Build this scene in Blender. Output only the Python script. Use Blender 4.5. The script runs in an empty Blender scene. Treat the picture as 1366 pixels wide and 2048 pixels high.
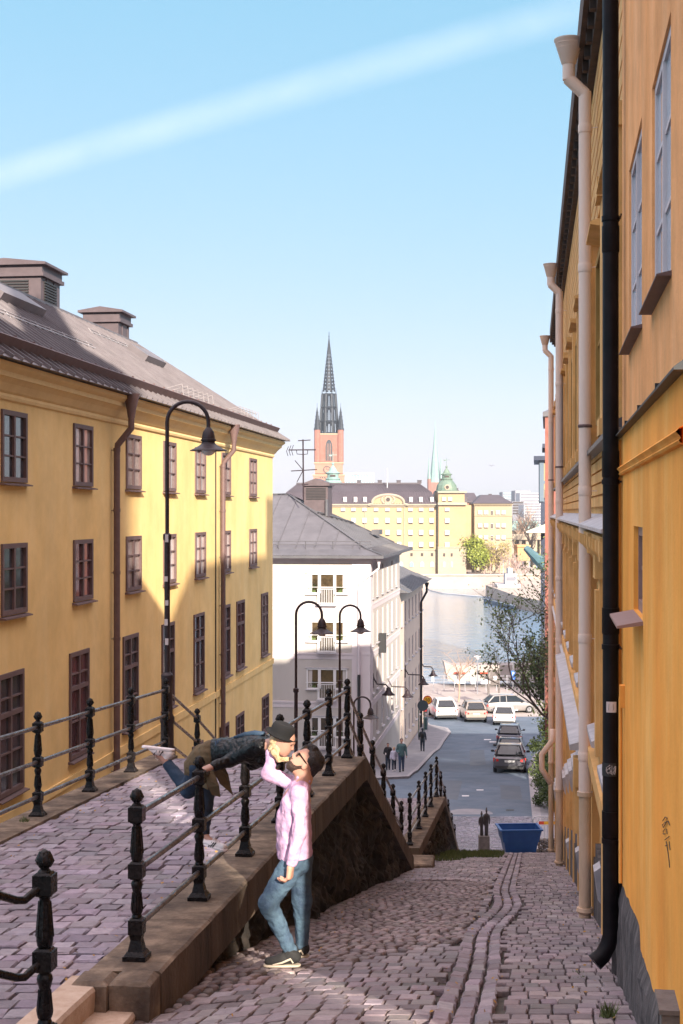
import bpy, math, random
import numpy as np
from mathutils import Vector, Matrix
random.seed(7); RNG = np.random.default_rng(7)
SC = bpy.context.scene
COL = SC.collection
F = 2900.0
def P(px, py, d): return Vector(((px-683)/F*d, d, -(py-1024)/F*d))
def lerp(a, b, t): return a+(b-a)*t
def interp(x, xs, ys): return float(np.interp(x, xs, ys))
# ---------------------------------------------------------------- terrain
ZD = [2, 43, 54, 77, 100, 119, 400]
ZZ = [-1.71, -10.115, -12.7, -13.9, -16.4, -16.8, -16.8]
def zs(d): return interp(d, ZD, ZZ)
def zstreet(d, u):
    z = zs(d)
    k = max(0, min(1, (-u-1.5)/1.0))*max(0, min(1, (11.5-d)/2.0))
    return z-0.12*k
def zt(d): return -2.66-0.049*d           # terrace
RU = -2.76                                  # rail line offset
def ux(u, d): return u+0.13*d
def ground_at(px, py):
    lo, hi = 8.0, 139.0
    k = (py-1024)/F
    best = None
    ds = np.linspace(lo, hi, 5000)
    zz = np.interp(ds, ZD, ZZ)
    m = np.where(-k*ds <= zz)[0]
    d = ds[m[0]] if len(m) else hi
    return Vector(((px-683)/F*d, d, zs(d)))
# ---------------------------------------------------------------- materials
MATS = {}
def mat(name, c1, c2=None, scale=3.0, rough=0.8, bump=0.0, bscale=40.0, metal=0.0, streak=False, detail=6, c3=None, attr=False, spec=0.5, coat=0.0, rough2=None, patch=None):
    m = bpy.data.materials.new(name); m.use_nodes = True
    nt = m.node_tree; N = nt.nodes; L = nt.links
    b = N['Principled BSDF']
    b.inputs['Base Color'].default_value = (*c1, 1)
    b.inputs['Roughness'].default_value = rough
    b.inputs['Metallic'].default_value = metal
    b.inputs['Specular IOR Level'].default_value = spec
    if coat: b.inputs['Coat Weight'].default_value = coat; b.inputs['Coat Roughness'].default_value = 0.05
    geo = N.new('ShaderNodeNewGeometry')
    vec = geo.outputs['Position']
    if streak:
        mp = N.new('ShaderNodeMapping'); mp.inputs['Scale'].default_value = (1, 1, 0.24)
        L.new(vec, mp.inputs['Vector']); vec = mp.outputs['Vector']
    col = None
    if c2:
        n = N.new('ShaderNodeTexNoise'); n.inputs['Scale'].default_value = scale; n.inputs['Detail'].default_value = detail
        n.inputs['Roughness'].default_value = 0.62
        L.new(vec, n.inputs['Vector'])
        r = N.new('ShaderNodeValToRGB'); r.color_ramp.elements[0].position = 0.32; r.color_ramp.elements[1].position = 0.68
        r.color_ramp.elements[0].color = (*c1, 1); r.color_ramp.elements[1].color = (*c2, 1)
        if c3:
            e = r.color_ramp.elements.new(0.5); e.color = (*c3, 1)
        L.new(n.outputs['Fac'], r.inputs['Fac']); col = r.outputs['Color']
        if rough2 is not None:
            mr = N.new('ShaderNodeMapRange'); mr.inputs['To Min'].default_value = rough; mr.inputs['To Max'].default_value = rough2
            mr.inputs['From Min'].default_value = 0.35; mr.inputs['From Max'].default_value = 0.65
            L.new(n.outputs['Fac'], mr.inputs['Value']); L.new(mr.outputs['Result'], b.inputs['Roughness'])
    if patch:
        ps, pl_, ph_ = patch
        n3 = N.new('ShaderNodeTexNoise'); n3.inputs['Scale'].default_value = ps; n3.inputs['Detail'].default_value = 9; n3.inputs['Roughness'].default_value = .7
        L.new(geo.outputs['Position'], n3.inputs['Vector'])
        r3 = N.new('ShaderNodeMapRange'); r3.inputs['From Min'].default_value = .38; r3.inputs['From Max'].default_value = .62; r3.inputs['To Min'].default_value = pl_; r3.inputs['To Max'].default_value = ph_
        L.new(n3.outputs['Fac'], r3.inputs['Value'])
        m3 = N.new('ShaderNodeVectorMath'); m3.operation = 'SCALE'; L.new(col, m3.inputs[0]); L.new(r3.outputs['Result'], m3.inputs['Scale']); col = m3.outputs['Vector']
    if attr:
        a = N.new('ShaderNodeAttribute'); a.attribute_name = 'Col'
        if col:
            mx = N.new('ShaderNodeMix'); mx.data_type = 'RGBA'; mx.blend_type = 'MULTIPLY'; mx.inputs['Factor'].default_value = 1
            L.new(col, mx.inputs['A']); L.new(a.outputs['Color'], mx.inputs['B']); col = mx.outputs['Result']
        else: col = a.outputs['Color']
    if col: L.new(col, b.inputs['Base Color'])
    if bump:
        n2 = N.new('ShaderNodeTexNoise'); n2.inputs['Scale'].default_value = bscale; n2.inputs['Detail'].default_value = 5
        L.new(geo.outputs['Position'], n2.inputs['Vector'])
        bp = N.new('ShaderNodeBump'); bp.inputs['Strength'].default_value = min(1, bump); bp.inputs['Distance'].default_value = 0.02
        L.new(n2.outputs['Fac'], bp.inputs['Height']); L.new(bp.outputs['Normal'], b.inputs['Normal'])
    MATS[name] = m
    return m
M_ = MATS
mat('yellow_stucco', (.80,.56,.235), (.85,.63,.30), 1.1, .9, .12, 60, streak=True, c3=(.83,.595,.265), patch=(.45, .86, 1.03), spec=.12)
mat('yellow_trim', (.76,.56,.28), (.82,.62,.32), 3, .85, spec=.12)
mat('orange_stucco', (.90,.35,.065), (.98,.52,.15), 1.3, .85, .15, 45, streak=True, c3=(.94,.41,.085), patch=(.9, .84, 1.04), spec=.12)
mat('orange_upper', (.82,.37,.14), (.95,.50,.24), 1.9, .9, .2, 45, streak=True, c3=(.90,.43,.18), patch=(1.3, .78, 1.05), spec=.12)
mat('plinth_dark', (.018,.016,.018), (.13,.115,.115), 9, .9, .5, 22, streak=True)
mat('ochre', (.66,.37,.13), (.78,.48,.21), 2.5, .8, .15, 30, streak=True, patch=(1.2, .8, 1.05), spec=.12)
mat('ochre_dark', (.30,.17,.05), (.40,.24,.08), 3, .85, .1, spec=.12)
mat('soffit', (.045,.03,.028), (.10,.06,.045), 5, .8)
mat('white_metal', (.33,.31,.33), (.52,.49,.51), 4, .55, .25, 8)
mat('pink_pipe', (.72,.55,.46), (.80,.63,.54), 3, .5, streak=True)
mat('pipe_dirty', (.40,.28,.18), (.66,.47,.33), 4, .6, streak=True)
mat('black_pipe', (.006,.005,.006), (.014,.010,.012), 6, .4, .05, spec=.12)
mat('brown_paint', (.11,.066,.064), (.14,.086,.082), 6, .6)
mat('brown_light', (.26,.15,.13), (.30,.18,.16), 6, .6)
mat('metal_roof', (.11,.095,.10), (.17,.15,.155), 1.5, .5, .1, 9, c3=(.14,.12,.127))
mat('metal_roof_dark', (.072,.070,.078), (.108,.104,.115), 1.2, .5, .1, 9)
mat('pale_roof_strip', (.22,.2,.2), (.34,.31,.31), 5, .5)
mat('chimney_metal', (.07,.05,.055), (.10,.072,.078), 3, .55)
mat('black_iron', (.004,.004,.005), (.014,.010,.009), 14, .16, .25, 60, metal=.0, rough2=.34, spec=.2)
mat('rail_metal', (.30,.29,.31), (.09,.07,.065), 9, .2, .08, 50, metal=.8, rough2=.45)
mat('lamp_metal', (.022,.014,.018), (.04,.026,.03), 8, .45, spec=.35)
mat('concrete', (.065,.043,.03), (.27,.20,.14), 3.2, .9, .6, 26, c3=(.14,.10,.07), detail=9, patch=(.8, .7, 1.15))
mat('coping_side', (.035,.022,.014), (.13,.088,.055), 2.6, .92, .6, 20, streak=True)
mat('rock', (.006,.005,.004), (.062,.045,.032), 2.4, .92, 1.0, 9, c3=(.02,.014,.011), detail=9)
mat('granite', (.40,.28,.20), (.52,.40,.31), 9, .85, .4, 60)
mat('cobble', (.62,.60,.62), (1,1,1), 14, .62, .55, 45, attr=True, rough2=.85)
mat('sand_joint', (.045,.038,.033), (.08,.068,.055), 8, .95, .3)
mat('asphalt', (.075,.11,.155), (.115,.145,.19), 1.1, .85, .25, 60, patch=(.16, .8, 1.12))
mat('road_dark', (.075,.095,.125), (.11,.13,.155), .7, .85, .2, 60)
mat('pavement', (.20,.20,.225), (.27,.26,.28), 1.6, .85, .2, 40)
mat('quay_concrete', (.30,.26,.24), (.38,.33,.31), .5, .85, .1)
mat('kerb', (.27,.25,.27), (.36,.34,.36), 4, .8)
mat('white_paint', (.62,.6,.62), (.74,.72,.74), 4, .7)
mat('grass', (.05,.085,.02), (.13,.15,.045), 6, .8)
mat('white_stucco', (.44,.40,.37), (.50,.46,.43), 1.0, .9, .08, streak=True, spec=.12)
mat('lilac_stucco', (.56,.50,.52), (.62,.56,.57), 1.2, .9, .08, streak=True, spec=.12)
mat('peach_stucco', (.62,.49,.40), (.68,.55,.46), 1.2, .9, .08, streak=True, spec=.12)
mat('white_wood', (.72,.70,.70), None, rough=.5)
mat('pale_brick', (.56,.36,.30), (.66,.44,.36), 30, .85)
mat('church_brick', (.24,.10,.075), (.28,.125,.095), .9, .9)
mat('church_brick2', (.29,.15,.105), (.33,.18,.13), .9, .9)
mat('church_iron', (.008,.012,.02), (.016,.022,.034), 2, .6)
mat('copper', (.09,.145,.115), (.15,.205,.155), .6, .6)
mat('copper_pale', (.16,.26,.24), (.21,.31,.29), .6, .6)
mat('far_yellow', (.32,.235,.13), (.35,.265,.155), .25, .9)
mat('far_stone', (.31,.25,.185), (.35,.29,.215), .4, .9)
mat('far_cream', (.31,.25,.165), (.34,.28,.19), .3, .9)
mat('far_roof', (.045,.034,.042), (.065,.05,.06), .3, .6)
mat('far_dark', (.06,.045,.04), None, rough=.9)
mat('blind', (.5,.46,.44), None, rough=.8)
mat('far_glass', (.16,.26,.32), (.28,.38,.42), .15, .3)
mat('far_grey', (.15,.15,.18), (.21,.21,.24), .1, .8)
mat('far_white', (.38,.38,.40), (.44,.44,.46), .1, .8)
mat('quay_stone', (.34,.28,.24), (.42,.36,.31), .4, .9)
mat('red_brick', (.22,.08,.06), (.28,.11,.085), 3, .9)
mat('blue_dark', (.012,.02,.045), (.02,.03,.06), 2, .5)
mat('blue_frame', (.10,.14,.18), None, rough=.6)
mat('bark', (.05,.035,.03), (.10,.07,.055), 20, .9, .4)
mat('bark_pale', (.28,.19,.14), (.38,.27,.2), 20, .9, .3)
mat('leaf_dark', (.03,.055,.012), (.13,.17,.04), 4, .55)
mat('leaf_green', (.03,.06,.012), (.09,.13,.03), 4, .55)
mat('leaf_lime', (.16,.20,.02), (.26,.28,.04), 1, .6)
mat('leaf_yellow', (.26,.22,.06), (.34,.28,.1), 1, .6)
mat('twig', (.30,.20,.17), (.38,.27,.24), 3, .9)
mat('blue_plastic', (.008,.055,.21), (.015,.08,.27), 3, .4)
mat('galv', (.45,.46,.5), None, rough=.35, metal=.7)
mat('reflect_red', (.6,.06,.02), None, rough=.4)
mat('reflect_yellow', (.75,.42,.03), None, rough=.4)
mat('bronze', (.018,.015,.018), (.04,.03,.03), 15, .45, .2)
mat('stone_ped', (.10,.085,.085), (.17,.15,.14), 9, .9, .3)
mat('rubber', (.012,.012,.013), None, rough=.85)
mat('rim', (.4,.4,.42), None, rough=.3, metal=.8)
mat('car_white', (.72,.70,.69), None, rough=.3, coat=.7)
mat('car_beige', (.36,.30,.26), None, rough=.3, metal=.4, coat=.7)
mat('car_silver', (.30,.28,.27), None, rough=.3, metal=.4, coat=.7)
mat('car_grey', (.085,.085,.10), None, rough=.3, metal=.3, coat=.8)
mat('car_navy', (.022,.028,.05), None, rough=.3, coat=.8)
mat('car_blue', (.05,.10,.15), None, rough=.3, coat=.8)
mat('car_red', (.30,.02,.02), None, rough=.3, coat=.8)
mat('car_glass', (.012,.016,.02), None, rough=.05, spec=.8)
mat('tail_red', (.45,.02,.02), None, rough=.25)
mat('black_trim', (.02,.02,.022), None, rough=.6)
mat('plate_white', (.7,.7,.7), None, rough=.5)
mat('ink', (.01,.01,.01), None, rough=.7)
mat('sign_yellow', (.85,.42,.01), None, rough=.5)
mat('sign_red', (.6,.03,.01), None, rough=.5)
mat('sign_blue', (.01,.12,.5), None, rough=.5)
mat('sign_back', (.05,.07,.08), None, rough=.5)
mat('sticker', (.55,.48,.48), (.65,.58,.57), 20, .6)
mat('skin', (.46,.24,.17), (.52,.28,.20), 8, .5)
mat('skin_fair', (.38,.20,.145), (.44,.24,.18), 8, .5)
mat('shirt_pink', (.47,.29,.43), (.54,.345,.50), 9, .85, 1.0, 16)
mat('jeans', (.03,.055,.10), (.075,.13,.18), 7, .85, 1.0, 20)
mat('jeans_dark', (.008,.014,.028), (.02,.035,.06), 7, .85, .4, 28)
mat('jeans_blue', (.008,.022,.05), (.015,.04,.08), 7, .8, .4, 28)
mat('leather', (.002,.002,.0025), (.005,.005,.006), 10, .3, 1.0, 22, spec=.3)
mat('denim_trim', (.02,.045,.085), (.03,.065,.11), 8, .7, .3, 28)
mat('olive_cloth', (.085,.055,.025), (.13,.09,.045), 10, .9, .5, 28)
mat('felt', (.004,.004,.005), None, rough=.95)
mat('blond', (.36,.23,.11), (.62,.45,.27), 26, .5, .8, 45)
mat('hair_dark', (.010,.007,.006), (.03,.018,.014), 40, .5, .8, 60)
mat('beard', (.035,.018,.012), (.06,.03,.02), 60, .8, .9, 90)
mat('shoe_black', (.012,.011,.012), (.02,.02,.02), 30, .85, .3)
mat('shoe_white', (.72,.66,.66), None, rough=.6)
mat('sole_beige', (.45,.38,.30), None, rough=.7)
mat('glasses', (.006,.006,.006), None, rough=.15)
mat('coat_teal', (.04,.09,.10), (.06,.12,.13), 8, .8)
mat('coat_navy', (.02,.03,.045), None, rough=.8)
mat('coat_black', (.010,.010,.013), None, rough=.85)
mat('coat_pale', (.42,.40,.52), (.55,.52,.62), 20, .8)
mat('trouser_blue', (.025,.045,.09), None, rough=.85)
mat('awning_cloth', (.62,.58,.44), None, rough=.8)  # pale cream awning cloth
mat('tarp', (.05,.11,.13), (.09,.17,.19), 1, .5)
mat('flag_white', (.8,.78,.78), None, rough=.8)
mat('wood_orange', (.45,.24,.10), (.55,.32,.15), 3, .8)
def glassmat(name, a, b, sc=1.3):
    m = mat(name, a, b, sc, .06, 0.03, 3.0, spec=.9)
    return m
glassmat('glass_dark', (.02,.022,.03), (.07,.07,.085))
glassmat('glass_red', (.03,.022,.03), (.16,.06,.07), .8)
glassmat('glass_curtain', (.22,.18,.17), (.42,.36,.34), 2.2)
glassmat('glass_pale', (.42,.36,.34), (.66,.58,.54), 2.0)
glassmat('glass_sky', (.35,.42,.52), (.62,.70,.80), 1.2)  # pale sky reflection painted into the pane colour
glassmat('glass_room', (.015,.012,.010), (.11,.075,.04), 1.5)
# water
m = mat('water', (.09,.16,.26), (.11,.19,.29), .02, .09, spec=.5)
nt = m.node_tree; nz = nt.nodes.new('ShaderNodeTexNoise'); nz.inputs['Scale'].default_value = .55; nz.inputs['Detail'].default_value = 5
gp = nt.nodes.new('ShaderNodeNewGeometry'); mp = nt.nodes.new('ShaderNodeMapping'); mp.inputs['Scale'].default_value = (1, 1.6, 1)
nt.links.new(gp.outputs['Position'], mp.inputs['Vector']); nt.links.new(mp.outputs['Vector'], nz.inputs['Vector'])
bp = nt.nodes.new('ShaderNodeBump'); bp.inputs['Strength'].default_value = .4; bp.inputs['Distance'].default_value = .4
nt.links.new(nz.outputs['Fac'], bp.inputs['Height']); nt.links.new(bp.outputs['Normal'], nt.nodes['Principled BSDF'].inputs['Normal'])
# ---------------------------------------------------------------- objects
WM = {}
def tag(o, label=None, cat=None, group=None, kind=None):
    if label: o['label'] = label
    if cat: o['category'] = cat
    if group: o['group'] = group
    if kind: o['kind'] = kind
    return o
def empty(name, loc, rz=0.0, label=None, cat=None, group=None):
    o = bpy.data.objects.new(name, None); COL.objects.link(o); o.empty_display_size = .2
    o.location = loc; o.rotation_euler = (0, 0, rz)
    WM[o] = Matrix.Translation(Vector(loc)) @ Matrix.Rotation(rz, 4, 'Z')
    return tag(o, label, cat, group)
def children(o): return [c for c in list(COL.objects) if c.parent == o]
KIDS = {}
def copy_tree(o, parent=None, loc=None, rz=None):
    c = o.copy(); COL.objects.link(c); c.parent = parent
    if loc is not None: c.location = loc
    if rz is not None: c.rotation_euler = (0, 0, rz)
    for ch in KIDS.get(o, []): k = copy_tree(ch, c)
    if parent is not None: KIDS.setdefault(parent, []).append(c)
    if loc is not None and parent is None: WM[c] = Matrix.Translation(Vector(loc)) @ Matrix.Rotation(c.rotation_euler.z, 4, 'Z')
    return c
class MB:
    def __init__(s, M=None): s.v = []; s.f = []; s.mi = []; s.M = M; s.cm = 0; s.col = None
    def add(s, vs, fs):
        b = len(s.v)
        for p in vs:
            p = Vector(p)
            s.v.append(s.M @ p if s.M is not None else p)
        for f in fs: s.f.append([b+i for i in f]); s.mi.append(s.cm)
    def box(s, c, size, M=None):
        hx, hy, hz = size[0]/2, size[1]/2, size[2]/2
        vs = [Vector((sx*hx, sy*hy, sz*hz)) for sz in (-1, 1) for sy in (-1, 1) for sx in (-1, 1)]
        if M is not None: vs = [M @ v for v in vs]
        c = Vector(c)
        s.add([v+c for v in vs], [(0,2,3,1),(4,5,7,6),(0,1,5,4),(2,6,7,3),(0,4,6,2),(1,3,7,5)])
    def bb(s, x0, x1, y0, y1, z0, z1): s.box(((x0+x1)/2, (y0+y1)/2, (z0+z1)/2), (abs(x1-x0), abs(y1-y0), abs(z1-z0)))
    def taper(s, x0, x1, y0, y1, z0, z1, k=.8, kx=None):
        cx, cy = (x0+x1)/2, (y0+y1)/2; kx = kx if kx is not None else k
        vs = []
        for z, q, qx in ((z0, 1, 1), (z1, k, kx)):
            vs += [(cx+(x0-cx)*qx, cy+(y0-cy)*q, z), (cx+(x1-cx)*qx, cy+(y0-cy)*q, z), (cx+(x0-cx)*qx, cy+(y1-cy)*q, z), (cx+(x1-cx)*qx, cy+(y1-cy)*q, z)]
        s.add(vs, [(0,2,3,1),(4,5,7,6),(0,1,5,4),(2,6,7,3),(0,4,6,2),(1,3,7,5)])
    def quad(s, a, b, c, d): s.add([a, b, c, d], [(0, 1, 2, 3)])
    def poly(s, pts): s.add(pts, [tuple(range(len(pts)))])
    def prism(s, pts, ext):            # polygon extruded along vector ext
        n = len(pts); ext = Vector(ext)
        vs = [Vector(p) for p in pts]+[Vector(p)+ext for p in pts]
        s.add(vs, [tuple(range(n))[::-1], tuple(range(n, 2*n))]+[(i, (i+1) % n, (i+1) % n+n, i+n) for i in range(n)])
    def lathe(s, prof, c=(0,0,0), n=12, phase=0, sx=1, sy=1):
        c = Vector(c); vs = []; fs = []
        for r, z in prof:
            for k in range(n):
                a = 2*math.pi*(k+phase)/n
                vs.append(c+Vector((r*math.cos(a)*sx, r*math.sin(a)*sy, z)))
        for i in range(len(prof)-1):
            for k in range(n):
                k2 = (k+1) % n
                fs.append((i*n+k, i*n+k2, (i+1)*n+k2, (i+1)*n+k))
        fs.append(tuple(range(n))[::-1]); fs.append(tuple((len(prof)-1)*n+k for k in range(n)))
        s.add(vs, fs)
    def tube(s, pts, r, n=8, caps=True):
        pts = [Vector(p) for p in pts]; m = len(pts)
        rs = r if isinstance(r, (list, tuple)) else [r]*m
        vs = []; fs = []; up = None
        for i, p in enumerate(pts):
            t = (pts[min(i+1, m-1)]-pts[max(i-1, 0)]).normalized()
            if up is None:
                up = Vector((0, 0, 1)) if abs(t.z) < .9 else Vector((1, 0, 0))
            a = t.cross(up); 
            if a.length < 1e-4: a = t.cross(Vector((0.3, 1, 0.1)))
            a.normalize(); b = a.cross(t).normalized(); up = b
            for k in range(n):
                an = 2*math.pi*k/n
                vs.append(p+(a*math.cos(an)+b*math.sin(an))*rs[i])
        for i in range(m-1):
            for k in range(n):
                k2 = (k+1) % n
                fs.append((i*n+k, (i+1)*n+k, (i+1)*n+k2, i*n+k2))
        if caps: fs.append(tuple(range(n))); fs.append(tuple((m-1)*n+k for k in range(n))[::-1])
        s.add(vs, fs)
    def ell(s, c, r, n=10, m=6, M=None):
        c = Vector(c); r = r if isinstance(r, (tuple, list)) else (r, r, r)
        vs = []; fs = []
        for i in range(1, m):
            ph = math.pi*i/m
            for k in range(n):
                a = 2*math.pi*k/n
                v = Vector((r[0]*math.sin(ph)*math.cos(a), r[1]*math.sin(ph)*math.sin(a), r[2]*math.cos(ph)))
                vs.append(c+(M @ v if M is not None else v))
        t = Vector((0, 0, r[2])); b_ = -t
        if M is not None: t = M @ t; b_ = M @ b_
        vs += [c+t, c+b_]
        for i in range(m-2):
            for k in range(n):
                k2 = (k+1) % n
                fs.append((i*n+k, (i+1)*n+k, (i+1)*n+k2, i*n+k2))
        T = (m-1)*n
        for k in range(n):
            k2 = (k+1) % n
            fs.append((T, k, k2)); fs.append((T+1, (m-2)*n+k2, (m-2)*n+k))
        s.add(vs, fs)
    def build(s, name, mats, parent=None, smooth=False, origin=None, local=False, autosm=None):
        me = bpy.data.meshes.new(name)
        W = None
        if parent is not None and not local: W = WM.get(parent, Matrix.Identity(4)).inverted()
        if origin is not None: W = Matrix.Translation(-Vector(origin))
        vs = [tuple(W @ v) if W is not None else tuple(v) for v in s.v]
        me.from_pydata(vs, [], s.f)
        if isinstance(mats, str): mats = [mats]
        for q in mats: me.materials.append(M_[q])
        if len(mats) > 1: me.polygons.foreach_set('material_index', s.mi)
        if smooth:
            me.polygons.foreach_set('use_smooth', [True]*len(me.polygons))
            if autosm:
                try: me.set_sharp_from_angle(angle=math.radians(autosm))
                except Exception: pass
        me.update()
        o = bpy.data.objects.new(name, me); COL.objects.link(o)
        if parent is not None:
            o.parent = parent; KIDS.setdefault(parent, []).append(o); WM[o] = WM.get(parent, Matrix.Identity(4))
        elif origin is not None: o.location = origin; WM[o] = Matrix.Translation(Vector(origin))
        else: WM[o] = Matrix.Identity(4)
        return o
def rawmesh(name, verts, faces, matname, parent=None, cols=None, smooth=False, origin=None):
    me = bpy.data.meshes.new(name)
    verts = np.asarray(verts, dtype=float)
    if parent is not None:
        W = np.array(WM.get(parent, Matrix.Identity(4)).inverted())
        verts = verts @ W[:3, :3].T + W[:3, 3]
    if origin is not None: verts = verts-np.array(origin)
    me.from_pydata(verts.tolist(), [], faces.tolist() if isinstance(faces, np.ndarray) else faces)
    me.materials.append(M_[matname])
    if smooth: me.polygons.foreach_set('use_smooth', [True]*len(me.polygons))
    if cols is not None:
        a = me.color_attributes.new('Col', 'FLOAT_COLOR', 'POINT')
        a.data.foreach_set('color', np.concatenate([cols, np.ones((len(cols), 1))], 1).astype(np.float32).ravel())
    me.update()
    o = bpy.data.objects.new(name, me); COL.objects.link(o)
    if parent is not None: o.parent = parent; KIDS.setdefault(parent, []).append(o); WM[o] = WM[parent]
    if origin is not None: o.location = origin
    return o
def wallgrid(mb, o, a, n, s0, s1, z0, z1, holes, depth=.12):
    o = Vector(o); a = Vector(a); n = Vector(n); Z = Vector((0, 0, 1))
    ss = sorted({s0, s1}|{min(max(h[i], s0), s1) for h in holes for i in (0, 1)}); zz = sorted({z0, z1}|{min(max(h[i], z0), z1) for h in holes for i in (2, 3)})
    pt = lambda s, z, k=0: o+a*s+Z*z-n*k
    flip = a.cross(Z).dot(n) < 0
    def q(*p): mb.poly(p[::-1] if flip else p)
    for i in range(len(ss)-1):
        for j in range(len(zz)-1):
            cs, cz = (ss[i]+ss[i+1])/2, (zz[j]+zz[j+1])/2
            if any(h[0] < cs < h[1] and h[2] < cz < h[3] for h in holes): continue
            q(pt(ss[i], zz[j]), pt(ss[i+1], zz[j]), pt(ss[i+1], zz[j+1]), pt(ss[i], zz[j+1]))
    for h in holes:
        a0, a1, b0, b1 = h[:4]
        q(pt(a0, b0), pt(a0, b0, depth), pt(a1, b0, depth), pt(a1, b0)); q(pt(a0, b1), pt(a1, b1), pt(a1, b1, depth), pt(a0, b1, depth))
        q(pt(a0, b0), pt(a0, b1), pt(a0, b1, depth), pt(a0, b0, depth)); q(pt(a1, b0), pt(a1, b0, depth), pt(a1, b1, depth), pt(a1, b1))
        q(pt(a0, b0, depth), pt(a0, b1, depth), pt(a1, b1, depth), pt(a1, b0, depth))
def window(parent, loc, rz, w, h, fm, gm, vert=1, hor=(.333, .667), fr=.09, proud=.03, sill=None, mun=.035, transom=None, glass_depth=-.02, sillout=.14):
    """window object facing local +Y, origin bottom centre"""
    mb = MB(); y0, y1 = -.06, proud
    mb.bb(-w/2, -w/2+fr, y0, y1, 0, h); mb.bb(w/2-fr, w/2, y0, y1, 0, h)
    mb.bb(-w/2+fr, w/2-fr, y0, y1, 0, fr); mb.bb(-w/2+fr, w/2-fr, y0, y1, h-fr, h)
    for i in range(vert):
        x = lerp(-w/2, w/2, (i+1)/(vert+1)); mb.bb(x-mun*1.3, x+mun*1.3, y0, y1-.01, fr, h-fr)
    for t in hor:
        z = lerp(fr, h-fr, t); mb.bb(-w/2+fr, w/2-fr, y0, y1-.018, z-mun/2, z+mun/2)
    if transom: z = h*transom; mb.bb(-w/2+fr, w/2-fr, y0, y1-.006, z-mun*1.4, z+mun*1.4)
    o = mb.build('window', fm, parent, local=True)
    g = MB(); g.bb(-w/2+fr*.5, w/2-fr*.5, glass_depth-.02, glass_depth, fr*.5, h-fr*.5); g.build('pane', gm, o, local=True)
    if sill:
        s = MB(); s.prism([(-w/2-.06, y0, -.005), (-w/2-.06, sillout, -.05), (-w/2-.06, sillout, -.075), (-w/2-.06, y0, -.075)], (w+.12, 0, 0)); s.build('sill', sill, o, local=True)
    o.location = loc; o.rotation_euler = (0, 0, rz)
    return o
def wcopy(o, loc, rz=None): return copy_tree(o, o.parent, loc, rz if rz is not None else o.rotation_euler.z)
# ---------------------------------------------------------------- stones
def stones(cu, cd, hu, hd, zf, hgt=.03, jit=.006, dirx=.13, rot=None, colf=None, bevel=.22):
    """cu,cd,hu,hd numpy arrays -> verts, faces, colors. coordinates (u,d)"""
    n = len(cu)
    sx = np.array([-1, 1, 1, -1]); sy = np.array([-1, -1, 1, 1])
    rot = RNG.normal(0, .03, n) if rot is None else rot
    def ring(k, dz, jitter):
        du = sx[None]*hu[:, None]*k+RNG.normal(0, jitter, (n, 4)); dd = sy[None]*hd[:, None]*k+RNG.normal(0, jitter, (n, 4))
        c, s = np.cos(rot)[:, None], np.sin(rot)[:, None]
        u = cu[:, None]+du*c-dd*s; d = cd[:, None]+du*s+dd*c
        z = np.array([[zf(dd_, uu_) for uu_, dd_ in zip(a, b)] for a, b in zip(u, d)])
        return np.stack([u+dirx*d, d, z+dz], -1)
    tilt = RNG.normal(0, .004, n)
    r0 = ring(1.0, -.03, jit); r1 = ring(.97, .45*hgt, jit*.6); r2 = ring(1-bevel, hgt, jit*.8)
    lift = tilt[:, None]
    r1[..., 2] += lift; r2[..., 2] += lift
    V = np.concatenate([r0, r1, r2], 1).reshape(-1, 3)
    q = []
    for a, b in ((0, 4), (4, 8)):
        for k in range(4):
            k2 = (k+1) % 4; q.append([a+k, a+k2, b+k2, b+k])
    q.append([8, 9, 10, 11])
    Fc = (np.array(q)[None]+12*np.arange(n)[:, None, None]).reshape(-1, 4)
    base = colf(cu, cd, n)
    C = np.repeat(base, 12, 0)
    return V, Fc, C
# ================================================================ setting
def join(lst):
    V = []; Fc = []; C = []; b = 0
    for v, f, c in lst:
        V.append(v); Fc.append(f+b); C.append(c); b += len(v)
    return np.concatenate(V), np.concatenate(Fc), np.concatenate(C)
def brickrows(u0, u1, d0, d1, su, sd, jit=.12, keep=None):
    cu = []; cd = []; hu = []; hd = []
    d = d0; r = 0
    while d < d1:
        w = (sd(d) if callable(sd) else sd)*(1+random.uniform(-.1, .1)); u = u0-(su*.5 if r % 2 else 0)+random.uniform(-.1, .1)*su
        while u < u1:
            l = su*random.uniform(1-jit*2, 1+jit*2)
            a, b = max(u, u0), min(u+l, u1)
            if b-a > su*.25:
                c = (a+b)/2
                if keep is None or keep(c, d+w/2): cu.append(c); cd.append(d+w/2+random.gauss(0, .004)); hu.append((b-a)/2-.0045); hd.append(w/2-.006)
            u += l
        d += w; r += 1
    return map(np.array, (cu, cd, hu, hd))
def cobcol(a, b):
    a = np.array(a); b = np.array(b)
    def f(cu, cd, n):
        t = RNG.beta(1.6, 1.6, n)[:, None]; c = (a*(1-t)+b*t)*np.array([.97,.91,.93])
        patch = .5+.5*np.sin(cu*2.1+np.sin(cd*.9)*1.7)*np.sin(cd*.8+cu)
        return c*(.82+.3*patch[:, None])*(1+RNG.normal(0, .13, (n, 1)))*(1+RNG.normal(0, .025, (n, 3)))
    return f
gsh = lambda d: .12*math.exp(-((d-19.5)/2.6)**2)-.07*math.exp(-((d-15)/2.2)**2)
rub = lambda u, d: (d > 9.9+(u+2.46)*2.45-.0) and d < 26+.8*math.sin(u*3) and u < -.66
wallR = lambda d: (.54+.014*d if d < 11.3 else .80+.002*d)
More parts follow.
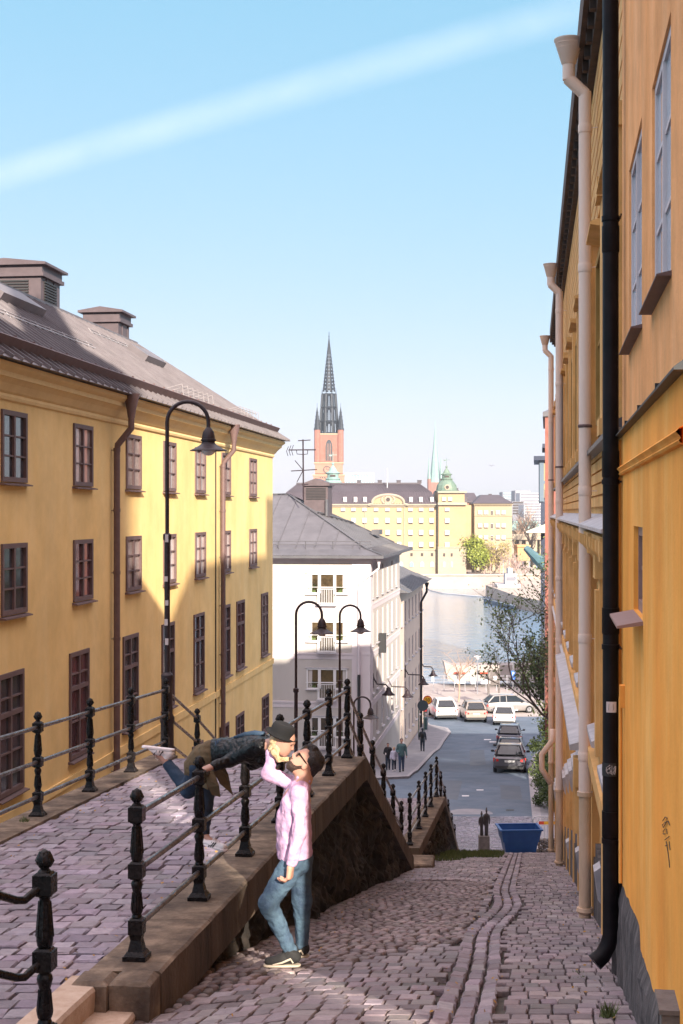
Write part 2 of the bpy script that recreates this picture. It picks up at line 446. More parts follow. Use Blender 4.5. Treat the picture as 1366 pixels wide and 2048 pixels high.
# street: right of gutter
L = []
cu, cd, hu, hd = brickrows(-.30, 1.0, 7.0, 43.6, .13, lambda d: .15+.008*d, keep=lambda u, d: u < wallR(d)+.02 and u-.02 > gsh(d)-.225)
L.append(stones(cu, cd, hu, hd, zstreet, hgt=.015, jit=.003, bevel=.12, colf=cobcol((.19,.165,.175), (.38,.335,.335))))
cu, cd, hu, hd = brickrows(-2.56, -.55, 7.0, 43.6, .145, lambda d: .17+.008*d, keep=lambda u, d: u+.02 < gsh(d)-.62 and not rub(u, d) and not (d > 31.6 and d < 33 and u < -2.3) and not (d > 33 and u < -1.7 and d > 38.5) and not (d > 41 and u < -.8))
L.append(stones(cu, cd, hu, hd, zstreet, hgt=.015, jit=.003, bevel=.12, colf=cobcol((.18,.16,.17), (.38,.34,.345))))
# gutter: three long courses set lengthwise
gc = []
for k, (ua, ub) in enumerate(((-.62, -.49), (-.485, -.355), (-.35, -.225))):
    d = 7.0
    while d < 43.6:
        l = random.uniform(.26, .42); gc.append(((ua+ub)/2+gsh(d), d+l/2, (ub-ua)/2-.008, l/2-.007)); d += l
gc = np.array(gc)
dip = lambda d, u: zstreet(d, u)-.03*math.exp(-((u+.42-gsh(d))/.15)**2)
L.append(stones(gc[:, 0], gc[:, 1], gc[:, 2], gc[:, 3], dip, colf=cobcol((.23,.205,.225), (.38,.345,.37))))
V, Fc, C = join(L)
o = rawmesh('street_paving', V, Fc, 'cobble', cols=C); tag(o, kind='structure')
# rounded rubble stones
pts = []
d = 9.6
while d < 26:
    u = -2.6+random.uniform(0, .05)
    while u < -.64:
        if rub(u, d): pts.append((u+random.gauss(0, .012), d+random.gauss(0, .012), random.uniform(.036, .062), random.uniform(.06, .12)))
        u += random.uniform(.09, .125)
    d += .175
pts = np.array(pts); n = len(pts)
nr, ns = 3, 8; V = []; base = []
angs = np.arange(ns)*2*np.pi/ns
rr = np.ones((n, ns))+RNG.normal(0, .09, (n, ns)); rot = RNG.uniform(-.5, .5, n)
rings = []
for k, (q, h) in enumerate(((1, -.02), (.93, .012), (.62, .019))):
    du = pts[:, 2:3]*q*rr*np.cos(angs)[None]; dd = pts[:, 3:4]*q*rr*np.sin(angs)[None]
    u = pts[:, 0:1]+du*np.cos(rot)[:, None]-dd*np.sin(rot)[:, None]; dd2 = pts[:, 1:2]+du*np.sin(rot)[:, None]+dd*np.cos(rot)[:, None]
    z = np.interp(dd2, ZD, ZZ)-.12*np.clip(-u-1.5, 0, 1)*np.clip((11.5-dd2)/2, 0, 1)
    rings.append(np.stack([u+.13*dd2, dd2, z+h], -1))
top = np.stack([pts[:, 0]+.13*pts[:, 1], pts[:, 1], np.interp(pts[:, 1], ZD, ZZ)-.12*np.clip(-pts[:, 0]-1.5, 0, 1)*np.clip((11.5-pts[:, 1])/2, 0, 1)+.023], -1)[:, None]
V = np.concatenate(rings+[top], 1).reshape(-1, 3); per = ns*3+1
fs = []
for r in range(2):
    for k in range(ns): fs.append([r*ns+k, r*ns+(k+1) % ns, (r+1)*ns+(k+1) % ns, (r+1)*ns+k])
fq = (np.array(fs)[None]+per*np.arange(n)[:, None, None]).reshape(-1, 4).tolist()
ft = (np.array([[2*ns+k, 2*ns+(k+1) % ns, 3*ns] for k in range(ns)])[None]+per*np.arange(n)[:, None, None]).reshape(-1, 3).tolist()
cc = np.repeat(cobcol((.15,.125,.12), (.38,.32,.31))(pts[:, 0], pts[:, 1], n), per, 0)
o = rawmesh('rubble_paving', V, fq+ft, 'cobble', cols=cc, smooth=True); tag(o, kind='structure')
# sand bed below
mb = MB(); ds = [2]+list(np.arange(3, 43.1, .5))+[43.6, 46, 50, 54.2]
us = [-2.7, -2.0, -1.5, -.9, -.42, 0, .5, 1.3]
vs = [Vector((ux(u, d), d, zstreet(d, u)-.012-(.035 if u == -.42 else .006))) for d in ds for u in us]
nu = len(us); mb.add(vs, [(i*nu+j, i*nu+j+1, (i+1)*nu+j+1, (i+1)*nu+j) for i in range(len(ds)-1) for j in range(nu-1)])
tag(mb.build('street_bed', 'sand_joint', smooth=True), kind='structure')
# ground sheets
mb = MB(); ds = [54, 60, 66, 72, 77, 84, 92, 100, 108, 119, 142]; us = [-160, -40, -20, -8, -3, 3, 8, 20, 60]
vs = [Vector((ux(u, d), d, zs(d))) for d in ds for u in us]; nu = len(us)
mb.add(vs, [(i*nu+j, i*nu+j+1, (i+1)*nu+j+1, (i+1)*nu+j) for i in range(len(ds)-1) for j in range(nu-1)])
tag(mb.build('road', 'asphalt'), kind='structure')
mb = MB(); mb.quad((-160, 10, -12.75), (-5.85+.13*10, 10, -12.75), (-5.85+.13*54, 54, -12.75), (-160, 54, -12.75))
tag(mb.build('lower_street', 'road_dark'), kind='structure')
mb = MB()
for a, b in ((43.4, 54.05),):
    mb.quad((ux(-2.0, 43.4), 43.4, zs(43.4)), (ux(9, 43.4), 43.4, zs(43.4)), (ux(9, 54.05), 54.05, zs(54)+.01), (ux(-2.9, 54.05), 54.05, zs(54)+.01))
tag(mb.build('slope_paving', 'pavement'), kind='structure')
# setts across the foot of the lane (large pattern strip beyond the container)
L = []
cu, cd, hu, hd = brickrows(-4.5, .9, 54.1, 62.5, .17, .2)
o3 = stones(cu, cd, hu, hd, lambda d, u: zs(d)+.0, hgt=.016, colf=cobcol((.20,.21,.25), (.30,.31,.35)))
cu, cd, hu, hd = brickrows(2.0, 4.4, 50, 74, .3, .3)
o4 = stones(cu, cd, hu, hd, lambda d, u: zs(d)+.10, hgt=.016, colf=cobcol((.22,.22,.26), (.30,.29,.33)))
V, Fc, C = join([o3, o4])
tag(rawmesh('setts', V, Fc, 'cobble', cols=C), kind='structure')
# pavements with kerbs
def slab(name, pxs, h, m, zoff=0):
    g = [ground_at(*p) if len(p) == 2 else Vector((p[0], p[1], zs(p[1]))) for p in pxs]
    mb = MB(); top = [Vector((p.x, p.y, p.z+h)) for p in g]; n = len(g)
    c = sum(top, Vector())/n
    mb.add(top+g, [tuple(range(n))]+[(i, i+n, (i+1) % n+n, (i+1) % n) for i in range(n)])
    return tag(mb.build(name, m), kind='structure')
def strip(name, left, right, h, m, nseg=14):
    """raised strip between two polylines of (x,d)"""
    mb = MB(); vs = []
    for i in range(nseg+1):
        t = i/nseg
        a = polyat(left, t); b = polyat(right, t)
        vs += [Vector((a[0], a[1], zs(a[1])-.05)), Vector((a[0], a[1], zs(a[1])+h)), Vector((b[0], b[1], zs(b[1])+h)), Vector((b[0], b[1], zs(b[1])-.05))]
    fs = []
    for i in range(nseg):
        for k in range(3): fs.append((i*4+k, i*4+k+1, (i+1)*4+k+1, (i+1)*4+k))
    fs += [(0, 1, 2, 3), tuple(nseg*4+k for k in (3, 2, 1, 0))]
    mb.add(vs, fs); return tag(mb.build(name, m), kind='structure')
def polyat(pl, t):
    s = t*(len(pl)-1); i = min(int(s), len(pl)-2); k = s-i
    return (lerp(pl[i][0], pl[i+1][0], k), lerp(pl[i][1], pl[i+1][1], k))
WSX = lambda d: -9.2+.137*d               # white building side wall
kpx = [(700,1564),(778,1559),(818,1557),(836,1544),(868,1508),(889,1484),(902,1467),(896,1459),(860,1452),(850,1441)]
kl = [(g.x, g.y) for g in (ground_at(*p) for p in kpx)]
wl = [(-3, 80)]+[(WSX(min(max(p[1], 78.6), 114))+.02, min(max(p[1], 78.6), 114)) for p in kl[1:]]
strip('pavement', wl, kl, .12, 'pavement', 36)
inner = []
for i, p in enumerate(kl):
    q = polyat(wl, i/(len(kl)-1)); v = Vector((q[0]-p[0], q[1]-p[1])); v.normalize(); inner.append((p[0]+v.x*.22, p[1]+v.y*.22))
strip('kerb', inner, [(p[0]+.0, p[1]) for p in kl], .125, 'kerb', 36)
RK = lambda d: interp(d, [52, 60, 80, 92, 108], [6.9, 7.95, 10.3, 12.2, 15.6])
rk = [(RK(d), d) for d in range(52, 109, 4)]
strip('pavement', rk, [(p[0]+2.4+.02*p[1], p[1]) for p in rk], .10, 'pavement', 30)
strip('kerb', [(p[0]-.03, p[1]) for p in rk], [(p[0]+.35, p[1]) for p in rk], .104, 'kerb', 30)
# quay surface, edge and water
mb = MB(); mb.quad((-60, 112, -16.775), (60, 112, -16.775), (60, 142, -16.795), (-60, 142, -16.795))
mb.v[0].z = zs(112)+.004; mb.v[1].z = zs(112)+.004
mb = MB(); mb.quad((-60, 119, -16.79), (60, 119, -16.79), (60, 142, -16.79), (-60, 142, -16.79)); mb.quad((-60, 142, -16.79), (60, 142, -16.79), (60, 142, -19.5), (-60, 142, -19.5)); mb.bb(18.4, 60, 142.001, 162, -19.5, -16.79)
tag(mb.build('quay', 'quay_concrete'), kind='structure')
mb = MB(); mb.quad((-600, 141.9, -19), (600, 141.9, -19), (600, 700, -19), (-600, 700, -19))
tag(mb.build('water', 'water'), kind='structure')
mb = MB(); mb.quad((-700, 640, -16.5), (700, 640, -16.5), (700, 1080, -16.5), (-700, 1080, -16.5)); tag(mb.build('far_ground', 'far_grey'), kind='structure')
# painted marks on the road
def mark(name, pxs, dz=.006, m='white_paint'):
    mb = MB(); g = [ground_at(*p) for p in pxs]; mb.poly([v+Vector((0, 0, dz)) for v in g]); return tag(mb.build(name, m), kind='structure')
for q in ([(924,1593),(938,1593),(938,1591),(924,1591)], [(953,1581),(967,1581),(967,1579.4),(953,1579.4)], [(905,1626),(922,1626),(922,1624),(905,1624)],
          [(979,1485),(1000,1485),(999,1483),(979,1483)], [(968,1480),(982,1480),(982,1478.6),(968,1478.6)]):
    mark('road_marking', q)
for q in ([(1012,1622),(1028,1622),(1028,1619),(1012,1619)],): mark('drain_grate', q, .007, 'black_trim')
# manhole disc
c = ground_at(940, 1627); mb = MB(); mb.lathe([(1.0, 0), (1.0, .008), (.85, .012)], c, 24); tag(mb.build('manhole_cover', 'pavement'), kind='structure')
# ---------------------------------------------------------------- terrace + stairs
L = []
cu, cd, hu, hd = brickrows(-5.42, -2.95, 7.2, 22.1, .19, lambda d: .155+.004*d, keep=lambda u, d: True)
L.append(stones(cu, cd, hu, hd, lambda d, u: zt(d)-.03, hgt=.017, colf=cobcol((.22,.20,.23), (.37,.335,.375)), jit=.009, bevel=.12))
cu, cd, hu, hd = brickrows(-5.42, -2.95, 31.3, 42.9, .22, .5)
zl = lambda d: interp(d, [31.1, 33.3, 42.8], [-7.46, -7.68, -8.46])
L.append(stones(cu, cd, hu, hd, lambda d, u: zl(d)-.03, hgt=.028, colf=cobcol((.22,.20,.235), (.36,.33,.36))))
V, Fc, C = join(L); tag(rawmesh('terrace_paving', V, Fc, 'cobble', cols=C), kind='structure')
mb = MB()
def slabseg(u0, u1, d0, z0, d1, z1, zb=-13.2):
    vs = []
    for d, z in ((d0, z0), (d1, z1)):
        for u in (u0, u1): vs += [Vector((ux(u, d), d, z)), Vector((ux(u, d), d, zb))]
    mb.add(vs, [(0, 2, 6, 4), (0, 4, 5, 1), (2, 3, 7, 6), (0, 1, 3, 2), (4, 6, 7, 5)])
slabseg(-5.8, -2.88, 4.5, zt(4.5)-.045, 22.2, zt(22.2)-.045)
slabseg(-5.8, -2.95, 31.2, zl(31.2)-.045, 43, zl(43)-.045)
tag(mb.build('terrace', 'sand_joint'), kind='structure')
mb = MB()
def flight(d0, z0, d1, z1, n):
    for i in range(n):
        a, b = lerp(d0, d1, i/n), lerp(d0, d1, (i+1)/n); z = lerp(z0, z1, (i+1)/n)
        vs = []
        for d in (a, b+.02):
            for u in (-5.8, -2.95): vs += [Vector((ux(u, d), d, z)), Vector((ux(u, d), d, z-1.5))]
        mb.add(vs, [(0, 2, 6, 4), (0, 4, 5, 1), (2, 3, 7, 6), (0, 1, 3, 2), (4, 6, 7, 5)])
flight(22.2, zt(22.2)-.03, 31.2, zl(31.2)+.1, 24); flight(43, zl(43), 53.3, -12.7, 26)
tag(mb.build('stone_stairs', 'granite'), kind='structure')
# left edge coping of terrace
mb = MB()
d = 9.0
while d < 22.2:
    l = random.uniform(1.1, 1.5); e = min(d+l-.012, 22.3); vs = []
    for dd in (d, e):
        for u in (-5.84, -5.42): 
            for z in (0.0, -.3): vs.append(Vector((ux(u, dd), dd, zt(dd)+z+.012)))
    mb.add(vs, [(0, 2, 6, 4), (0, 4, 5, 1), (2, 3, 7, 6), (0, 1, 3, 2), (4, 6, 7, 5), (1, 5, 7, 3)]); d += l
tag(mb.build('terrace_kerb', 'concrete'), kind='structure')
# near steps beside the terrace (lower left)
rs = random.Random(3)
def stepblock(u0, u1, d0, d1, zf, hz):
    mb = MB(); n = 10; vs = []
    for i in range(n+1):
        d = lerp(d0, d1, i/n); j = rs.uniform(-.008, .008)
        vs += [Vector((ux(u0, d), d, zf(d))), Vector((ux(u1+j, d), d, zf(d)-.004)), Vector((ux(u1+.015+j, d), d, zf(d)-.03)), Vector((ux(u1, d), d, zf(d)-hz))]
    fs = [(i*4+k, (i+1)*4+k, (i+1)*4+k+1, i*4+k+1) for i in range(n) for k in range(3)]
    fs += [(n*4+k for k in (0, 1, 2, 3))]; fs[-1] = tuple(fs[-1]); fs.append((3, 2, 1, 0))
    mb.add([v for v in vs], [f[::-1] for f in fs]); return mb
tag(stepblock(-3.1, -2.88, 5.6, 9.82, lambda d: zt(d)+.002, .2).build('stone_step', 'granite'), kind='structure')
tag(stepblock(-2.88, -2.62, 5.6, 9.86, lambda d: zt(d)-.17, .3).build('stone_step', 'granite'), kind='structure')
# ---------------------------------------------------------------- retaining walls (coping + rock face)
def coping(prof, u0, u1, th, parent, jointl=1.4):
    mb = MB(); i = 0; d = prof[0][0]; ds = [p[0] for p in prof]; zs_ = [p[1] for p in prof]
    while d < ds[-1]-.05:
        nxt = min([x for x in ds if x > d+.05]+[ds[-1]]); e = min(d+jointl*rs.uniform(.85, 1.15), nxt)
        if nxt-e < .4: e = nxt
        sub = 6; vs = []
        for k in range(sub+1):
            dd = lerp(d+.004, e-.004, k/sub); z = interp(dd, ds, zs_); j = rs.uniform(-.006, .006)
            for (u, dz) in ((u0, -th), (u0, -.012), (u0+.015, 0), (u1-.03+j, .0), (u1-.008+j, -.018), (u1+j*.5, -th)):
                vs.append(Vector((ux(u, dd), dd, z+dz)))
        fs = [(k*6+q, k*6+q+1, (k+1)*6+q+1, (k+1)*6+q) for k in range(sub) for q in range(5)]
        fs += [tuple(range(6))[::-1], tuple(sub*6+q for q in range(6)), ]
        fs += [(k*6, (k+1)*6, (k+1)*6+5, k*6+5) for k in range(sub)]
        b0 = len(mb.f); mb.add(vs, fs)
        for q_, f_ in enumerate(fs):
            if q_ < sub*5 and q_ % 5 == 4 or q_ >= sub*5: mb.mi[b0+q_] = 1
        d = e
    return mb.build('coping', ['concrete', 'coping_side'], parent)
def nz(x, y, z=0):
    from mathutils import noise
    return noise.fractal(Vector((x, y, z)), .9, 2.2, 5)
from mathutils import noise as _n
def rockface(prof, u, th, bot, parent):
    ds = np.arange(prof[0][0], prof[-1][0]+.01, .09); pd = [p[0] for p in prof]; pz = [p[1] for p in prof]; m = 34
    vs = []; 
    for d in ds:
        zt_ = interp(d, pd, pz)-th+.03; zb = bot(d)-.15
        if zb > zt_-.02: zb = zt_-.02
        for k in range(m+1):
            z = lerp(zt_, zb, k/m); e = nz(d*.55, z*.8)*.16+abs(nz(d*1.9, z*2.3, 5))*.10
            vd = _n.voronoi(Vector((d*1.15, z*1.7, 3.3)))[0]; e += min(.09, (vd[1]-vd[0])*.32)-.05; e *= min(1, k/3)
            vs.append(Vector((ux(u-.1+e, d), d, z)))
    mb = MB(); n = len(ds)
    mb.add(vs, [(i*(m+1)+k, i*(m+1)+k+1, (i+1)*(m+1)+k+1, (i+1)*(m+1)+k) for i in range(n-1) for k in range(m)])
    # end faces
    for i, sgn in ((0, 1), (n-1, -1)):
        d = ds[i]; a = [vs[i*(m+1)+k] for k in range(m+1)]; back = [Vector((ux(u-.45, d), d, a[-1].z)), Vector((ux(u-.45, d), d, a[0].z))]
        mb.poly((a+back)[::sgn])
    return mb.build('rock_face', 'rock', parent)
prof1 = [(9.86, zt(9.86)+.02), (21.9, zt(21.9)+.02), (22.25, zt(22.25)), (31.35, -7.46)]
w1 = empty('retaining_wall', (ux(-2.7, 9.86), 9.86, -3.4), 0, 'rough dark rock retaining wall with worn brown coping behind the man in the pink shirt', 'wall')
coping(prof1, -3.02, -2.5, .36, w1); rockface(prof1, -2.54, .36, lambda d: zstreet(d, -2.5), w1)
prof2 = [(32.9, -7.62), (42.9, -8.42), (53.2, -12.72)]
w2 = empty('retaining_wall', (ux(-2.7, 33), 33, -7.8), 0, 'lower dark stone wall with pale sloping coping between the grass and the road', 'wall')
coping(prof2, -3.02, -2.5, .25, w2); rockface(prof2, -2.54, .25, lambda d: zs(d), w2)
mb = MB(); 
def rock_block(mb, c, s, seed):
    r = random.Random(seed); M = Matrix.Rotation(math.atan2(-.13, 1), 3, 'Z'); b = len(mb.v)
    k = .03
    for zz_, q in ((-s[2]/2, 1), (s[2]/2-k, 1), (s[2]/2, 1-2*k/min(s[0], s[1]))):
        for a, b_ in ((-1, -1), (1, -1), (1, 1), (-1, 1)): mb.v.append(Vector(c)+M @ Vector((a*s[0]/2*q+r.uniform(-.01, .01), b_*s[1]/2*q+r.uniform(-.01, .01), zz_+r.uniform(-.008, .008))))
    for L0 in (0, 4):
        for i in range(4): mb.f.append([b+L0+i, b+L0+(i+1) % 4, b+L0+4+(i+1) % 4, b+L0+4+i]); mb.mi.append(0)
    mb.f.append([b+8, b+9, b+10, b+11]); mb.mi.append(0)
rock_block(mb, (ux(-2.92, 9.72), 9.72, zt(9.7)-.14), (.25, .3, .34), 1); rock_block(mb, (ux(-2.65, 9.72), 9.72, zt(9.7)-.19), (.27, .3, .44), 2)
mb.build('end_block', 'concrete', w1)
mb = MB(); rock_block(mb, (ux(-2.6, 32.2), 32.2, -7.86), (.9, .9, .3), 4); tag(mb.build('stone_step', 'concrete'), kind='structure')
# grass patch near the lower wall + weeds
def grassblades(mb, c, n, rad, h):
    for i in range(n):
        a = random.uniform(0, 6.28); r = rad*math.sqrt(random.random()); b = Vector(c)+Vector((math.cos(a)*r, math.sin(a)*r, 0))
        l = h*random.uniform(.5, 1.1); t = Vector((random.uniform(-.6, .6)*l, random.uniform(-.6, .6)*l, l)); s = Vector((random.uniform(-1, 1), random.uniform(-1, 1), 0)).normalized()*.006
        mb.add([b-s, b+s, b+t*.6+s*.6, b+t], [(0, 1, 2, 3)])
mb = MB()
for i in range(2600):
    d = random.uniform(36, 43.6); u = random.uniform(-2.45, -.75) 
    if d < 38.5 and u > -1.9+(d-36)*.1: continue
    z = zs(d); l = random.uniform(.04, .13); b = Vector((ux(u, d), d, z)); s = Vector((.012, .004, 0)); t = Vector((random.uniform(-.04, .04), random.uniform(-.04, .04), l))
    mb.add([b-s, b+s, b+t+s*.3, b+t-s*.3], [(0, 1, 2, 3)])
mb.build('grass', 'grass')['kind'] = 'stuff'
gb = MB(); gb.quad((ux(-2.5, 38.4), 38.4, zs(38.4)-.002), (ux(-1.5, 38.4), 38.4, zs(38.4)-.002), (ux(-.65, 43.8), 43.8, zs(43.8)+.012), (ux(-2.5, 43.8), 43.8, zs(43.8)+.012)); tag(gb.build('grass_soil', 'grass'), kind='structure')
mb = MB()
for (px, py, n, r, h) in ((1215, 2040, 70, .06, .12), (1155, 1948, 14, .05, .03), (1165, 1960, 14, .06, .03), (1140, 1700, 10, .05, .05)):
    g = ground_at(px, py); grassblades(mb, g, n, r, h)
for (px, py) in ((50, 1645), (75, 1632)):
    d = 2.66/((py-1024)/F-.049); grassblades(mb, ((px-683)/F*d, d, zt(d)), 40, .07, .07)
mb.build('weeds', 'grass')['kind'] = 'stuff'
# ---------------------------------------------------------------- railings
def post_mesh(mb, base, s=1.0, n=10, fine=True):
    b = Vector(base); M = Matrix.Rotation(math.atan2(-.13, 1), 3, 'Z')
    def sq(z0, z1, w0, w1):
        vs = []
        for z, w in ((z0, w0), (z1, w1)):
            for a, c in ((-1, -1), (1, -1), (1, 1), (-1, 1)): vs.append(b+M @ Vector((a*w/2, c*w/2, z)))
        mb.add(vs, [(0, 3, 2, 1), (4, 5, 6, 7)]+[(i, (i+1) % 4, (i+1) % 4+4, i+4) for i in range(4)])
    sq(0, .035, .165, .165); sq(.035, .065, .15, .115); sq(.065, .14, .105, .075); sq(.14, .175, .075, .088)
    for z in (.23, .625, 1.02): sq(z-.05, z+.05, .102, .102); sq(z+.05, z+.062, .086, .07); sq(z-.062, z-.05, .07, .086)
    L1 = [(.035, .29), (.045, .30), (.038, .315), (.046, .33), (.050, .36), (.040, .42), (.034, .47), (.045, .505), (.051, .525), (.045, .545), (.034, .555), (.04, .57)]
    mb.lathe([(r_*.84, z_) for r_, z_ in L1], b, n)
    mb.lathe([(.030, .685), (.040, .70), (.045, .73), (.044, .76), (.038, .83), (.033, .90), (.028, .94), (.030, .95), (.040, .956), (.032, .968)], b, n)
    mb.lathe([(.03, 1.075), (.036, 1.085), (.024, 1.097), (.026, 1.108), (.043, 1.122), (.046, 1.145), (.040, 1.168), (.022, 1.188), (.004, 1.2)], b, n)
    if fine:   # fluting ribs and acorn scales as raised ridges
        for k in range(8):
            a = 2*math.pi*k/8; c, s_ = math.cos(a), math.sin(a)
            mb.tube([b+Vector((c*.029, s_*.029, .47)), b+Vector((c*.040, s_*.040, .36)), b+Vector((c*.036, s_*.036, .335))], .005, 4)
            mb.tube([b+Vector((c*.029, s_*.029, .93)), b+Vector((c*.037, s_*.037, .83)), b+Vector((c*.044, s_*.044, .745))], .006, 4)
            mb.tube([b+Vector((c*.026, s_*.026, 1.108)), b+Vector((c*.046, s_*.046, 1.14)), b+Vector((c*.024, s_*.024, 1.186))], .006, 4)
def railing(label, ptsl, cont=(), skip=()):
    """ptsl list of (x,d,z) post bases, rails join consecutive"""
    r = empty('iron_railing', ptsl[0], 0, label, 'railing')
    first = MB(); first.M = None; post_mesh(first, ptsl[0]); p0 = first.build('post', 'black_iron', r, smooth=True, autosm=35)
    o0 = Vector(ptsl[0])
    for i, p in enumerate(ptsl):
        if i == 0: continue
        c = p0.copy(); COL.objects.link(c); c.location = Vector(p)-o0; c.parent = r
    for h in (.23, .625, 1.02):
        mb = MB()
        for a, b in zip(ptsl[:-1], ptsl[1:]):
            A = Vector(a)+Vector((0, 0, h)); B = Vector(b)+Vector((0, 0, h)); mb.tube([A, B], .0235, 10)
        mb.build('rail', 'rail_metal', r, smooth=True, autosm=50)
    return r
rp = []
for d, z in ((10.18, None), (12.1, None), (14.05, None), (16.0, None), (17.95, None), (19.9, None), (21.9, None), (23.6, -4.46), (25.4, -5.19), (27.3, -5.93), (29.2, -6.67), (31.1, -7.39)):
    rp.append((ux(RU, d), d, (zt(d)+.02) if z is None else z+.0))
railing('black iron railing on the brown coping, running past the couple and down the stairs', rp)
rp2 = [(ux(RU, d), d, z) for d, z in ((33.3, -7.64), (36.0, -7.86), (38.3, -8.05), (40.4, -8.22), (42.8, -8.41), (44.8, -9.2), (46.8, -10.03), (48.8, -10.86), (51, -11.78), (53, -12.6))]
railing('lower black iron railing on the pale coping above the road, topmost posts near the kerb', rp2)
LU = -5.6
rp3 = [(ux(LU, d), d, zt(d)) for d in (10.6, 12.6, 14.55, 16.5, 18.45, 20.35, 22.3)]+[(ux(LU, 24.4), 24.4, -4.5), (ux(LU, 26.4), 26.4, -5.3), (ux(LU, 28.4), 28.4, -6.1), (ux(LU, 30.4), 30.4, -6.9)]
railing('black iron railing along the edge of the terrace beside the yellow building', rp3)
# near railing, lower left corner
pn = Vector((-1.545, 7.55, -2.955))
r = empty('iron_railing', pn, 0, 'nearest black iron railing post with bent rails at the top of the stone steps', 'railing')
mb = MB(); post_mesh(mb, pn, n=16); mb.build('post', 'black_iron', r, smooth=True, autosm=35)
for h in (.23, .625, 1.02):
    c = pn+Vector((0, 0, h)); mb = MB()
    a = c+Vector((-.095, -.12, -.055)); b = c+Vector((-.42, -.62, .20)); e = c+Vector((-.9, -1.5, .55))
    q = [c, lerp(c, a, .6)+Vector((0, 0, -.006)), a+Vector((.012, .015, -.004)), a+Vector((-.02, -.03, .008)), b, e]
    mb.tube(q, .021, 12); mb.build('rail', 'black_iron', r, smooth=True, autosm=60)
# ================================================================ yellow building (left)
def yd(px): return 10.6/(.126-(px-683)/F)
D0 = 25.0; NL = math.hypot(1, .126)
AX = Vector((.126, 1, 0)).normalized(); RZL = math.atan2(1, .126)
Yb = empty('yellow_building', (-10.6+.126*D0, D0, -12.7), RZL, 'long yellow plastered house with brown windows and a brown sheet metal roof', 'building')
ZB = -12.7
WML = WM[Yb]
sY = lambda d: (d-D0)*NL
LZ = lambda z: z-ZB
SEND = sY(61.1)
rows = [(.62, 2.09, [30.1, 34.8, 39.3, 43.3, 47.4, 51.5, 56.6]), (-2.12, -.66, [30.1, 34.8, 39.3, 43.3, 47.4, 51.5, 56.6]),
        (-5.80, -3.3, [29.9, 34.5, 39.0, 43.1, 47.2, 51.4, 54.1, 59.1]), (-8.95, -7.5, [47, 51.2, 54, 59.3])]
holes = []
for z0, z1, dl in rows:
    for d in dl: holes.append((sY(d)-.7, sY(d)+.7, LZ(z0)+.04, LZ(z1)-.04))
mb = MB(WML)
wallgrid(mb, (0, 0, 0), (1, 0, 0), (0, -1, 0), 0, SEND, 0, LZ(2.75), holes, .1)
mb.quad((SEND, 0, 0), (SEND, 9.3, 0), (SEND, 9.3, LZ(2.75)), (SEND, 0, LZ(2.75)))
mb.quad((SEND, 9.3, 0), (0, 9.3, 0), (0, 9.3, LZ(2.75)), (SEND, 9.3, LZ(2.75)))
mb.quad((0, 9.3, 0), (0, 0, 0), (0, 0, LZ(2.75)), (0, 9.3, LZ(2.75)))
mb.build('wall', 'yellow_stucco', Yb)
rw = random.Random(5)
protos = {}
for ri, (z0, z1, dl) in enumerate(rows):
    for i, d in enumerate(dl):
        lit = ri < 2 and d > 38.5  # panes in the sunlit zone get a paler colour, light painted in
        gm = ('glass_pale' if rw.random() < .7 else 'glass_curtain') if lit else (rw.choice(['glass_red', 'glass_curtain', 'glass_dark']) if ri == 0 else rw.choice(['glass_dark', 'glass_dark', 'glass_curtain', 'glass_red']))
        if ri == 2 and i in (0, 4): gm = 'glass_dark'
        key = (ri if ri != 1 else 0, gm)
        loc = (sY(d), 0, LZ(z0))
        if key in protos: wcopy(protos[key], loc)
        else:
            if ri == 2: protos[key] = window(Yb, loc, math.pi, 1.5, z1-z0, 'brown_paint', gm, 1, (.33, .82), .10, .045, 'brown_paint', transom=.66)
            else: protos[key] = window(Yb, loc, math.pi, 1.5, z1-z0, 'brown_paint', gm, 1, (.345, .67), .10, .045, 'brown_paint')
mb = MB(WML)
prof = [(0, 2.28), (-.05, 2.30), (-.07, 2.36), (-.05, 2.42), (-.10, 2.46), (-.20, 2.60), (-.30, 2.70), (-.33, 2.70), (-.34, 2.80), (-.42, 2.86), (-.46, 2.9), (-.46, 2.97), (0, 2.97)]
n = len(prof)
def sweep(mb, prof, pathf, m):
    vs = [Vector(pathf(k, o, z)) for k in range(m) for (o, z) in prof]; n = len(prof)
    mb.add(vs, [(k*n+i, k*n+i+1, (k+1)*n+i+1, (k+1)*n+i) for k in range(m-1) for i in range(n-1)])
# cornice goes along the front and turns the far corner
sweep(mb, prof, lambda k, o, z: [(0, o, LZ(z)), (SEND-o, o, LZ(z)), (SEND-o, 9.3, LZ(z))][k], 3)
mb.build('cornice', 'yellow_trim', Yb)
mb = MB(WML)
for zc, hh, o in ((-6.27, .22, .05), ):
    mb.bb(0, SEND+o, -o, .02, LZ(zc)-hh/2, LZ(zc)+hh/2); mb.bb(SEND-.01, SEND+o, .02, 9.3, LZ(zc)-hh/2, LZ(zc)+hh/2)
mb.build('band', 'yellow_stucco', Yb)
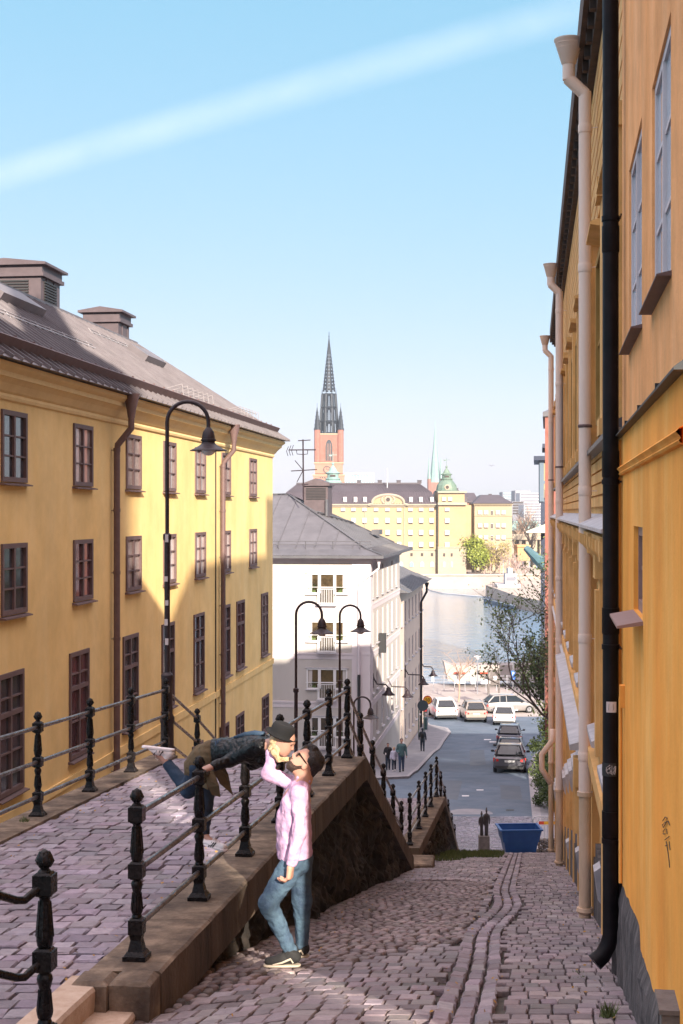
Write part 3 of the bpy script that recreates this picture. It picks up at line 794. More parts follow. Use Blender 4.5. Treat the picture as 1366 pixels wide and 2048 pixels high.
# roof
E = .62; ze, zr = 3.0, 6.6; ry = 4.66
mb = MB(WML)
a0 = Vector((-1, -E, LZ(ze))); a1 = Vector((SEND+E, -E, LZ(ze))); a2 = Vector((SEND+E, 9.3+E, LZ(ze))); a3 = Vector((-1, 9.3+E, LZ(ze))); r0 = Vector((-1, ry, LZ(zr))); r1 = Vector((SEND-ry, ry, LZ(zr)))
mb.poly([a0, a1, r1, r0]); mb.poly([a1, a2, r1]); mb.poly([a2, a3, r0, r1]); mb.poly([a0, r0, a3]); mb.poly([a0, a3, a2, a1])
def seam(mb, p, q, w=.022, h=.055, nrm=Vector((0, 0, 1))):
    d = (q-p); s = d.cross(nrm).normalized()*w; up = nrm*h
    mb.add([p-s, p+s, q+s, q-s, p-s+up, p+s+up, q+s+up, q-s+up], [(4, 5, 6, 7), (0, 1, 5, 4), (1, 2, 6, 5), (2, 3, 7, 6), (3, 0, 4, 7)])
nf = (a1-a0).cross(r0-a0).normalized(); nf = nf if nf.z > 0 else -nf
s = 0.0
while s < SEND+E-.1:
    t = 1.0 if s < SEND-ry else (SEND+E-s)/(ry+E)
    p = Vector((s, -E, LZ(ze))); q = Vector((s, lerp(-E, ry, t), lerp(LZ(ze), LZ(zr), t))); seam(mb, p, q, .026, .075, nf); s += .56
ne = Vector((1, 0, 1.1)).normalized()
for i in range(1, 18):
    y = lerp(-E, 9.3+E, i/18); t = 1-abs(y-4.65)/(4.65+E); p = Vector((SEND+E, y, LZ(ze))); q = p.lerp(Vector((SEND-ry, y, LZ(zr))), t); seam(mb, p, q, .02, .04, ne)
seam(mb, a1, r1, .05, .07); seam(mb, r0, r1, .09, .08)
rf = mb.build('roof', 'metal_roof', Yb)
# snow/gutter board along eave
mb = MB(WML); up = (r0-a0).normalized()
g0 = a0+up*.55; g1 = a1+up*.55-Vector((.55, 0, 0))
mb.prism([g0, g0+nf*.26, g0+nf*.26+up*.05, g0+up*.12], g1-g0)
s = 0.3
while s < SEND-.6:
    c = Vector((s, 0, 0))+g0-Vector((-1, 0, 0))*0; mb.box(Vector((s, g0.y-.012, g0.z+.16)), (.03, .05, .3)); s += 1.12
mb.build('gutter', 'brown_paint', Yb)
# rails/walkway strips and ladders on roof
mb = MB(WML)
def onroof(s, t, h=0): return a0.lerp(r0, t)+Vector((s+1, 0, 0))+nf*h
for (sa, sb, t) in ((0, 17, .47), (22, 32.0, .78)):
    p, q = onroof(sa, t, .06), onroof(sb, t, .06); mb.tube([p, q], .028, 5); mb.tube([onroof(sa, t+.02, .10), onroof(sb, t+.02, .10)], .014, 4)
    k = sa
    while k < sb: mb.tube([onroof(k, t-.03, 0), onroof(k, t+.03, .11)], .014, 4); k += 1.1
for (sa, sb) in ((20.2, 24.6), (29.6, 33.2)):
    for hh in (.18, .34): mb.tube([onroof(sa, .17, hh), onroof(sb, .17, hh)], .010, 4)
    for k in range(7): s = lerp(sa, sb, k/6); mb.tube([onroof(s, .11, 0), onroof(s, .17, .44)], .012, 4); mb.tube([onroof(s, .23, 0), onroof(s, .17, .44)], .012, 4)
mb.build('snow_guard', 'pale_roof_strip', Yb)
for (s, t, w, l) in ((12.2, .68, .9, 3.4), (25.5, .62, .8, 2.6)):
    mb = MB(WML); q0 = onroof(s, t, .0); q1 = onroof(s+l, t, 0)
    mb.prism([q0, q0+nf*.28, q0+nf*.28+up*w, q0+up*w], q1-q0); mb.build('roof_hatch', 'metal_roof', Yb)
def chimney(s0, s1, y0, y1, z0, z1, louver=True, parent=Yb, mm='chimney_metal', W=WML, lz=LZ):
    mb = MB(W); mb.bb(s0, s1, y0, y1, lz(z0), lz(z1)); mb.bb(s0-.12, s1+.12, y0-.12, y1+.12, lz(z1)-.42, lz(z1)-.30)
    mb.bb(s0-.06, s1+.06, y0-.06, y1+.06, lz(z1)-.30, lz(z1)-.06); mb.bb(s0-.22, s1+.22, y0-.22, y1+.22, lz(z1)-.06, lz(z1)+.02)
    mb.prism([(s0-.22, y0-.22, lz(z1)+.02), (s0-.22, y1+.22, lz(z1)+.02), (s0-.22, (y0+y1)/2, lz(z1)+.16)], (s1-s0+.44, 0, 0))
    for x in np.arange(s0+.5, s1, .75): mb.bb(x, x+.03, y0-.03, y0, lz(z0), lz(z1)-.42)
    c = mb.build('chimney', mm, parent)
    if louver:
        m2 = MB(W)
        for k in range(9): m2.bb(s0+.3, s0+1.5, y0-.05, y0-.005, lz(z1)-1.3+k*.09, lz(z1)-1.25+k*.09); m2.bb(s0-.05, s0-.005, y0+.4, y0+1.5, lz(z1)-1.3+k*.09, lz(z1)-1.25+k*.09)
        m2.build('louver', 'black_trim', c)
# chimneys stand on ridge; depth chosen from ridge line
def ridge_s(px): 
    k = (px-683)/F; d = 15.26/(.126-k); return sY(d)
chimney(sY(46), sY(47.9), 4.9, 7.2, 5.3, 8.0)
chimney(sY(54.2), sY(55.7), 4.7, 6.0, 5.3, 7.6, louver=False)
# drainpipes
def drain(d):
    s = sY(d); mb = MB(WML)
    mb.lathe([(.09, LZ(2.42)), (.12, LZ(2.62)), (.21, LZ(2.98)), (.22, LZ(3.03)), (.18, LZ(3.03))], (s, -.52, 0), 14)
    mb.tube([(s, -.52, LZ(2.5)), (s, -.52, LZ(2.15)), (s, -.16, LZ(1.72)), (s, -.14, LZ(1.5)), (s, -.14, 1)], .085, 12)
    for z in (1.55, 0, -1.6, -3.3, -5, -6.7): mb.lathe([(.095, LZ(z)), (.095, LZ(z)+.09)], (s, -.14, 0), 12); mb.bb(s-.012, s+.012, -.1, 0, LZ(z)+.03, LZ(z)+.05)
    mb.build('drainpipe', 'brown_paint', Yb, smooth=True, autosm=40)
drain(37.25); drain(50.4)
mb = MB(WML); mb.tube([(sY(49.7), -.03, LZ(2.4)), (sY(49.7), -.03, 1)], .022, 6); mb.build('cable', 'black_trim', Yb)
# ================================================================ white building
c0 = Vector((WSX(78.5), 78.5, 0)); AXW = Vector((.137, 1, 0)).normalized(); RW = math.atan2(1, .137)
Wb = empty('white_building', (c0.x, c0.y, -14.4), RW, 'white plastered apartment house with balcony windows below a grey hipped roof', 'building')
WW = WM[Wb]; zw = lambda z: z+14.4
LS = 16.6; FW = 17.0
mb = MB(WW)
fh = []; frow = [-4.4, -7.0, -9.58, -12.2]
# front face lies in plane s=0, running along +Y (left). holes in y
yc = 3.35*.78+.0
ycen = (740-653)/F*78.9
for z in frow: fh.append((ycen-1.12, ycen+1.12, zw(z)-.62, zw(z)+1.08)); 
for z in frow: fh.append((ycen+5.5-1.12, ycen+5.5+1.12, zw(z)-.62, zw(z)+1.08))
wallgrid(mb, (0, 0, 0), (0, 1, 0), (-1, 0, 0), 0, FW, 0, zw(-2.45), fh, .12)
sh = []
WR = [(-3.0, -4.7), (-5.5, -7.3), (-8.15, -9.9), (-10.7, -12.4), ]
scol = [1.1, 3.4, 6.2, 9.0, 11.6, 14.4]
for (zt_, zb_) in WR:
    for s in scol: sh.append((s-.42, s+.42, zw(zb_)+.02, zw(zt_)-.02))
wallgrid(mb, (0, 0, 0), (1, 0, 0), (0, -1, 0), 0, LS, -3, zw(-2.45), sh, .14)
mb.quad((0, FW, 0), (LS, FW, 0), (LS, FW, zw(-2.45)), (0, FW, zw(-2.45))); mb.quad((LS, 0, -3), (LS, FW, -3), (LS, FW, zw(-2.45)), (LS, 0, zw(-2.45)))
mb.build('wall', 'white_stucco', Wb)
# bands
mb = MB(WW)
for z in (-5.05, -7.7, -10.35, -12.95):
    mb.bb(-.05, LS, -.05, .0, zw(z)-.05, zw(z)+.05); mb.bb(-.05, .0, 0, FW, zw(z)-.05, zw(z)+.05)
    mb.bb(-.02, LS, -.02, .0, zw(z)-.30, zw(z)-.05); mb.bb(-.02, 0, 0, FW, zw(z)-.30, zw(z)-.05)
mb.bb(-.04, 0, -.04, 1.0, 0, zw(-2.6)); mb.bb(-.04, 1.0, -.04, 0, 0, zw(-2.6))
mb.build('band', 'lilac_stucco', Wb)
mb = MB(WW)
for k, (o, z0, z1) in enumerate(((.12, -2.78, -2.6), (.25, -2.6, -2.48), (.42, -2.48, -2.36))):
    mb.bb(-o, LS+o, -o, FW, zw(z0), zw(z1)-.002)
mb.build('cornice', 'lilac_stucco', Wb)
def french(yc, z, parent, glass):
    mb = MB(WW); Z = zw(z); x0, x1 = -.03, .06
    W2 = 1.12
    for y in (-W2, -.50, -.42, .34, .42, W2-.07): mb.bb(x0, x1, yc+y, yc+y+.07, Z-.02, Z+1.06)
    mb.bb(x0, x1, yc-W2, yc+W2, Z+1.0, Z+1.08)
    mb.bb(x0, x1, yc-W2, yc-.42, Z-.06, Z+.02); mb.bb(x0, x1, yc+.42, yc+W2, Z-.06, Z+.02); mb.bb(x0, x1, yc-.5, yc+.5, Z-.62, Z-.54)
    mb.bb(x0+.001, x1, yc-.5, yc-.42, Z-.6, Z); mb.bb(x0+.001, x1, yc+.42, yc+.5, Z-.6, Z)
    mb.bb(x0, x1, yc-.42, yc+.42, Z+.28, Z+.33)
    w = mb.build('window', 'white_wood', parent)
    m2 = MB(WW); m2.bb(.05, .07, yc-W2, yc+W2, Z-.6, Z+1.05); m2.build('pane', glass, w)
    for ya, yb in ((-W2, -.5), (.5, W2)): m3 = MB(WW); m3.bb(.0, .12, yc+ya, yc+yb, Z-.64, Z-.04); m3.build('infill', 'white_stucco', w)
    m4 = MB(WW); m4.bb(-.14, .0, yc-W2-.05, yc-.46, Z-.10, Z-.06); m4.bb(-.14, 0, yc+.46, yc+W2+.05, Z-.10, Z-.06); m4.bb(-.26, 0, yc-.56, yc+.56, Z-.70, Z-.62); m4.bb(-.06, 0, yc-W2-.06, yc+W2+.06, Z+1.08, Z+1.13); m4.build('sill', 'white_metal', w)
    m5 = MB(WW)
    for k in range(11): y = yc-.48+k*.096; m5.bb(-.20, -.18, y-.01, y+.01, Z-.6, Z+.22)
    m5.bb(-.21, -.17, yc-.5, yc+.5, Z+.21, Z+.24); m5.bb(-.21, -.17, yc-.5, yc+.5, Z-.55, Z-.53); m5.bb(-.21, 0, yc-.5, yc-.47, Z+.19, Z+.22); m5.bb(-.21, 0, yc+.47, yc+.5, Z+.19, Z+.22)
    m5.bb(-.14, -.12, yc-W2-.05, yc+W2+.05, Z+.31, Z+.33)
    m5.build('balcony_railing', 'white_wood', w)
    # curtains and plants indoors
    for ya, yb in ((.82, 1.03), (-1.03, -.86)): m6 = MB(WW); m6.bb(.035, .045, yc+ya, yc+yb, Z+.05, Z+1.0); m6.build('curtain', 'blind', w)
    m7 = MB(WW)
    for yy in (.72, -.72):
        m7 = MB(WW); m7.bb(-.0, .04, yc+yy-.1, yc+yy+.1, Z+.0, Z+.14)
        for k in range(40):
            c = Vector((.02, yc+yy+random.gauss(0, .11), Z+.12+abs(random.gauss(0, .13)))); a = Vector((0, random.uniform(-.05, .05), random.uniform(.02, .06))); b = Vector((-.03, random.uniform(-.04, .04), random.uniform(-.03, .03)))
            m7.add([c, c+a, c+a+b, c+b], [(0, 1, 2, 3)])
        m7.build('house_plant', 'leaf_green', w)
for i, z in enumerate(frow): french(ycen, z, Wb, 'glass_room')
zt0, zb0 = WR[0]
wp = window(Wb, (scol[0], -.0, zw(zb0)), math.pi, .86, 1.75, 'lilac_stucco', 'glass_dark', 1, (.5,), .07, -.04, 'white_metal', sillout=.12, glass_depth=-.05)
wpl = window(Wb, (scol[4], -.0, zw(WR[1][1])), math.pi, .86, 1.75, 'white_wood', 'glass_sky', 1, (.5,), .07, -.04, 'white_metal', sillout=.12, glass_depth=-.05)
for i, (a, b) in enumerate(WR):
    for j, s in enumerate(scol):
        if (i, j) in ((0, 0), (1, 4)): continue
        wcopy(wpl if j == 3 or (i+j) % 5 == 0 else wp, (s, 0, zw(b)))
# roof
EO = .75
mb = MB(WW); ez = zw(-2.34)
q = [Vector((-EO, -EO, ez)), Vector((LS+EO, -EO, ez)), Vector((LS+EO, FW, ez)), Vector((-EO, FW, ez))]
ap = Vector((LS*.5-.4, 5.9, zw(1.05))); ap2 = Vector((LS*.5-.4, FW-2, zw(1.05)))
kick = lambda p: Vector((ap.x+(p.x-ap.x)*.86, ap.y+(p.y-ap.y)*.84, lerp(p.z, ap.z, .10)))
k0, k1 = kick(q[0]), kick(q[1]); k3 = Vector((k0.x, FW, k0.z)); k2 = Vector((k1.x, FW, k1.z))
for f in ([q[0], q[1], k1, k0], [q[3], q[0], k0, k3], [q[1], q[2], k2, k1], [k0, k1, ap], [k0, ap, ap2, k3], [k1, k2, ap2, ap], [q[0], q[3], q[2], q[1]]): mb.poly(f)
def seamset(A, B, Cc, Dd, n):      # from edge AB (eave) to edge CD (ridge side)
    for i in range(n+1):
        t = i/n; seam(mb, A.lerp(B, t), Cc.lerp(Dd, t), .02, .04)
for i in range(1, 17):
    t = i/17; p = k0.lerp(k1, t); seam(mb, p, p.lerp(ap, 1-abs(t-.5)*.0) if False else Vector((p.x, lerp(p.y, ap.y, min(1, (p.x-k0.x)/(ap.x-k0.x), (k1.x-p.x)/(k1.x-ap.x))), lerp(p.z, ap.z, min(1, (p.x-k0.x)/(ap.x-k0.x), (k1.x-p.x)/(k1.x-ap.x))))), .02, .04)
for i in range(0, 16):
    y = -.0+i*1.05; 
    if y > FW: break
    t = min(1, (y-k0.y)/(ap.y-k0.y)); seam(mb, Vector((k0.x, y, k0.z)), Vector((lerp(k0.x, ap.x, t), y, lerp(k0.z, ap.z, t))), .02, .04)
seam(mb, k0, ap, .05, .07); seam(mb, k1, ap, .05, .07); seam(mb, ap, ap2, .06, .07); seam(mb, q[0], k0, .04, .05)
for i in range(1, 22): t = i/22; seam(mb, q[0].lerp(q[1], t), k0.lerp(k1, t), .02, .04)
mb.build('roof', 'metal_roof_dark', Wb)
mb = MB(WW)
for h in (.22, .40): mb.tube([Vector((k0.x-.1, 0, k0.z+h)), Vector((k0.x-.1, FW, k0.z+h))], .025, 5)
for i in range(12): mb.tube([Vector((k0.x-.1, .6+i*1.5, k0.z-.05)), Vector((k0.x-.1, .6+i*1.5, k0.z+.42))], .025, 4)
for i in range(26): mb.bb(-EO-.06, -EO+.1, .3+i*.62, .36+i*.62, ez-.12, ez+.02)
mb.build('snow_guard', 'metal_roof_dark', Wb)
mb = MB(WW); mb.bb(-EO-.05, -EO+.03, -EO, FW, ez-.16, ez-.01); mb.bb(-EO, LS+EO, -EO-.05, -EO+.03, ez-.16, ez-.01); mb.build('gutter', 'metal_roof_dark', Wb)
# chimney on white roof
def wl_(px, d): p = P(px, 0, d); v = WW.inverted() @ Vector((p.x, d, 0)); return v
va, vb = wl_(613, 87.0), wl_(661, 87.0)
mb = MB(WW); mb.bb(va.x-.9, va.x+.9, vb.y, va.y, zw(-.6), zw(1.75)); mb.bb(va.x-1.05, va.x+1.05, vb.y-.12, va.y+.12, zw(1.55), zw(1.68))
mb.prism([(va.x-1.05, vb.y-.12, zw(1.68)), (va.x-1.05, va.y+.12, zw(1.68)), (va.x-1.05, (va.y+vb.y)/2, zw(2.0))], (2.1, 0, 0))
ch = mb.build('chimney', 'chimney_metal', Wb)
mb = MB(WW)
for k in range(8): mb.bb(va.x-.95, va.x-.905, vb.y+.12, va.y-.12, zw(.75)+k*.09, zw(.79)+k*.09)
mb.build('louver', 'black_trim', ch)
mb = MB(WW)
f = lambda s, t, h=.06: q[0].lerp(ap, 0)+Vector((0, 0, 0))
for (sa, sb, t) in ((3.5, 11.0, .55),):
    pA = Vector((lerp(k0.x, k1.x, .33), lerp(k0.y, ap.y, .62), lerp(k0.z, ap.z, .62)+.12)); pB = Vector((lerp(k0.x, k1.x, .78), lerp(k0.y, ap.y, .4), lerp(k0.z, ap.z, .4)+.12)); mb.tube([pA, pB], .06, 5)
mb.box(Vector((7.0, 3.4, zw(.25))), (.35, .12, 1.0)); mb.box(Vector((12.2, 1.0, zw(-1.25))), (1.7, .5, .3)); mb.build('roof_hatch', 'metal_roof_dark', Wb)
# downpipe at the corner
mb = MB(WW); mb.lathe([(.07, ez-.5), (.1, ez-.35), (.17, ez-.1), (.17, ez-.04)], (-.3, -.5, 0), 10)
mb.tube([(-.3, -.5, ez-.4), (-.3, -.5, ez-.7), (-.13, .55, ez-1.5), (-.13, .6, ez-1.9), (-.13, .6, 1.2)], .06, 8); mb.build('drainpipe', 'lilac_stucco', Wb, smooth=True, autosm=40)
mb = MB(WW); mb.tube([(-.13, .6, 5.6), (-.13, .6, .3)], .085, 8); mb.build('drainpipe', 'black_trim', Wb)
# antenna on roof
A0 = P(607, 964, 84.0); an = MB()
def ap_(px, py): return P(px, py, 84.0)
an.tube([ap_(607, 1000), ap_(606, 879)], .05, 6)
for a, b, r in (((577, 900), (632, 899.5), .035), ((596, 881.5), (621, 880), .03), ((582, 942), (634, 939), .03), ((590, 921), (606, 940), .025), ((594, 964), (606, 941), .025)): an.tube([ap_(*a), ap_(*b)], r, 5)
for x, y0, y1 in ((574, 893, 912), (579, 891, 911), (584, 890, 911)): an.tube([ap_(x+3, y0), ap_(x-1, (y0+y1)/2), ap_(x+2, y1)], .018, 4)
an.tube([ap_(593, 901), ap_(594, 908), ap_(606, 909), ap_(615, 908), ap_(615.5, 900)], .022, 5)
for x in range(612, 632, 4): an.tube([ap_(x, 898), ap_(x, 901.5)], .015, 4)
tag(an.build('antenna', 'lamp_metal', None, origin=A0), 'grey television antenna mast on the white house roof beside its chimney', 'antenna')
# second section (peach) beyond
c1 = Vector((WSX(95.3), 95.3, 0)); Pb = empty('peach_building', (c1.x-.05, c1.y, -17), RW, 'pale peach apartment house with lower curved roof behind the white house', 'building')
WP = WM[Pb]; zp = lambda z: z+17; LP = 19.5
mb = MB(WP); ph = []
for (a, b) in ((-6.1, -7.6), (-8.9, -10.4), (-11.6, -13.1), (-14.2, -15.4)):
    for s in (1.6, 4.4, 7.2, 10.0, 12.8, 15.6, 18.2): ph.append((s-.45, s+.45, zp(b), zp(a)))
mb2h = ph
wallgrid(mb, (0, 0, 0), (1, 0, 0), (0, -1, 0), 0, LP, 0, zp(-5.3), ph, .12)
mb.quad((0, 0, zp(-9)), (0, 9, zp(-9)), (0, 9, zp(-5.3)), (0, 0, zp(-5.3))); mb.quad((LP, 0, 0), (LP, 9, 0), (LP, 9, zp(-5.3)), (LP, 0, zp(-5.3)))
mb.build('wall', 'peach_stucco', Pb)
wq = None
for (a, b, z0, z1) in ph:
    L0 = ((a+b)/2, 0, z0)
    if wq is None: wq = window(Pb, L0, math.pi, .92, 1.5, 'lilac_stucco', 'glass_dark', 1, (.5,), .07, -.03, 'white_metal', glass_depth=-.05)
    else: wcopy(wq, L0)
mb = MB(WP); e = zp(-5.3)
A = [(-.3, -.7, e), (LP+.7, -.7, e), (LP+.7, 9, e), (-.3, 9, e)]; B = [(-.3, .5, e+.5), (LP-.5, .5, e+.5), (LP-.5, 9, e+.5), (-.3, 9, e+.5)]; Cc = [(-.3, 4.5, e+2.6), (LP-4.5, 4.5, e+2.6)]
V_ = lambda t: Vector(t)
for f_ in ([A[0], A[1], B[1], B[0]], [A[1], A[2], B[2], B[1]], [B[0], B[1], Cc[1], Cc[0]], [B[1], B[2], Cc[1]], [B[2], B[3], Cc[0], Cc[1]], [A[0], A[3], A[2], A[1]], [A[0], B[0], Cc[0], B[3], A[3]]): mb.poly([V_(t) for t in f_])
for i in range(1, 20):
    x = i*1.0; seam(mb, V_((x, -.7, e)), V_((x, .5, e+.5)), .02, .04); t = min(1, (LP-.5-x)/4.0); 
    if t > 0: seam(mb, V_((x, .5, e+.5)), V_((x, lerp(.5, 4.5, t), lerp(e+.5, e+2.6, t))), .02, .04)
mb.build('roof', 'metal_roof_dark', Pb)
mb = MB(WP); mb.bb(.3, 1.2, 1.2, 2.2, e+.3, e+2.1); mb.build('chimney', 'chimney_metal', Pb)
mb = MB(WP); mb.lathe([(.08, e-.5), (.2, e-.1)], (LP-3.4, -.55, 0), 10); mb.tube([(LP-3.4, -.55, e-.4), (LP-3.4, -.55, e-.8), (LP-3.4, -.12, e-1.6), (LP-3.4, -.12, .2)], .09, 8); mb.build('drainpipe', 'black_trim', Pb, smooth=True, autosm=40)
# sign box on the white wall + door
mb = MB(WW); mb.bb(3.9, 4.3, -.42, -.03, zw(-8.0), zw(-6.9)); tag(mb.build('sign_box', 'black_trim', None, origin=tuple(c0+Vector((.6, 4, -7)))), 'small black sign box fixed high on the shaded side of the white house', 'sign')
# ================================================================ orange building (right, near)
OW = lambda d: .54+.144*d
AO = Vector((.144, 1, 0)).normalized(); RO = math.atan2(1, .144); dO = 5.85; NO = math.hypot(1, .144)
Ob = empty('orange_building', (OW(dO), dO, -3.2), RO, 'orange plastered house with tall pale windows and a dark stone plinth at the right edge', 'building')
WO = WM[Ob]; so = lambda d: (d-dO)*NO; zo = lambda z: z+3.2; SO = so(11.3)
mb = MB(WO); ZL = .57
lh = [(so(8.49), so(9.35), zo(-.63), zo(-.10))]
wallgrid(mb, (0, 0, 0), (1, 0, 0), (0, 1, 0), 0, SO, zo(-4.3), zo(ZL), [(so(8.49), so(9.4), zo(-.63), zo(-.09))], .10)
mb.quad((SO, 0, zo(-4.3)), (SO, -11, zo(-4.3)), (SO, -11, zo(ZL)), (SO, 0, zo(ZL))); mb.quad((0, 0, zo(-4.3)), (0, -11, zo(-4.3)), (0, -11, zo(ZL)), (0, 0, zo(ZL)))
mb.build('wall', 'orange_stucco', Ob)
mb = MB(WO); U = -.02
uh = [(so(6.74), so(7.98), zo(1.12), zo(2.33)), (so(8.88), so(10.3), zo(1.15), zo(2.42))]
wallgrid(mb, (0, U, 0), (1, 0, 0), (0, 1, 0), 0, SO, zo(ZL), zo(10.3), uh, .06)
mb.quad((SO, U, zo(ZL)), (SO, -11, zo(ZL)), (SO, -11, zo(10.3)), (SO, U, zo(10.3))); mb.quad((0, U, zo(ZL)), (0, -11, zo(ZL)), (0, -11, zo(10.3)), (0, U, zo(10.3)))
mb.quad((0, U, zo(10.3)), (SO, U, zo(10.3)), (SO, -11, zo(10.3)), (0, -11, zo(10.3)))
mb.bb(so(3.8), -.001, U-11, U, zo(3.6), zo(10.3)); mb.bb(so(3.8), -.001, U-1.2, U, zo(10.3), zo(24))  # unseen overhang added above the gap, shaped to block the sun
mb.build('upper_wall', 'orange_upper', Ob)
# ledge, moulding
mb = MB(WO)
mb.prism([(-.1, U, zo(ZL)+.06), (-.1, .05, zo(ZL)+.008), (-.1, .05, zo(ZL)-.004), (-.1, U, zo(ZL)-.004)], (SO+.12, 0, 0)); 
for k in range(4): s = .9+k*1.4; mb.bb(s, s+.02, -.01, .052, zo(ZL)+.0, zo(ZL)+.03)
mb.build('ledge', 'black_trim', Ob)
mb = MB(WO)
pr = [(0, .27), (.022, .275), (.03, .285), (.022, .295), (.028, .305), (.042, .32), (.028, .335), (.02, .34), (0, .345)]
vs = [Vector((s, o_, zo(z))) for s in (-.1, SO+.01) for o_, z in pr]; n = len(pr); mb.add(vs, [(i, i+1, n+i+1, n+i) for i in range(n-1)])
mb.build('moulding', 'orange_stucco', Ob)
mb = MB(WO); mb.bb(SO-.30, SO+.012, 0, .02, zo(-2.9), zo(ZL)-.02); mb.build('corner_strip', 'orange_stucco', Ob)
# tall windows: pale frames
for (a, b, z0, z1) in uh:
    mb = MB(WO); y0, y1 = -.075, -.035; fr = .05
    mb.bb(a, a+fr, y0, y1, z0, z1); mb.bb(b-fr, b, y0, y1, z0, z1); mb.bb(a+fr, b-fr, y0, y1, z0, z0+fr); mb.bb(a+fr, b-fr, y0, y1, z1-fr, z1)
    m_ = (a+b)/2; mb.bb(m_-.025, m_+.025, y0, y1+.005, z0+fr, z1-fr)
    for t in (.33, .66): z = lerp(z0, z1, t); mb.bb(a+fr, m_-.025, y0, y1-.006, z-.012, z+.012); mb.bb(m_+.025, b-fr, y0, y1-.006, z-.012, z+.012)
    w = mb.build('window', 'lilac_stucco', Ob)
    g = MB(WO); g.bb(a+.02, b-.02, -.056, -.05, z0+.03, z1-.03); g.build('pane', 'glass_sky', w)
    s = MB(WO); s.prism([(a-.05, U-.08, z0+.015), (a-.05, .05, z0-.02), (a-.05, .05, z0-.028), (a-.05, U-.08, z0-.03)], (b-a+.1, 0, 0)); s.build('sill', 'brown_paint', w)
a, b, z0, z1 = so(8.49), so(9.4), zo(-.63), zo(-.09)
mb = MB(WO); y0, y1 = -.10, -.03; fr = .045
mb.bb(a, a+fr, y0, y1, z0, z1); mb.bb(b-fr, b, y0, y1, z0, z1); mb.bb(a+fr, b-fr, y0, y1, z0, z0+.07); mb.bb(a+fr, b-fr, y0, y1, z1-.06, z1)
mb.bb((a+b)/2-.02, (a+b)/2+.02, y0, y1-.01, z0+.07, z1-.06); mb.bb(a+fr, b-fr, y0, y1-.018, (z0+z1)/2-.012, (z0+z1)/2+.012)
w = mb.build('window', 'brown_light', Ob); g = MB(WO); g.bb(a+.02, b-.02, -.085, -.075, z0+.02, z1-.02); g.build('pane', 'glass_curtain', w)
s = MB(WO); s.prism([(a-.06, -.08, z0+.01), (a-.06, .15, z0-.035), (a-.06, .15, z0-.05), (a-.06, -.08, z0-.02)], (b-a+.12, 0, 0)); s.build('sill', 'brown_light', w)
# plinth (rough stone) following the slope, stepped
mb = MB(WO); ns = 90; vs = []
for i in range(ns+1):
    s = lerp(-.2, SO+.02, i/ns); d = dO+s/NO; topz = interp(d, [5.6, 8.7, 8.75, 11.3], [-2.28, -2.62, -2.50, -2.86]); bot = zs(d)-.3
    for k in range(9):
        t = k/8; e = .018+abs(nz(s*4.2, t*9, 7))*.03
        if k == 0: e = 0
        vs.append(Vector((s, e, zo(lerp(topz+nz(s*3, 2)*.02, bot, t)))))
mb.add(vs, [(i*9+k, (i+1)*9+k, (i+1)*9+k+1, i*9+k+1) for i in range(ns) for k in range(8)])
mb.quad((SO+.02, 0, zo(-2.9)), (SO+.02, .06, zo(-2.9)), (SO+.02, .06, zo(-4.2)), (SO+.02, 0, zo(-4.2)))
mb.build('plinth', 'plinth_dark', Ob)
# black drainpipe
mb = MB(WO); s = so(10.9); R_ = .06; y = .085
mb.tube([(s, y, zo(15)), (s, y, zo(-3.18)), (s-.01, y+.02, zo(-3.26)), (s-.03, y+.06, zo(-3.33)), (s-.05, y+.12, zo(-3.38))], [R_, R_, R_*1.02, R_*1.05, R_*1.12], 18)
for z in (2.05, .36, -.82, -2.35): mb.lathe([(R_+.002, zo(z)-.1), (R_+.006, zo(z)-.09), (R_+.006, zo(z)+.1), (R_+.002, zo(z)+.1)], (s, y, 0), 18)
for z in (2.2, .22, -1.02, -2.48): mb.bb(s-.16, s, y-.075, y-.065, zo(z), zo(z)+.012); mb.lathe([(R_+.008, zo(z)-.012), (R_+.008, zo(z)+.025)], (s, y, 0), 18)
mb.bb(s-.02, s+.05, y-.06, .0, zo(-3.0), zo(-2.6))
dp = mb.build('drainpipe', 'black_pipe', Ob, smooth=True, autosm=40)
def curved_sticker(z0, z1, a0, a1, m, name='sticker'):
    mb = MB(WO); vs = []; 
    for z in (z0, z1):
        for k in range(7): a = lerp(a0, a1, k/6); vs.append(Vector((s+(R_+.009)*math.cos(a), y+(R_+.009)*math.sin(a), zo(z))))
    mb.add(vs, [(k, k+1, k+8, k+7) for k in range(6)]); return mb.build(name, m, dp)
# direction towards camera from pipe is roughly -s
curved_sticker(-1.50, -1.42, math.radians(150), math.radians(215), 'sticker')
curved_sticker(-1.98, -1.88, math.radians(110), math.radians(215), 'black_trim')
mb = MB(WO)
def onpipe(t, v, zc, h, o=.0115): a = math.radians(lerp(150, 210, t)); return Vector((s+(R_+o)*math.cos(a), y+(R_+o)*math.sin(a), zo(zc)+v*h))
rr_ = random.Random(4)
for k in range(10):
    p = (rr_.random(), rr_.uniform(-.5, .5)); pts_ = [onpipe(p[0], p[1], -1.93, .08)]
    for j in range(3): pts_.append(onpipe(min(1, max(0, p[0]+rr_.uniform(-.3, .3))), rr_.uniform(-.5, .5), -1.93, .08))
    mb.tube(pts_, .0016, 4)
mb.build('scribble', 'sticker', dp)
mb = MB(WO); mb.tube([onpipe(.25, -.3, -1.46, .08), onpipe(.3, .3, -1.46, .08)], .0012, 4); mb.tube([onpipe(.7, .3, -1.46, .08), onpipe(.75, -.2, -1.46, .08), onpipe(.68, -.3, -1.46, .08)], .0012, 4); mb.build('scribble', 'ink', dp)
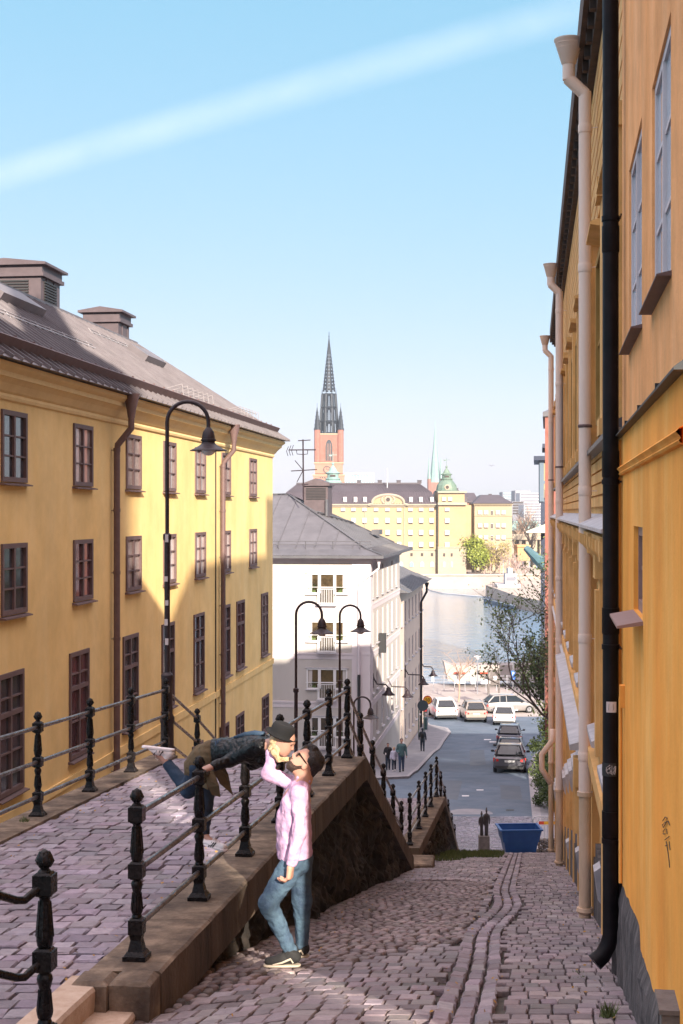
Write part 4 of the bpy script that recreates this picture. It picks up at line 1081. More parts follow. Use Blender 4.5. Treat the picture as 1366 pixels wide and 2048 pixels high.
# small conduit, vent, utility box, graffiti strokes
mb = MB(WO); q_ = so(10.55); mb.tube([(q_, .03, zo(-1.35)), (q_, .03, zo(-2.7))], .012, 6); mb.bb(q_-.05, q_+.05, 0, .035, zo(-1.42), zo(-1.26)); mb.build('conduit', 'orange_stucco', Ob)
mb = MB(WO)
def gp(px, py):
    d = .54/((px-683)/F-.144); z = -(py-1024)/F*d; return Vector((so(d), .006, zo(z)))
for pl in ([(1328,1642),(1333,1634),(1337,1636),(1335,1646),(1329,1655),(1327,1650),(1333,1645),(1339,1642),(1341,1648),(1342,1650)], [(1333,1658),(1329,1662),(1329,1668),(1333,1668)], [(1336,1658),(1337,1668)], [(1332,1680),(1337,1676),(1341,1673)], [(1335,1683),(1338,1700),(1341,1722),(1342,1735)], [(1341,1683),(1343,1700)], [(1333,1692),(1338,1690)]):
    mb.tube([gp(*p) for p in pl], .0022, 4)
mb.build('graffiti', 'ink', Ob)
ub = ground_at(1345, 2047); mb = MB(WO); s1 = so(6.25); 
mb.bb(s1-.2, s1+.05, 0, .075, zo(-3.2), zo(-2.10)); mb.bb(s1-.21, s1+.06, -.002, .085, zo(-2.10), zo(-2.08)); mb.bb(s1-.1, s1-.08, 0, .082, zo(-3.2), zo(-2.12))
tag(mb.build('utility_box', 'stone_ped', None, origin=(OW(6.25), 6.25, -3.1)), 'small grey brown utility box against the orange wall at the lower right corner', 'box')
# unseen blocks added behind the camera's right, shaped to leave a narrow sun gap
Hb = MB(WO)
Hb.bb(so(-45), so(-12.2), -7.85, 0, zo(-4.3), zo(24)); Hb.M = None; Hb.bb(14.85, 16.95, -41, -40, -4, 38); tag(Hb.build('sun_slot_blocker', 'orange_stucco', None, origin=(OW(-15), -15, 0)), 'added unseen house block and tower behind the viewer, shaping the sunlight', 'building')
# ================================================================ ochre building (right, mid)
B2 = lambda d: .80+.132*d; d2 = 11.45; N2 = math.hypot(1, .132); R2 = math.atan2(1, .132)
Cb = empty('ochre_building', (B2(d2), d2, -4.0), R2, 'ornate ochre house with white metal ledges and pink drainpipes down the lane', 'building')
WC = WM[Cb]; sc = lambda d: (d-d2)*N2; zc = lambda z: z+4.0; SC2 = sc(46.95)
mb = MB(WC)
mb.quad((0, 0, zc(-12.5)), (SC2, 0, zc(-12.5)), (SC2, 0, zc(5.75)), (0, 0, zc(5.75)))
mb.quad((SC2, 0, zc(-12.5)), (SC2, -11, zc(-12.5)), (SC2, -11, zc(5.75)), (SC2, 0, zc(5.75))); mb.quad((0, 0, zc(-12.5)), (0, -11, zc(-12.5)), (0, -11, zc(5.75)), (0, 0, zc(5.75)))
mb.quad((0, -11, zc(-12.5)), (SC2, -11, zc(-12.5)), (SC2, -11, zc(5.75)), (0, -11, zc(5.75)))
mb.build('wall', 'ochre', Cb)
mb = MB(WC)   # roof: tall mansard on the near part, low on the far part
def roofpart(s0, s1, zt_, y1, y2):
    A = [(s0, .22, zc(5.78)), (s1, .22, zc(5.78)), (s1, -11.2, zc(5.78)), (s0, -11.2, zc(5.78))]; B = [(s0, y1, zc(zt_)), (s1, y1, zc(zt_)), (s1, y2, zc(zt_)), (s0, y2, zc(zt_))]
    for f_ in ([0, 1, 5, 4], [1, 2, 6, 5], [2, 3, 7, 6], [3, 0, 4, 7], [4, 5, 6, 7], [0, 3, 2, 1]): mb.poly([Vector((A+B)[i]) for i in f_])
roofpart(-.05, sc(29.5), 13.1, -3.0, -8); roofpart(sc(29.5)+.01, SC2+.2, 6.2, -3.4, -5.6)
mb.build('roof', 'metal_roof_dark', Cb)
mb = MB(WC); mb.bb(sc(24.5), sc(26), -4, -3, zc(12), zc(15.5)); mb.build('chimney', 'chimney_metal', Cb)
mb = MB(WC); mb.bb(0, SC2+.1, 0, .22, zc(5.60), zc(5.76)); mb.bb(0, SC2+.1, .19, .25, zc(5.5), zc(5.9)); mb.bb(0, SC2, 0, .12, zc(5.35), zc(5.60))
s = .2
while s < SC2: mb.bb(s, s+.12, .0, .19, zc(5.38), zc(5.58)); s += .55
mb.build('eaves', 'soffit', Cb)
mb = MB(WC)     # boards/rustication upper zone
for k in range(9): z = 3.45+k*.21; mb.bb(0, SC2, 0, .035, zc(z)+.02, zc(z)+.19)
for k in range(5): z = .05+k*.14; mb.bb(0, SC2, 0, .04, zc(z)+.012, zc(z)+.128)
mb.build('cladding', 'ochre', Cb)
mods = [(sc(12.2)+k*2.72) for k in range(14)]
pil = None
for k, s in enumerate(mods):
    m1 = MB(WC); m1.bb(s-.2, s+.2, 0, .10, zc(.80), zc(3.2)); m1.bb(s-.24, s+.24, 0, .15, zc(3.2), zc(3.4)); m1.bb(s-.24, s+.24, 0, .13, zc(.78), zc(.95))
    m1.bb(s-.2, s+.2, 0, .12, zc(-2.75), zc(-.55)); m1.bb(s-.25, s+.25, 0, .17, zc(-.68), zc(-.42)); m1.bb(s-.12, s+.12, .12, .16, zc(-2.5), zc(-.8))
    m1.bb(s-.16, s+.16, 0, .09, zc(-12.4), zc(-3.1))
    m1.bb(s-.1, s+.1, 0, .24, zc(-.42), zc(-.22))
    m1.build('pilaster', 'ochre', Cb)
for k, s0 in enumerate(mods[:-1]):
    s = s0+1.36
    m1 = MB(WC); 
    m1.bb(s-.6, s-.5, 0, .07, zc(1.0), zc(2.9)); m1.bb(s+.5, s+.6, 0, .07, zc(1.0), zc(2.9)); m1.bb(s-.5, s+.5, 0, .07, zc(2.82), zc(2.9)); m1.bb(s-.03, s+.03, .0, .05, zc(1.0), zc(2.82)); m1.bb(s-.5, s+.5, 0, .05, zc(1.9), zc(1.95)); m1.bb(s-.5, s+.5, 0, .07, zc(1.0), zc(1.06))
    
    w = m1.build('window', 'ochre_dark', Cb); g = MB(WC); g.bb(s-.5, s+.5, .004, .014, zc(1.06), zc(2.82)); g.build('pane', 'glass_dark', w)
    m1 = MB(WC); m1.bb(s-.55, s-.46, 0, .06, zc(-2.4), zc(-.8)); m1.bb(s+.46, s+.55, 0, .06, zc(-2.4), zc(-.8)); m1.bb(s-.46, s+.46, 0, .06, zc(-.88), zc(-.8)); m1.bb(s-.03, s+.03, 0, .05, zc(-2.4), zc(-.88)); m1.bb(s-.46, s+.46, 0, .05, zc(-1.6), zc(-1.55))
    w = m1.build('window', 'ochre_dark', Cb); g = MB(WC); g.bb(s-.46, s+.46, .004, .014, zc(-2.4), zc(-.88)); g.build('pane', 'glass_dark', w)
    h = MB(WC); h.prism([(s-.62, 0, zc(3.2)), (s-.62, .18, zc(3.14)), (s-.62, .18, zc(3.11)), (s-.62, 0, zc(3.08))], (1.24, 0, 0)); h.build('window_hood', 'ochre', Cb)
    h = MB(WC); h.prism([(s-.62, 0, zc(-2.42)), (s-.62, .17, zc(-2.48)), (s-.62, .17, zc(-2.54)), (s-.62, 0, zc(-2.60))], (1.24, 0, 0)); h.build('window_ledge', 'white_metal', Cb)
    d = d2+s/N2; zz = zs(d)+2.2
    if zz < -3.4:
        h = MB(WC); h.prism([(s-.7, 0, zc(zz)), (s-.7, .15, zc(zz)-.08), (s-.7, .13, zc(zz)-.30), (s-.7, .10, zc(zz)-.42), (s-.7, 0, zc(zz)-.55)], (1.3, 0, 0)); h.build('window_ledge', 'white_metal', Cb)
# ledge & belt roof
def belt(z, out, th, m, name, drop=.08, s0=0, s1=None, y0=0):
    mb = MB(WC); s1 = s1 or SC2; mb.prism([(s0, y0, zc(z)), (s0, y0+out, zc(z)-drop), (s0, y0+out, zc(z)-drop-th), (s0, y0, zc(z)-drop-th)], (s1-s0, 0, 0)); return mb.build(name, m, Cb)
belt(.80, .16, .05, 'metal_roof_dark', 'ledge'); belt(-.02, .26, .03, 'white_metal', 'ledge', .12); belt(-.2, .2, .1, 'ochre', 'cornice', .02); belt(-2.75, .15, .2, 'ochre', 'cornice', .02)
belt(-2.86, .33, .07, 'white_metal', 'canopy', .10, sc(18.4), sc(30)); belt(-2.9, .2, .04, 'white_metal', 'ledge', .1, sc(30.02), SC2)
mb = MB(WC); mb.bb(sc(18.4), sc(18.7), 0, .28, zc(-3.5), zc(-3.14)); mb.bb(sc(18.45), sc(18.6), 0, .26, zc(-4.1), zc(-3.5)); mb.build('console', 'ochre', Cb)
s = .3
while s < SC2: mb = MB(WC); mb.prism([(s, 0, zc(-.32)), (s, .26, zc(-.24)), (s, .26, zc(-.34)), (s, .08, zc(-.55)), (s, 0, zc(-.6))], (.13, 0, 0)); s += .68; mb.build('console', 'ochre', Cb)
# carved relief panel near the bottom and plinth stepping with the lane
mb = MB(WC)
for k in range(26):
    s = lerp(0, SC2, k/26); e = lerp(0, SC2, (k+1)/26); d = d2+s/N2; mb.bb(s+.002, e-.002, 0, .07, zc(zs(d)-.8), zc(zs(d)+.62))
mb.build('plinth', 'plinth_dark', Cb)
for k in range(4):
    s = lerp(sc(19.2), sc(26), k/3); mb = MB(WC)
    for j in range(7): a = j*.9; mb.ell((s+.12*math.sin(a), .03, zc(-4.2-j*.16)), (.09, .04, .07), 8, 5)
    mb.build('relief', 'ochre', Cb, smooth=True)
for k, d in enumerate((15.6, 22.5, 29)):     # white base flashings
    s = sc(d); z = zs(d)+.62; mb = MB(WC); mb.prism([(s, .07, zc(z)+.05), (s, .14, zc(z)), (s, .10, zc(z)-.30), (s, .07, zc(z)-.34)], (.30, 0, 0)); mb.build('flashing', 'white_metal', Cb)
def pinkpipe(d, dirtyz, off=.6, r=.062):
    mb = MB(WC); s = sc(d); y = .80-off-.02; X = (s, y, 0)
    ztop = 5.62; yo = y+.19
    mb.lathe([(r, zc(ztop-.30)), (r+.012, zc(ztop-.29)), (.165, zc(ztop-.03)), (.175, zc(ztop-.02)), (.178, zc(ztop)), (.15, zc(ztop))], (s, yo, 0), 18)
    for zz in (ztop-.11, ztop-.06): rr = lerp(.075, .165, (zz-(ztop-.3))/.27)+.006; mb.lathe([(rr-.008, zc(zz)-.008), (rr, zc(zz)), (rr-.006, zc(zz)+.008)], (s, yo, 0), 18)
    mb.tube([(s, yo, zc(ztop-.28)), (s, yo, zc(ztop-.48))], r, 14); mb.tube([(s, yo+.01, zc(ztop-.46)), (s, y, zc(ztop-.66))], r, 14)
    mb.tube([(s, y, zc(ztop-.63)), (s, y, zc(dirtyz))], r, 14)
    for z in (4.55, 2.9, .25, -1.5, -2.9): 
        mb.lathe([(r+.006, zc(z)-.05), (r+.009, zc(z)-.04), (r+.009, zc(z)+.04), (r+.006, zc(z)+.05)], (s, y, 0), 14); mb.tube([(s, y, zc(z)), (s-.08, 0, zc(z))], .005, 4)
    p = mb.build('drainpipe', 'pink_pipe', Cb, smooth=True, autosm=40)
    mb = MB(WC); zb = zs(d)-.05
    mb.tube([(s, y, zc(dirtyz)), (s, y, zc(zb))], r*.97, 14); mb.lathe([(r+.02, zc(dirtyz)-.02), (r+.02, zc(dirtyz)+.03)], (s, y, 0), 14)
    mb.lathe([(r+.018, zc(zb)+.12), (r+.03, zc(zb)+.14), (r+.02, zc(zb)+.18)], (s, y, 0), 14)
    mb.build('pipe_foot', 'pipe_dirty', p, smooth=True, autosm=40)
    mb = MB(WC); mb.lathe([(r+.003, zc(1.0)), (r+.012, zc(1.01)), (r+.012, zc(1.03)), (r+.003, zc(1.04))], (s, y, 0), 14); mb.build('pipe_ring', 'brown_paint', p)
pinkpipe(17.2, -3.35, .60, .074); pinkpipe(32.8, -6.3, .58, .085); pinkpipe(46.2, -8.0, .56, .085)
# elbow pipe piece low on the third
mb = MB(WC); s = sc(40); mb.tube([(s, .25, zc(-6.0)), (s, .25, zc(-6.3)), (s, .55, zc(-6.7)), (s, .55, zc(-7.1)), (s, .3, zc(-7.5))], .08, 10); mb.build('pipe_elbow', 'pink_pipe', Cb, smooth=True)
# street kerb stones along wall (pale)
# ================================================================ red brick + blue bay houses further down on the right
def simple_house(name, label, cx, cy, w, l, z0, z1, rz, m, roofm, parent=None):
    o = empty(name, (cx, cy, z0), rz, label, 'building'); W = WM[o]
    mb = MB(W); mb.bb(0, l, -w, 0, 0, z1-z0); mb.build('wall', m, o)
    mb = MB(W); mb.bb(-.12, l+.1, -w-.1, .12, z1-z0, z1-z0+.25); mb.taper(-.1, l+.1, -w-.1, .1, z1-z0+.25, z1-z0+.6, .4, .8); mb.build('roof', roofm, o)
    return o
rz = math.atan2(1, .142)
rbx = (1090-683)/F*76
rb = simple_house('brick_house', 'narrow red brick house beyond the ochre house, above the leafy tree', rbx, 76, 2, 11, -14, 5.0, rz, 'red_brick', 'metal_roof_dark')
wr = None
for z in (13.5, 10.3, 7.1, 3.9):
    for s in (1.5, 4.2, 6.9, 9.4):
        if wr is None: wr = window(rb, (s, 0, z), 0, 1.0, 1.7, 'white_wood', 'glass_dark', 1, (.5,), .08, .03, 'white_metal')
        else: wcopy(wr, (s, 0, z))
bb_x = (1082-683)/F*143
bh = empty('bay_house', (bb_x, 143, -16.79), math.atan2(1, .135), 'dark blue house with a pale blue glazed bay under a black eave', 'building'); WB_ = WM[bh] @ Matrix.Scale(1.42, 4)
mb = MB(WB_); mb.bb(0, 9, -7, 0, 0, 12.5); mb.build('wall', 'blue_dark', bh)
mb = MB(WB_); mb.bb(.2, 8.8, -6.8, .15, 12.51, 15.4); 
mb.build('upper_wall', 'blue_frame', bh)
mb = MB(WB_); mb.bb(-.06, -.0+.19, -1.1, -.2, 12.8, 13.8); mb.bb(-.06, .19, -1.1, -.2, 14.0, 15.2); mb.build('window', 'far_yellow', bh)
mb = MB(WB_); mb.bb(-.1, .19, -1.3, -1.1, 12.55, 15.4); mb.bb(-.1, .19, -.2, .1, 12.55, 15.4); mb.bb(-.1, .19, -1.1, -.2, 13.8, 14.0); mb.build('bay_frame', 'blue_frame', bh)
mb = MB(WB_); mb.bb(-.5, 9.4, -7, .5, 15.41, 15.7); mb.bb(.8, 9, -7, -.3, 15.71, 16.3); mb.bb(.6, 9.2, -7, -.1, 16.31, 16.6); mb.build('roof', 'blue_dark', bh)
mb = MB(WB_); mb.bb(-1.6, -.1, -.6, 1.0, 10.4, 10.5); mb.prism([(-1.6, 1.0, 10.5), (-1.6, -.6, 11.1), (-1.6, -.6, 10.5)], (1.5, 0, 0)); mb.build('awning', 'awning_cloth', bh)
# unseen low block added behind the tree to shade the road
mb = MB(); mb.bb(14.6, 34, 62, 80, -14, -4.6); mb.prism([(14.6, 62, -4.6), (14.6, 80, -4.6), (14.6, 71, -3.6)], (19.4, 0, 0)); tag(mb.build('shade_block', 'red_brick', None, origin=(20, 70, -14)), 'added unseen brick block behind the leafy tree, placed to shade the road', 'building')
# ================================================================ across the water
mb = MB(); mb.bb(-300, 54, 358, 640, -19.5, -15.7); mb.bb(-300, 54.2, 357.6, 358.6, -15.7, -15.3)
tag(mb.build('quay_wall', 'quay_stone'), kind='structure')
def far_window(parent, W, x, z, w, h, gm='blind', dark='far_dark', y=0):
    mb = MB(W); mb.bb(x-w/2, x+w/2, y-.12, y, z-h/2, z+h/2); o = mb.build('window', dark, parent)
    m2 = MB(W); m2.bb(x-w/2-.05, x+w/2+.05, y-.35, y-.14, z-h/2+h*.22, z+h/2+.05); m2.build('blind', gm, o); return o
def cpy(o, dx, dz):
    c = o.copy(); COL.objects.link(c); c.location = Vector(o.location)+Vector((dx, 0, dz)); c.parent = o.parent
    for k in KIDS.get(o, []): q = k.copy(); COL.objects.link(q); q.parent = c
    return c
def X(px, d): return (px-683)/F*d
def Zp(py, d): return -(py-1024)/F*d
# palace-like yellow building at d 366
d = 366
nb = empty('waterside_building', (X(870, d), d, -15.7), 0, 'large yellow waterside building with grey mansard roof and copper domed corner tower', 'building'); Wn = WM[nb]
px = lambda p: X(p, d)-X(870, d); pz = lambda p: Zp(p, d)+15.7
mb = MB(Wn)
mb.bb(px(560), px(873), 0, 45, pz(1100), pz(1010)); mb.bb(px(876), px(930), -2, 14, pz(1095), pz(1008)); mb.bb(px(876)-.01, px(928), -1.6, 13, pz(1008), pz(984))
mb.bb(px(930), px(944), 2, 45, pz(1140), pz(1010))
mb.build('wall', 'far_yellow', nb)
mb = MB(Wn); mb.bb(px(560), px(873), -.3, 45, 0, pz(1100)); mb.bb(px(875), px(931), -2.4, 14, 0, pz(1095))
mb.bb(px(873.5), px(876), -.5, .5, 0, pz(1010))
for pxx in (729, 807): pass
mb.build('base', 'far_stone', nb)
mb = MB(Wn)
for z0, z1, o in ((1013, 1009.5, .5), (1010, 1008, .9), (1100, 1098, .5)): mb.bb(px(560), px(873), -o, 0, pz(z0), pz(z1))
for z0, z1, o in ((1010, 1005, 2.9), (1095, 1093, 2.6), (986, 982.5, 2.4)): mb.bb(px(874.5), px(932), -o, 0, pz(z0), pz(z1))
for pxx in (808, 729): mb.bb(px(pxx), px(pxx+1.5), -.25, 0, pz(1100), pz(1010))
mb.build('cornice', 'far_stone', nb)
mb = MB(Wn)   # mansard roof
A = [(px(555), -.6, pz(1008)), (px(873), -.6, pz(1008)), (px(873), 45, pz(1008)), (px(555), 45, pz(1008))]
B = [(px(572), 5, pz(983)), (px(866), 5, pz(983)), (px(866), 38, pz(983)), (px(572), 38, pz(983))]
Cc = [(px(590), 11, pz(967)), (px(846), 11, pz(967)), (px(846), 30, pz(967)), (px(590), 30, pz(967))]
for s_ in (0, 1):
    L0 = (A, B, Cc)[s_]; L1 = (A, B, Cc)[s_+1]
    for i in range(4): j = (i+1) % 4; mb.poly([Vector(L0[i]), Vector(L0[j]), Vector(L1[j]), Vector(L1[i])])
mb.poly([Vector(t) for t in Cc]); mb.poly([Vector(t) for t in A])
for i in range(1, 56):
    t = i/56; seam(mb, Vector(A[0]).lerp(Vector(A[1]), t), Vector(B[0]).lerp(Vector(B[1]), t), .09, .12, Vector((0, -1, .5)))
    seam(mb, Vector(B[0]).lerp(Vector(B[1]), t), Vector(Cc[0]).lerp(Vector(Cc[1]), t), .09, .12, Vector((0, -1, .8)))
mb.bb(px(590), px(846), 10.8, 30, pz(967), pz(963.5))
mb.bb(px(886), px(944), 14, 45, pz(1010), pz(996)); mb.prism([(px(886), 14, pz(996)), (px(946), 14, pz(996)), (px(925), 14, pz(978)), (px(890), 14, pz(978))], (0, 31, 0))
rf = mb.build('roof', 'far_roof', nb)
for c_ in (719, 762, 801, 844):
    m2 = MB(Wn); m2.bb(px(c_-4), px(c_+4), 11, 13, pz(965), pz(959.5)); m2.bb(px(c_-4.6), px(c_+4.6), 10.8, 13.2, pz(959.5), pz(958.3)); m2.build('chimney', 'far_roof', rf)
m2 = MB(Wn); m2.bb(px(923), px(927), 16, 17.5, pz(985), pz(974)); m2.build('chimney', 'far_roof', rf)
for (a, b) in ((751, 767), (790, 807)):
    m2 = MB(Wn); m2.prism([(px(a), 7.0, pz(984)), (px(a), 10.2, pz(978)), (px(a), 10.0, pz(978)+.3), (px(a), 6.6, pz(984)+.3)], (px(b)-px(a), 0, 0)); m2.build('skylight', 'far_glass', rf)
for c_ in (690, 711, 730, 822, 842, 864):
    m2 = MB(Wn); m2.bb(px(c_-3.5), px(c_+3.5), .2, 3, pz(1005), pz(994)); m2.bb(px(c_-2.6), px(c_+2.6), .0, .2, pz(1003.5), pz(995.5)); dm = m2.build('dormer', 'blind', rf)
# central arched gable with clock
mb = MB(Wn); n = 18; g = [(px(736), pz(1010))]
for i in range(n+1):
    a = math.pi*i/n; g.append((px(776-32*math.cos(a)), pz(1008-18.5*math.sin(a)**.8)))
g.append((px(816), pz(1010)))
mb.prism([(a, -.55, b) for a, b in g], (0, 1.2, 0)); mb.build('gable', 'far_yellow', nb)
mb = MB(Wn); pts_ = [Vector((a, -.75, b)) for a, b in g]; mb.tube(pts_, .32, 5); mb.build('gable_trim', 'far_stone', nb)
mb = MB(Wn); c_ = (px(776), -.8, pz(999)); 
for rr, yy in ((.95, 0), (.6, -.15)):
    mb.prism([(c_[0]+rr*math.cos(a*math.pi/10), c_[1]+yy, c_[2]+rr*math.sin(a*math.pi/10)) for a in range(20)], (0, .3, 0))
for k in range(16): a = k*.39; mb.ell((c_[0]+1.6*math.cos(a), -.7, c_[2]+1.1*math.sin(a)), (.35, .2, .3), 6, 4)
mb.build('clock', 'far_stone', nb); mb = MB(Wn); mb.prism([(c_[0]+.5*math.cos(a*math.pi/8), -1.0, c_[2]+.5*math.sin(a*math.pi/8)) for a in range(16)], (0, .04, 0)); mb.build('clock_face', 'far_dark', nb)
w0 = None
cols_ = [686, 707, 729, 752, 775, 798, 821, 842, 863]
for ri, zz in enumerate((1020, 1042, 1066, 1090)):
    for c_ in cols_:
        if c_ < 640+(zz-1000)*.9+60 - 60: continue
        if c_ < {1020: 680, 1042: 700, 1066: 760, 1090: 790}[zz]: continue
        if zz == 1020: h = .95; 
        if ri == 0:
            if c_ == cols_[0]: wf = far_window(nb, Wn, px(c_), pz(zz), 1.0, .95)
            else: cpy(wf, px(c_)-px(cols_[0]), 0)
        else:
            if w0 is None: w0 = far_window(nb, Wn, px(c_), pz(zz), 1.0, 1.45); z00 = zz; c00 = c_
            else: cpy(w0, px(c_)-px(c00), pz(zz)-pz(z00))
for zz in (1020, 1042, 1066, 1090): far_window(nb, Wn, px(893), pz(zz), 1.0, 1.4 if zz > 1030 else .95, y=-2.0)
for c_ in (887, 899): far_window(nb, Wn, px(c_), pz(999), .9, 1.1, y=-1.6)
for c_ in (823, 844, 864): mb = MB(Wn); mb.bb(px(c_-2.2), px(c_+2.2), -.45, -.3, pz(1112), pz(1106)); mb.build('window', 'far_dark', nb)
for c_ in (887, 902): mb = MB(Wn); mb.bb(px(c_-1.8), px(c_+1.8), -2.55, -2.4, pz(1112), pz(1106)); mb.build('window', 'far_dark', nb); mb = MB(Wn); mb.bb(px(c_-2), px(c_+2), -2.55, -2.4, pz(1134), pz(1123)); mb.build('window', 'far_glass', nb)
for c_ in (802, 823, 844, 864): mb = MB(Wn); mb.prism([(px(c_-4), -.5, pz(1134)), (px(c_+4), -.5, pz(1134)), (px(c_+4), -.5, pz(1128))]+[(px(c_+4*math.cos(a*.314)), -.5, pz(1128-5*math.sin(a*.314))) for a in range(1, 10)]+[(px(c_-4), -.5, pz(1128))], (0, .15, 0)); mb.build('arched_window', 'far_glass', nb)
# tower dome
def dome(parent, W, cx, cy, zb, s, m='copper'):
    mb = MB(W); mb.lathe([(5.6*s, 0), (5.7*s, .5*s), (4.9*s, .7*s), (4.8*s, 1.8*s), (4.4*s, 3.2*s), (3.5*s, 4.7*s), (2.6*s, 5.6*s), (2.9*s, 5.9*s), (2.9*s, 6.2*s), (2.2*s, 6.4*s), (2.1*s, 7.9*s), (2.7*s, 8.1*s), (2.7*s, 8.4*s), (1.7*s, 8.9*s), (1.3*s, 9.8*s), (.75*s, 10.6*s), (.3*s, 11.2*s), (.55*s, 11.6*s), (.55*s, 12*s), (.1*s, 12.4*s), (.08*s, 16.2*s)], (cx, cy, zb), 12)
    mb.bb(cx-1.6*s, cx+1.6*s, cy-.06, cy+.06, zb+15.0*s, zb+15.2*s); mb.bb(cx-1.3*s, cx-.4*s, cy-.06, cy+.06, zb+14.6*s, zb+15.0*s)
    for k in range(12): a = k*math.pi/6; mb.tube([(cx+math.cos(a)*4.9*s, cy+math.sin(a)*4.9*s, zb+1.0*s), (cx+math.cos(a)*4.45*s, cy+math.sin(a)*4.45*s, zb+3.2*s), (cx+math.cos(a)*2.6*s, cy+math.sin(a)*2.6*s, zb+5.6*s)], .12*s, 4)
    o = mb.build('dome', m, parent); 
    m2 = MB(W); m2.prism([(cx+1.35*s*math.cos(a*.393), cy-4.9*s, zb+2.1*s+1.35*s*math.sin(a*.393)) for a in range(16)], (0, .5, 0)); m2.build('clock', 'far_stone', o)
    m3 = MB(W); m3.prism([(cx+.8*s*math.cos(a*.393), cy-5.0*s, zb+2.1*s+.8*s*math.sin(a*.393)) for a in range(16)], (0, .1, 0)); m3.bb(cx-1.0*s, cx+1.0*s, cy-2.3*s, cy-2.2*s, zb+6.8*s, zb+7.6*s); m3.build('clock_face', 'far_dark', o)
    return o
dome(nb, Wn, px(896), 5, pz(983), .54)
tw = MB(Wn); tw.bb(px(655), px(682), 14, 24, pz(1010), pz(988)); tw.build('tower_base', 'far_yellow', nb); dome(nb, Wn, px(665), 18, pz(988), .70, 'copper_pale')
mb = MB(Wn); mb.tube([(px(776.5), 8, pz(990)), (px(776.5), 8, pz(935))], .14, 5); mb.build('flagpole', 'far_white', nb)
# link building, shade put into its brown wall colour, and cream block
d = 400
lb = empty('link_building', (X(940, d), d, -15.7), 0, 'narrow brown shaded building between the yellow waterside building and the cream block', 'building'); Wl = WM[lb]
px = lambda p: X(p, d)-X(940, d); pz = lambda p: Zp(p, d)+15.7
mb = MB(Wl); mb.bb(px(925), px(955), 0, 20, 0, pz(1005)); mb.build('wall', 'church_brick2', lb)
mb = MB(Wl); mb.bb(px(923), px(957), -.6, 20, pz(1005), pz(1002.5)); mb.taper(px(922), px(958), -.6, 20, pz(1002.5), pz(985), .3, .7); mb.build('roof', 'far_roof', lb)
w0 = far_window(lb, Wl, px(937), pz(1020), .9, 1.5)
for dx, dz in ((0, 23), (0, 46), (5, 0), (5, 23), (5, 46)): cpy(w0, px(937+dx)-px(937), pz(1020+dz)-pz(1020))
d = 398
cb = empty('cream_block', (X(985, d), d-8, -15.7), 0, 'cream stone block with low brown hipped roof behind the green and yellow trees', 'building'); Wk = WM[cb]; d = 390
px = lambda p: X(p, d)-X(985, 398); pz = lambda p: Zp(p, d)+15.7
mb = MB(Wk); mb.bb(px(949), px(1024), 0, 22, 0, pz(1009)); mb.build('wall', 'far_cream', cb)
mb = MB(Wk); mb.bb(px(946.5), px(1026), -.7, 22.5, pz(1009), pz(1007)); 
for k in range(26): xx = lerp(px(949), px(1023), k/25); mb.bb(xx-.12, xx+.12, -.5, 0, pz(1011), pz(1009))
for yy in (1075, 1031): mb.bb(px(948.5), px(1024.5), -.25, 0, pz(yy)-.12, pz(yy)+.12)
mb.build('cornice', 'far_cream', cb)
mb = MB(Wk); mb.taper(px(945), px(1027), -1, 23, pz(1007), pz(989), .3, .42); mb.bb(px(984), px(990), 8, 10, pz(992), pz(987)); mb.build('roof', 'far_roof', cb)
w0 = None
for zz in (1026, 1052, 1076, 1098):
    for c_ in (960, 972, 984, 995.5, 1007):
        if w0 is None: w0 = far_window(cb, Wk, px(c_), pz(zz), 1.0, 1.3)
        elif c_ == 984:
            mb = MB(Wk); mb.bb(px(c_-2.6), px(c_+2.6), -.12, 0, pz(zz)-.7, pz(zz)+.7); q = mb.build('window', 'blind', cb); m2 = MB(Wk); m2.bb(px(c_-2.1), px(c_-.3), -.2, -.13, pz(zz)-.6, pz(zz)+.6); m2.bb(px(c_+.3), px(c_+2.1), -.2, -.13, pz(zz)-.6, pz(zz)+.6); m2.build('pane', 'far_dark', q)
        else: cpy(w0, px(c_)-px(960), pz(zz)-pz(1026))
# colonnade / quay fence below
mb = MB(); 
for k in range(6): x = X(950+k*16, 366); mb.bb(x-.6, x+.6, 368, 369, -15.4, -11.6)
mb.bb(X(948, 366), X(1036, 366), 367.8, 369.2, -15.4, -14.9)
tag(mb.build('colonnade', 'far_stone', None, origin=(X(990, 366), 368, -15.4)), 'row of pale stone gate pillars under the trees by the far quay', 'pillars')
# ---- brick church with openwork iron spire
d = 590
ch = empty('church', (X(658, d), d, -16), 0, 'red brick church tower with tall black openwork spire rising behind the roofs', 'church'); Wh = WM[ch]
px = lambda p: X(p, d)-X(658, d); pz = lambda p: Zp(p, d)+16
mb = MB(Wh); hw = 4.75
mb.bb(-hw, hw, -hw, hw, pz(925), pz(869)); 
for sx in (-1, 1):
    for sy in (-1, 1): mb.lathe([(1.25, pz(925)), (1.25, pz(860))], (sx*(hw-.05), sy*(hw-.05), 0), 8)
mb.build('belfry', 'church_brick', ch)
mb = MB(Wh); mb.bb(-hw-.9, hw+.9, -hw-.9, hw+.9, pz(948), pz(926)); mb.bb(-hw-1.5, hw+1.5, -hw-1.5, hw+1.5, 0, pz(950)); mb.build('tower', 'church_brick2', ch)
mb = MB(Wh); mb.bb(-hw-1.3, hw+1.3, -hw-1.3, hw+1.3, pz(928), pz(925.5)); mb.bb(-hw-1.8, hw+1.8, -hw-1.8, hw+1.8, pz(952), pz(949.5)); mb.bb(-hw-.2, hw+.2, -hw-.2, hw+.2, pz(870.5), pz(868)); mb.build('stone_band', 'far_cream', ch)
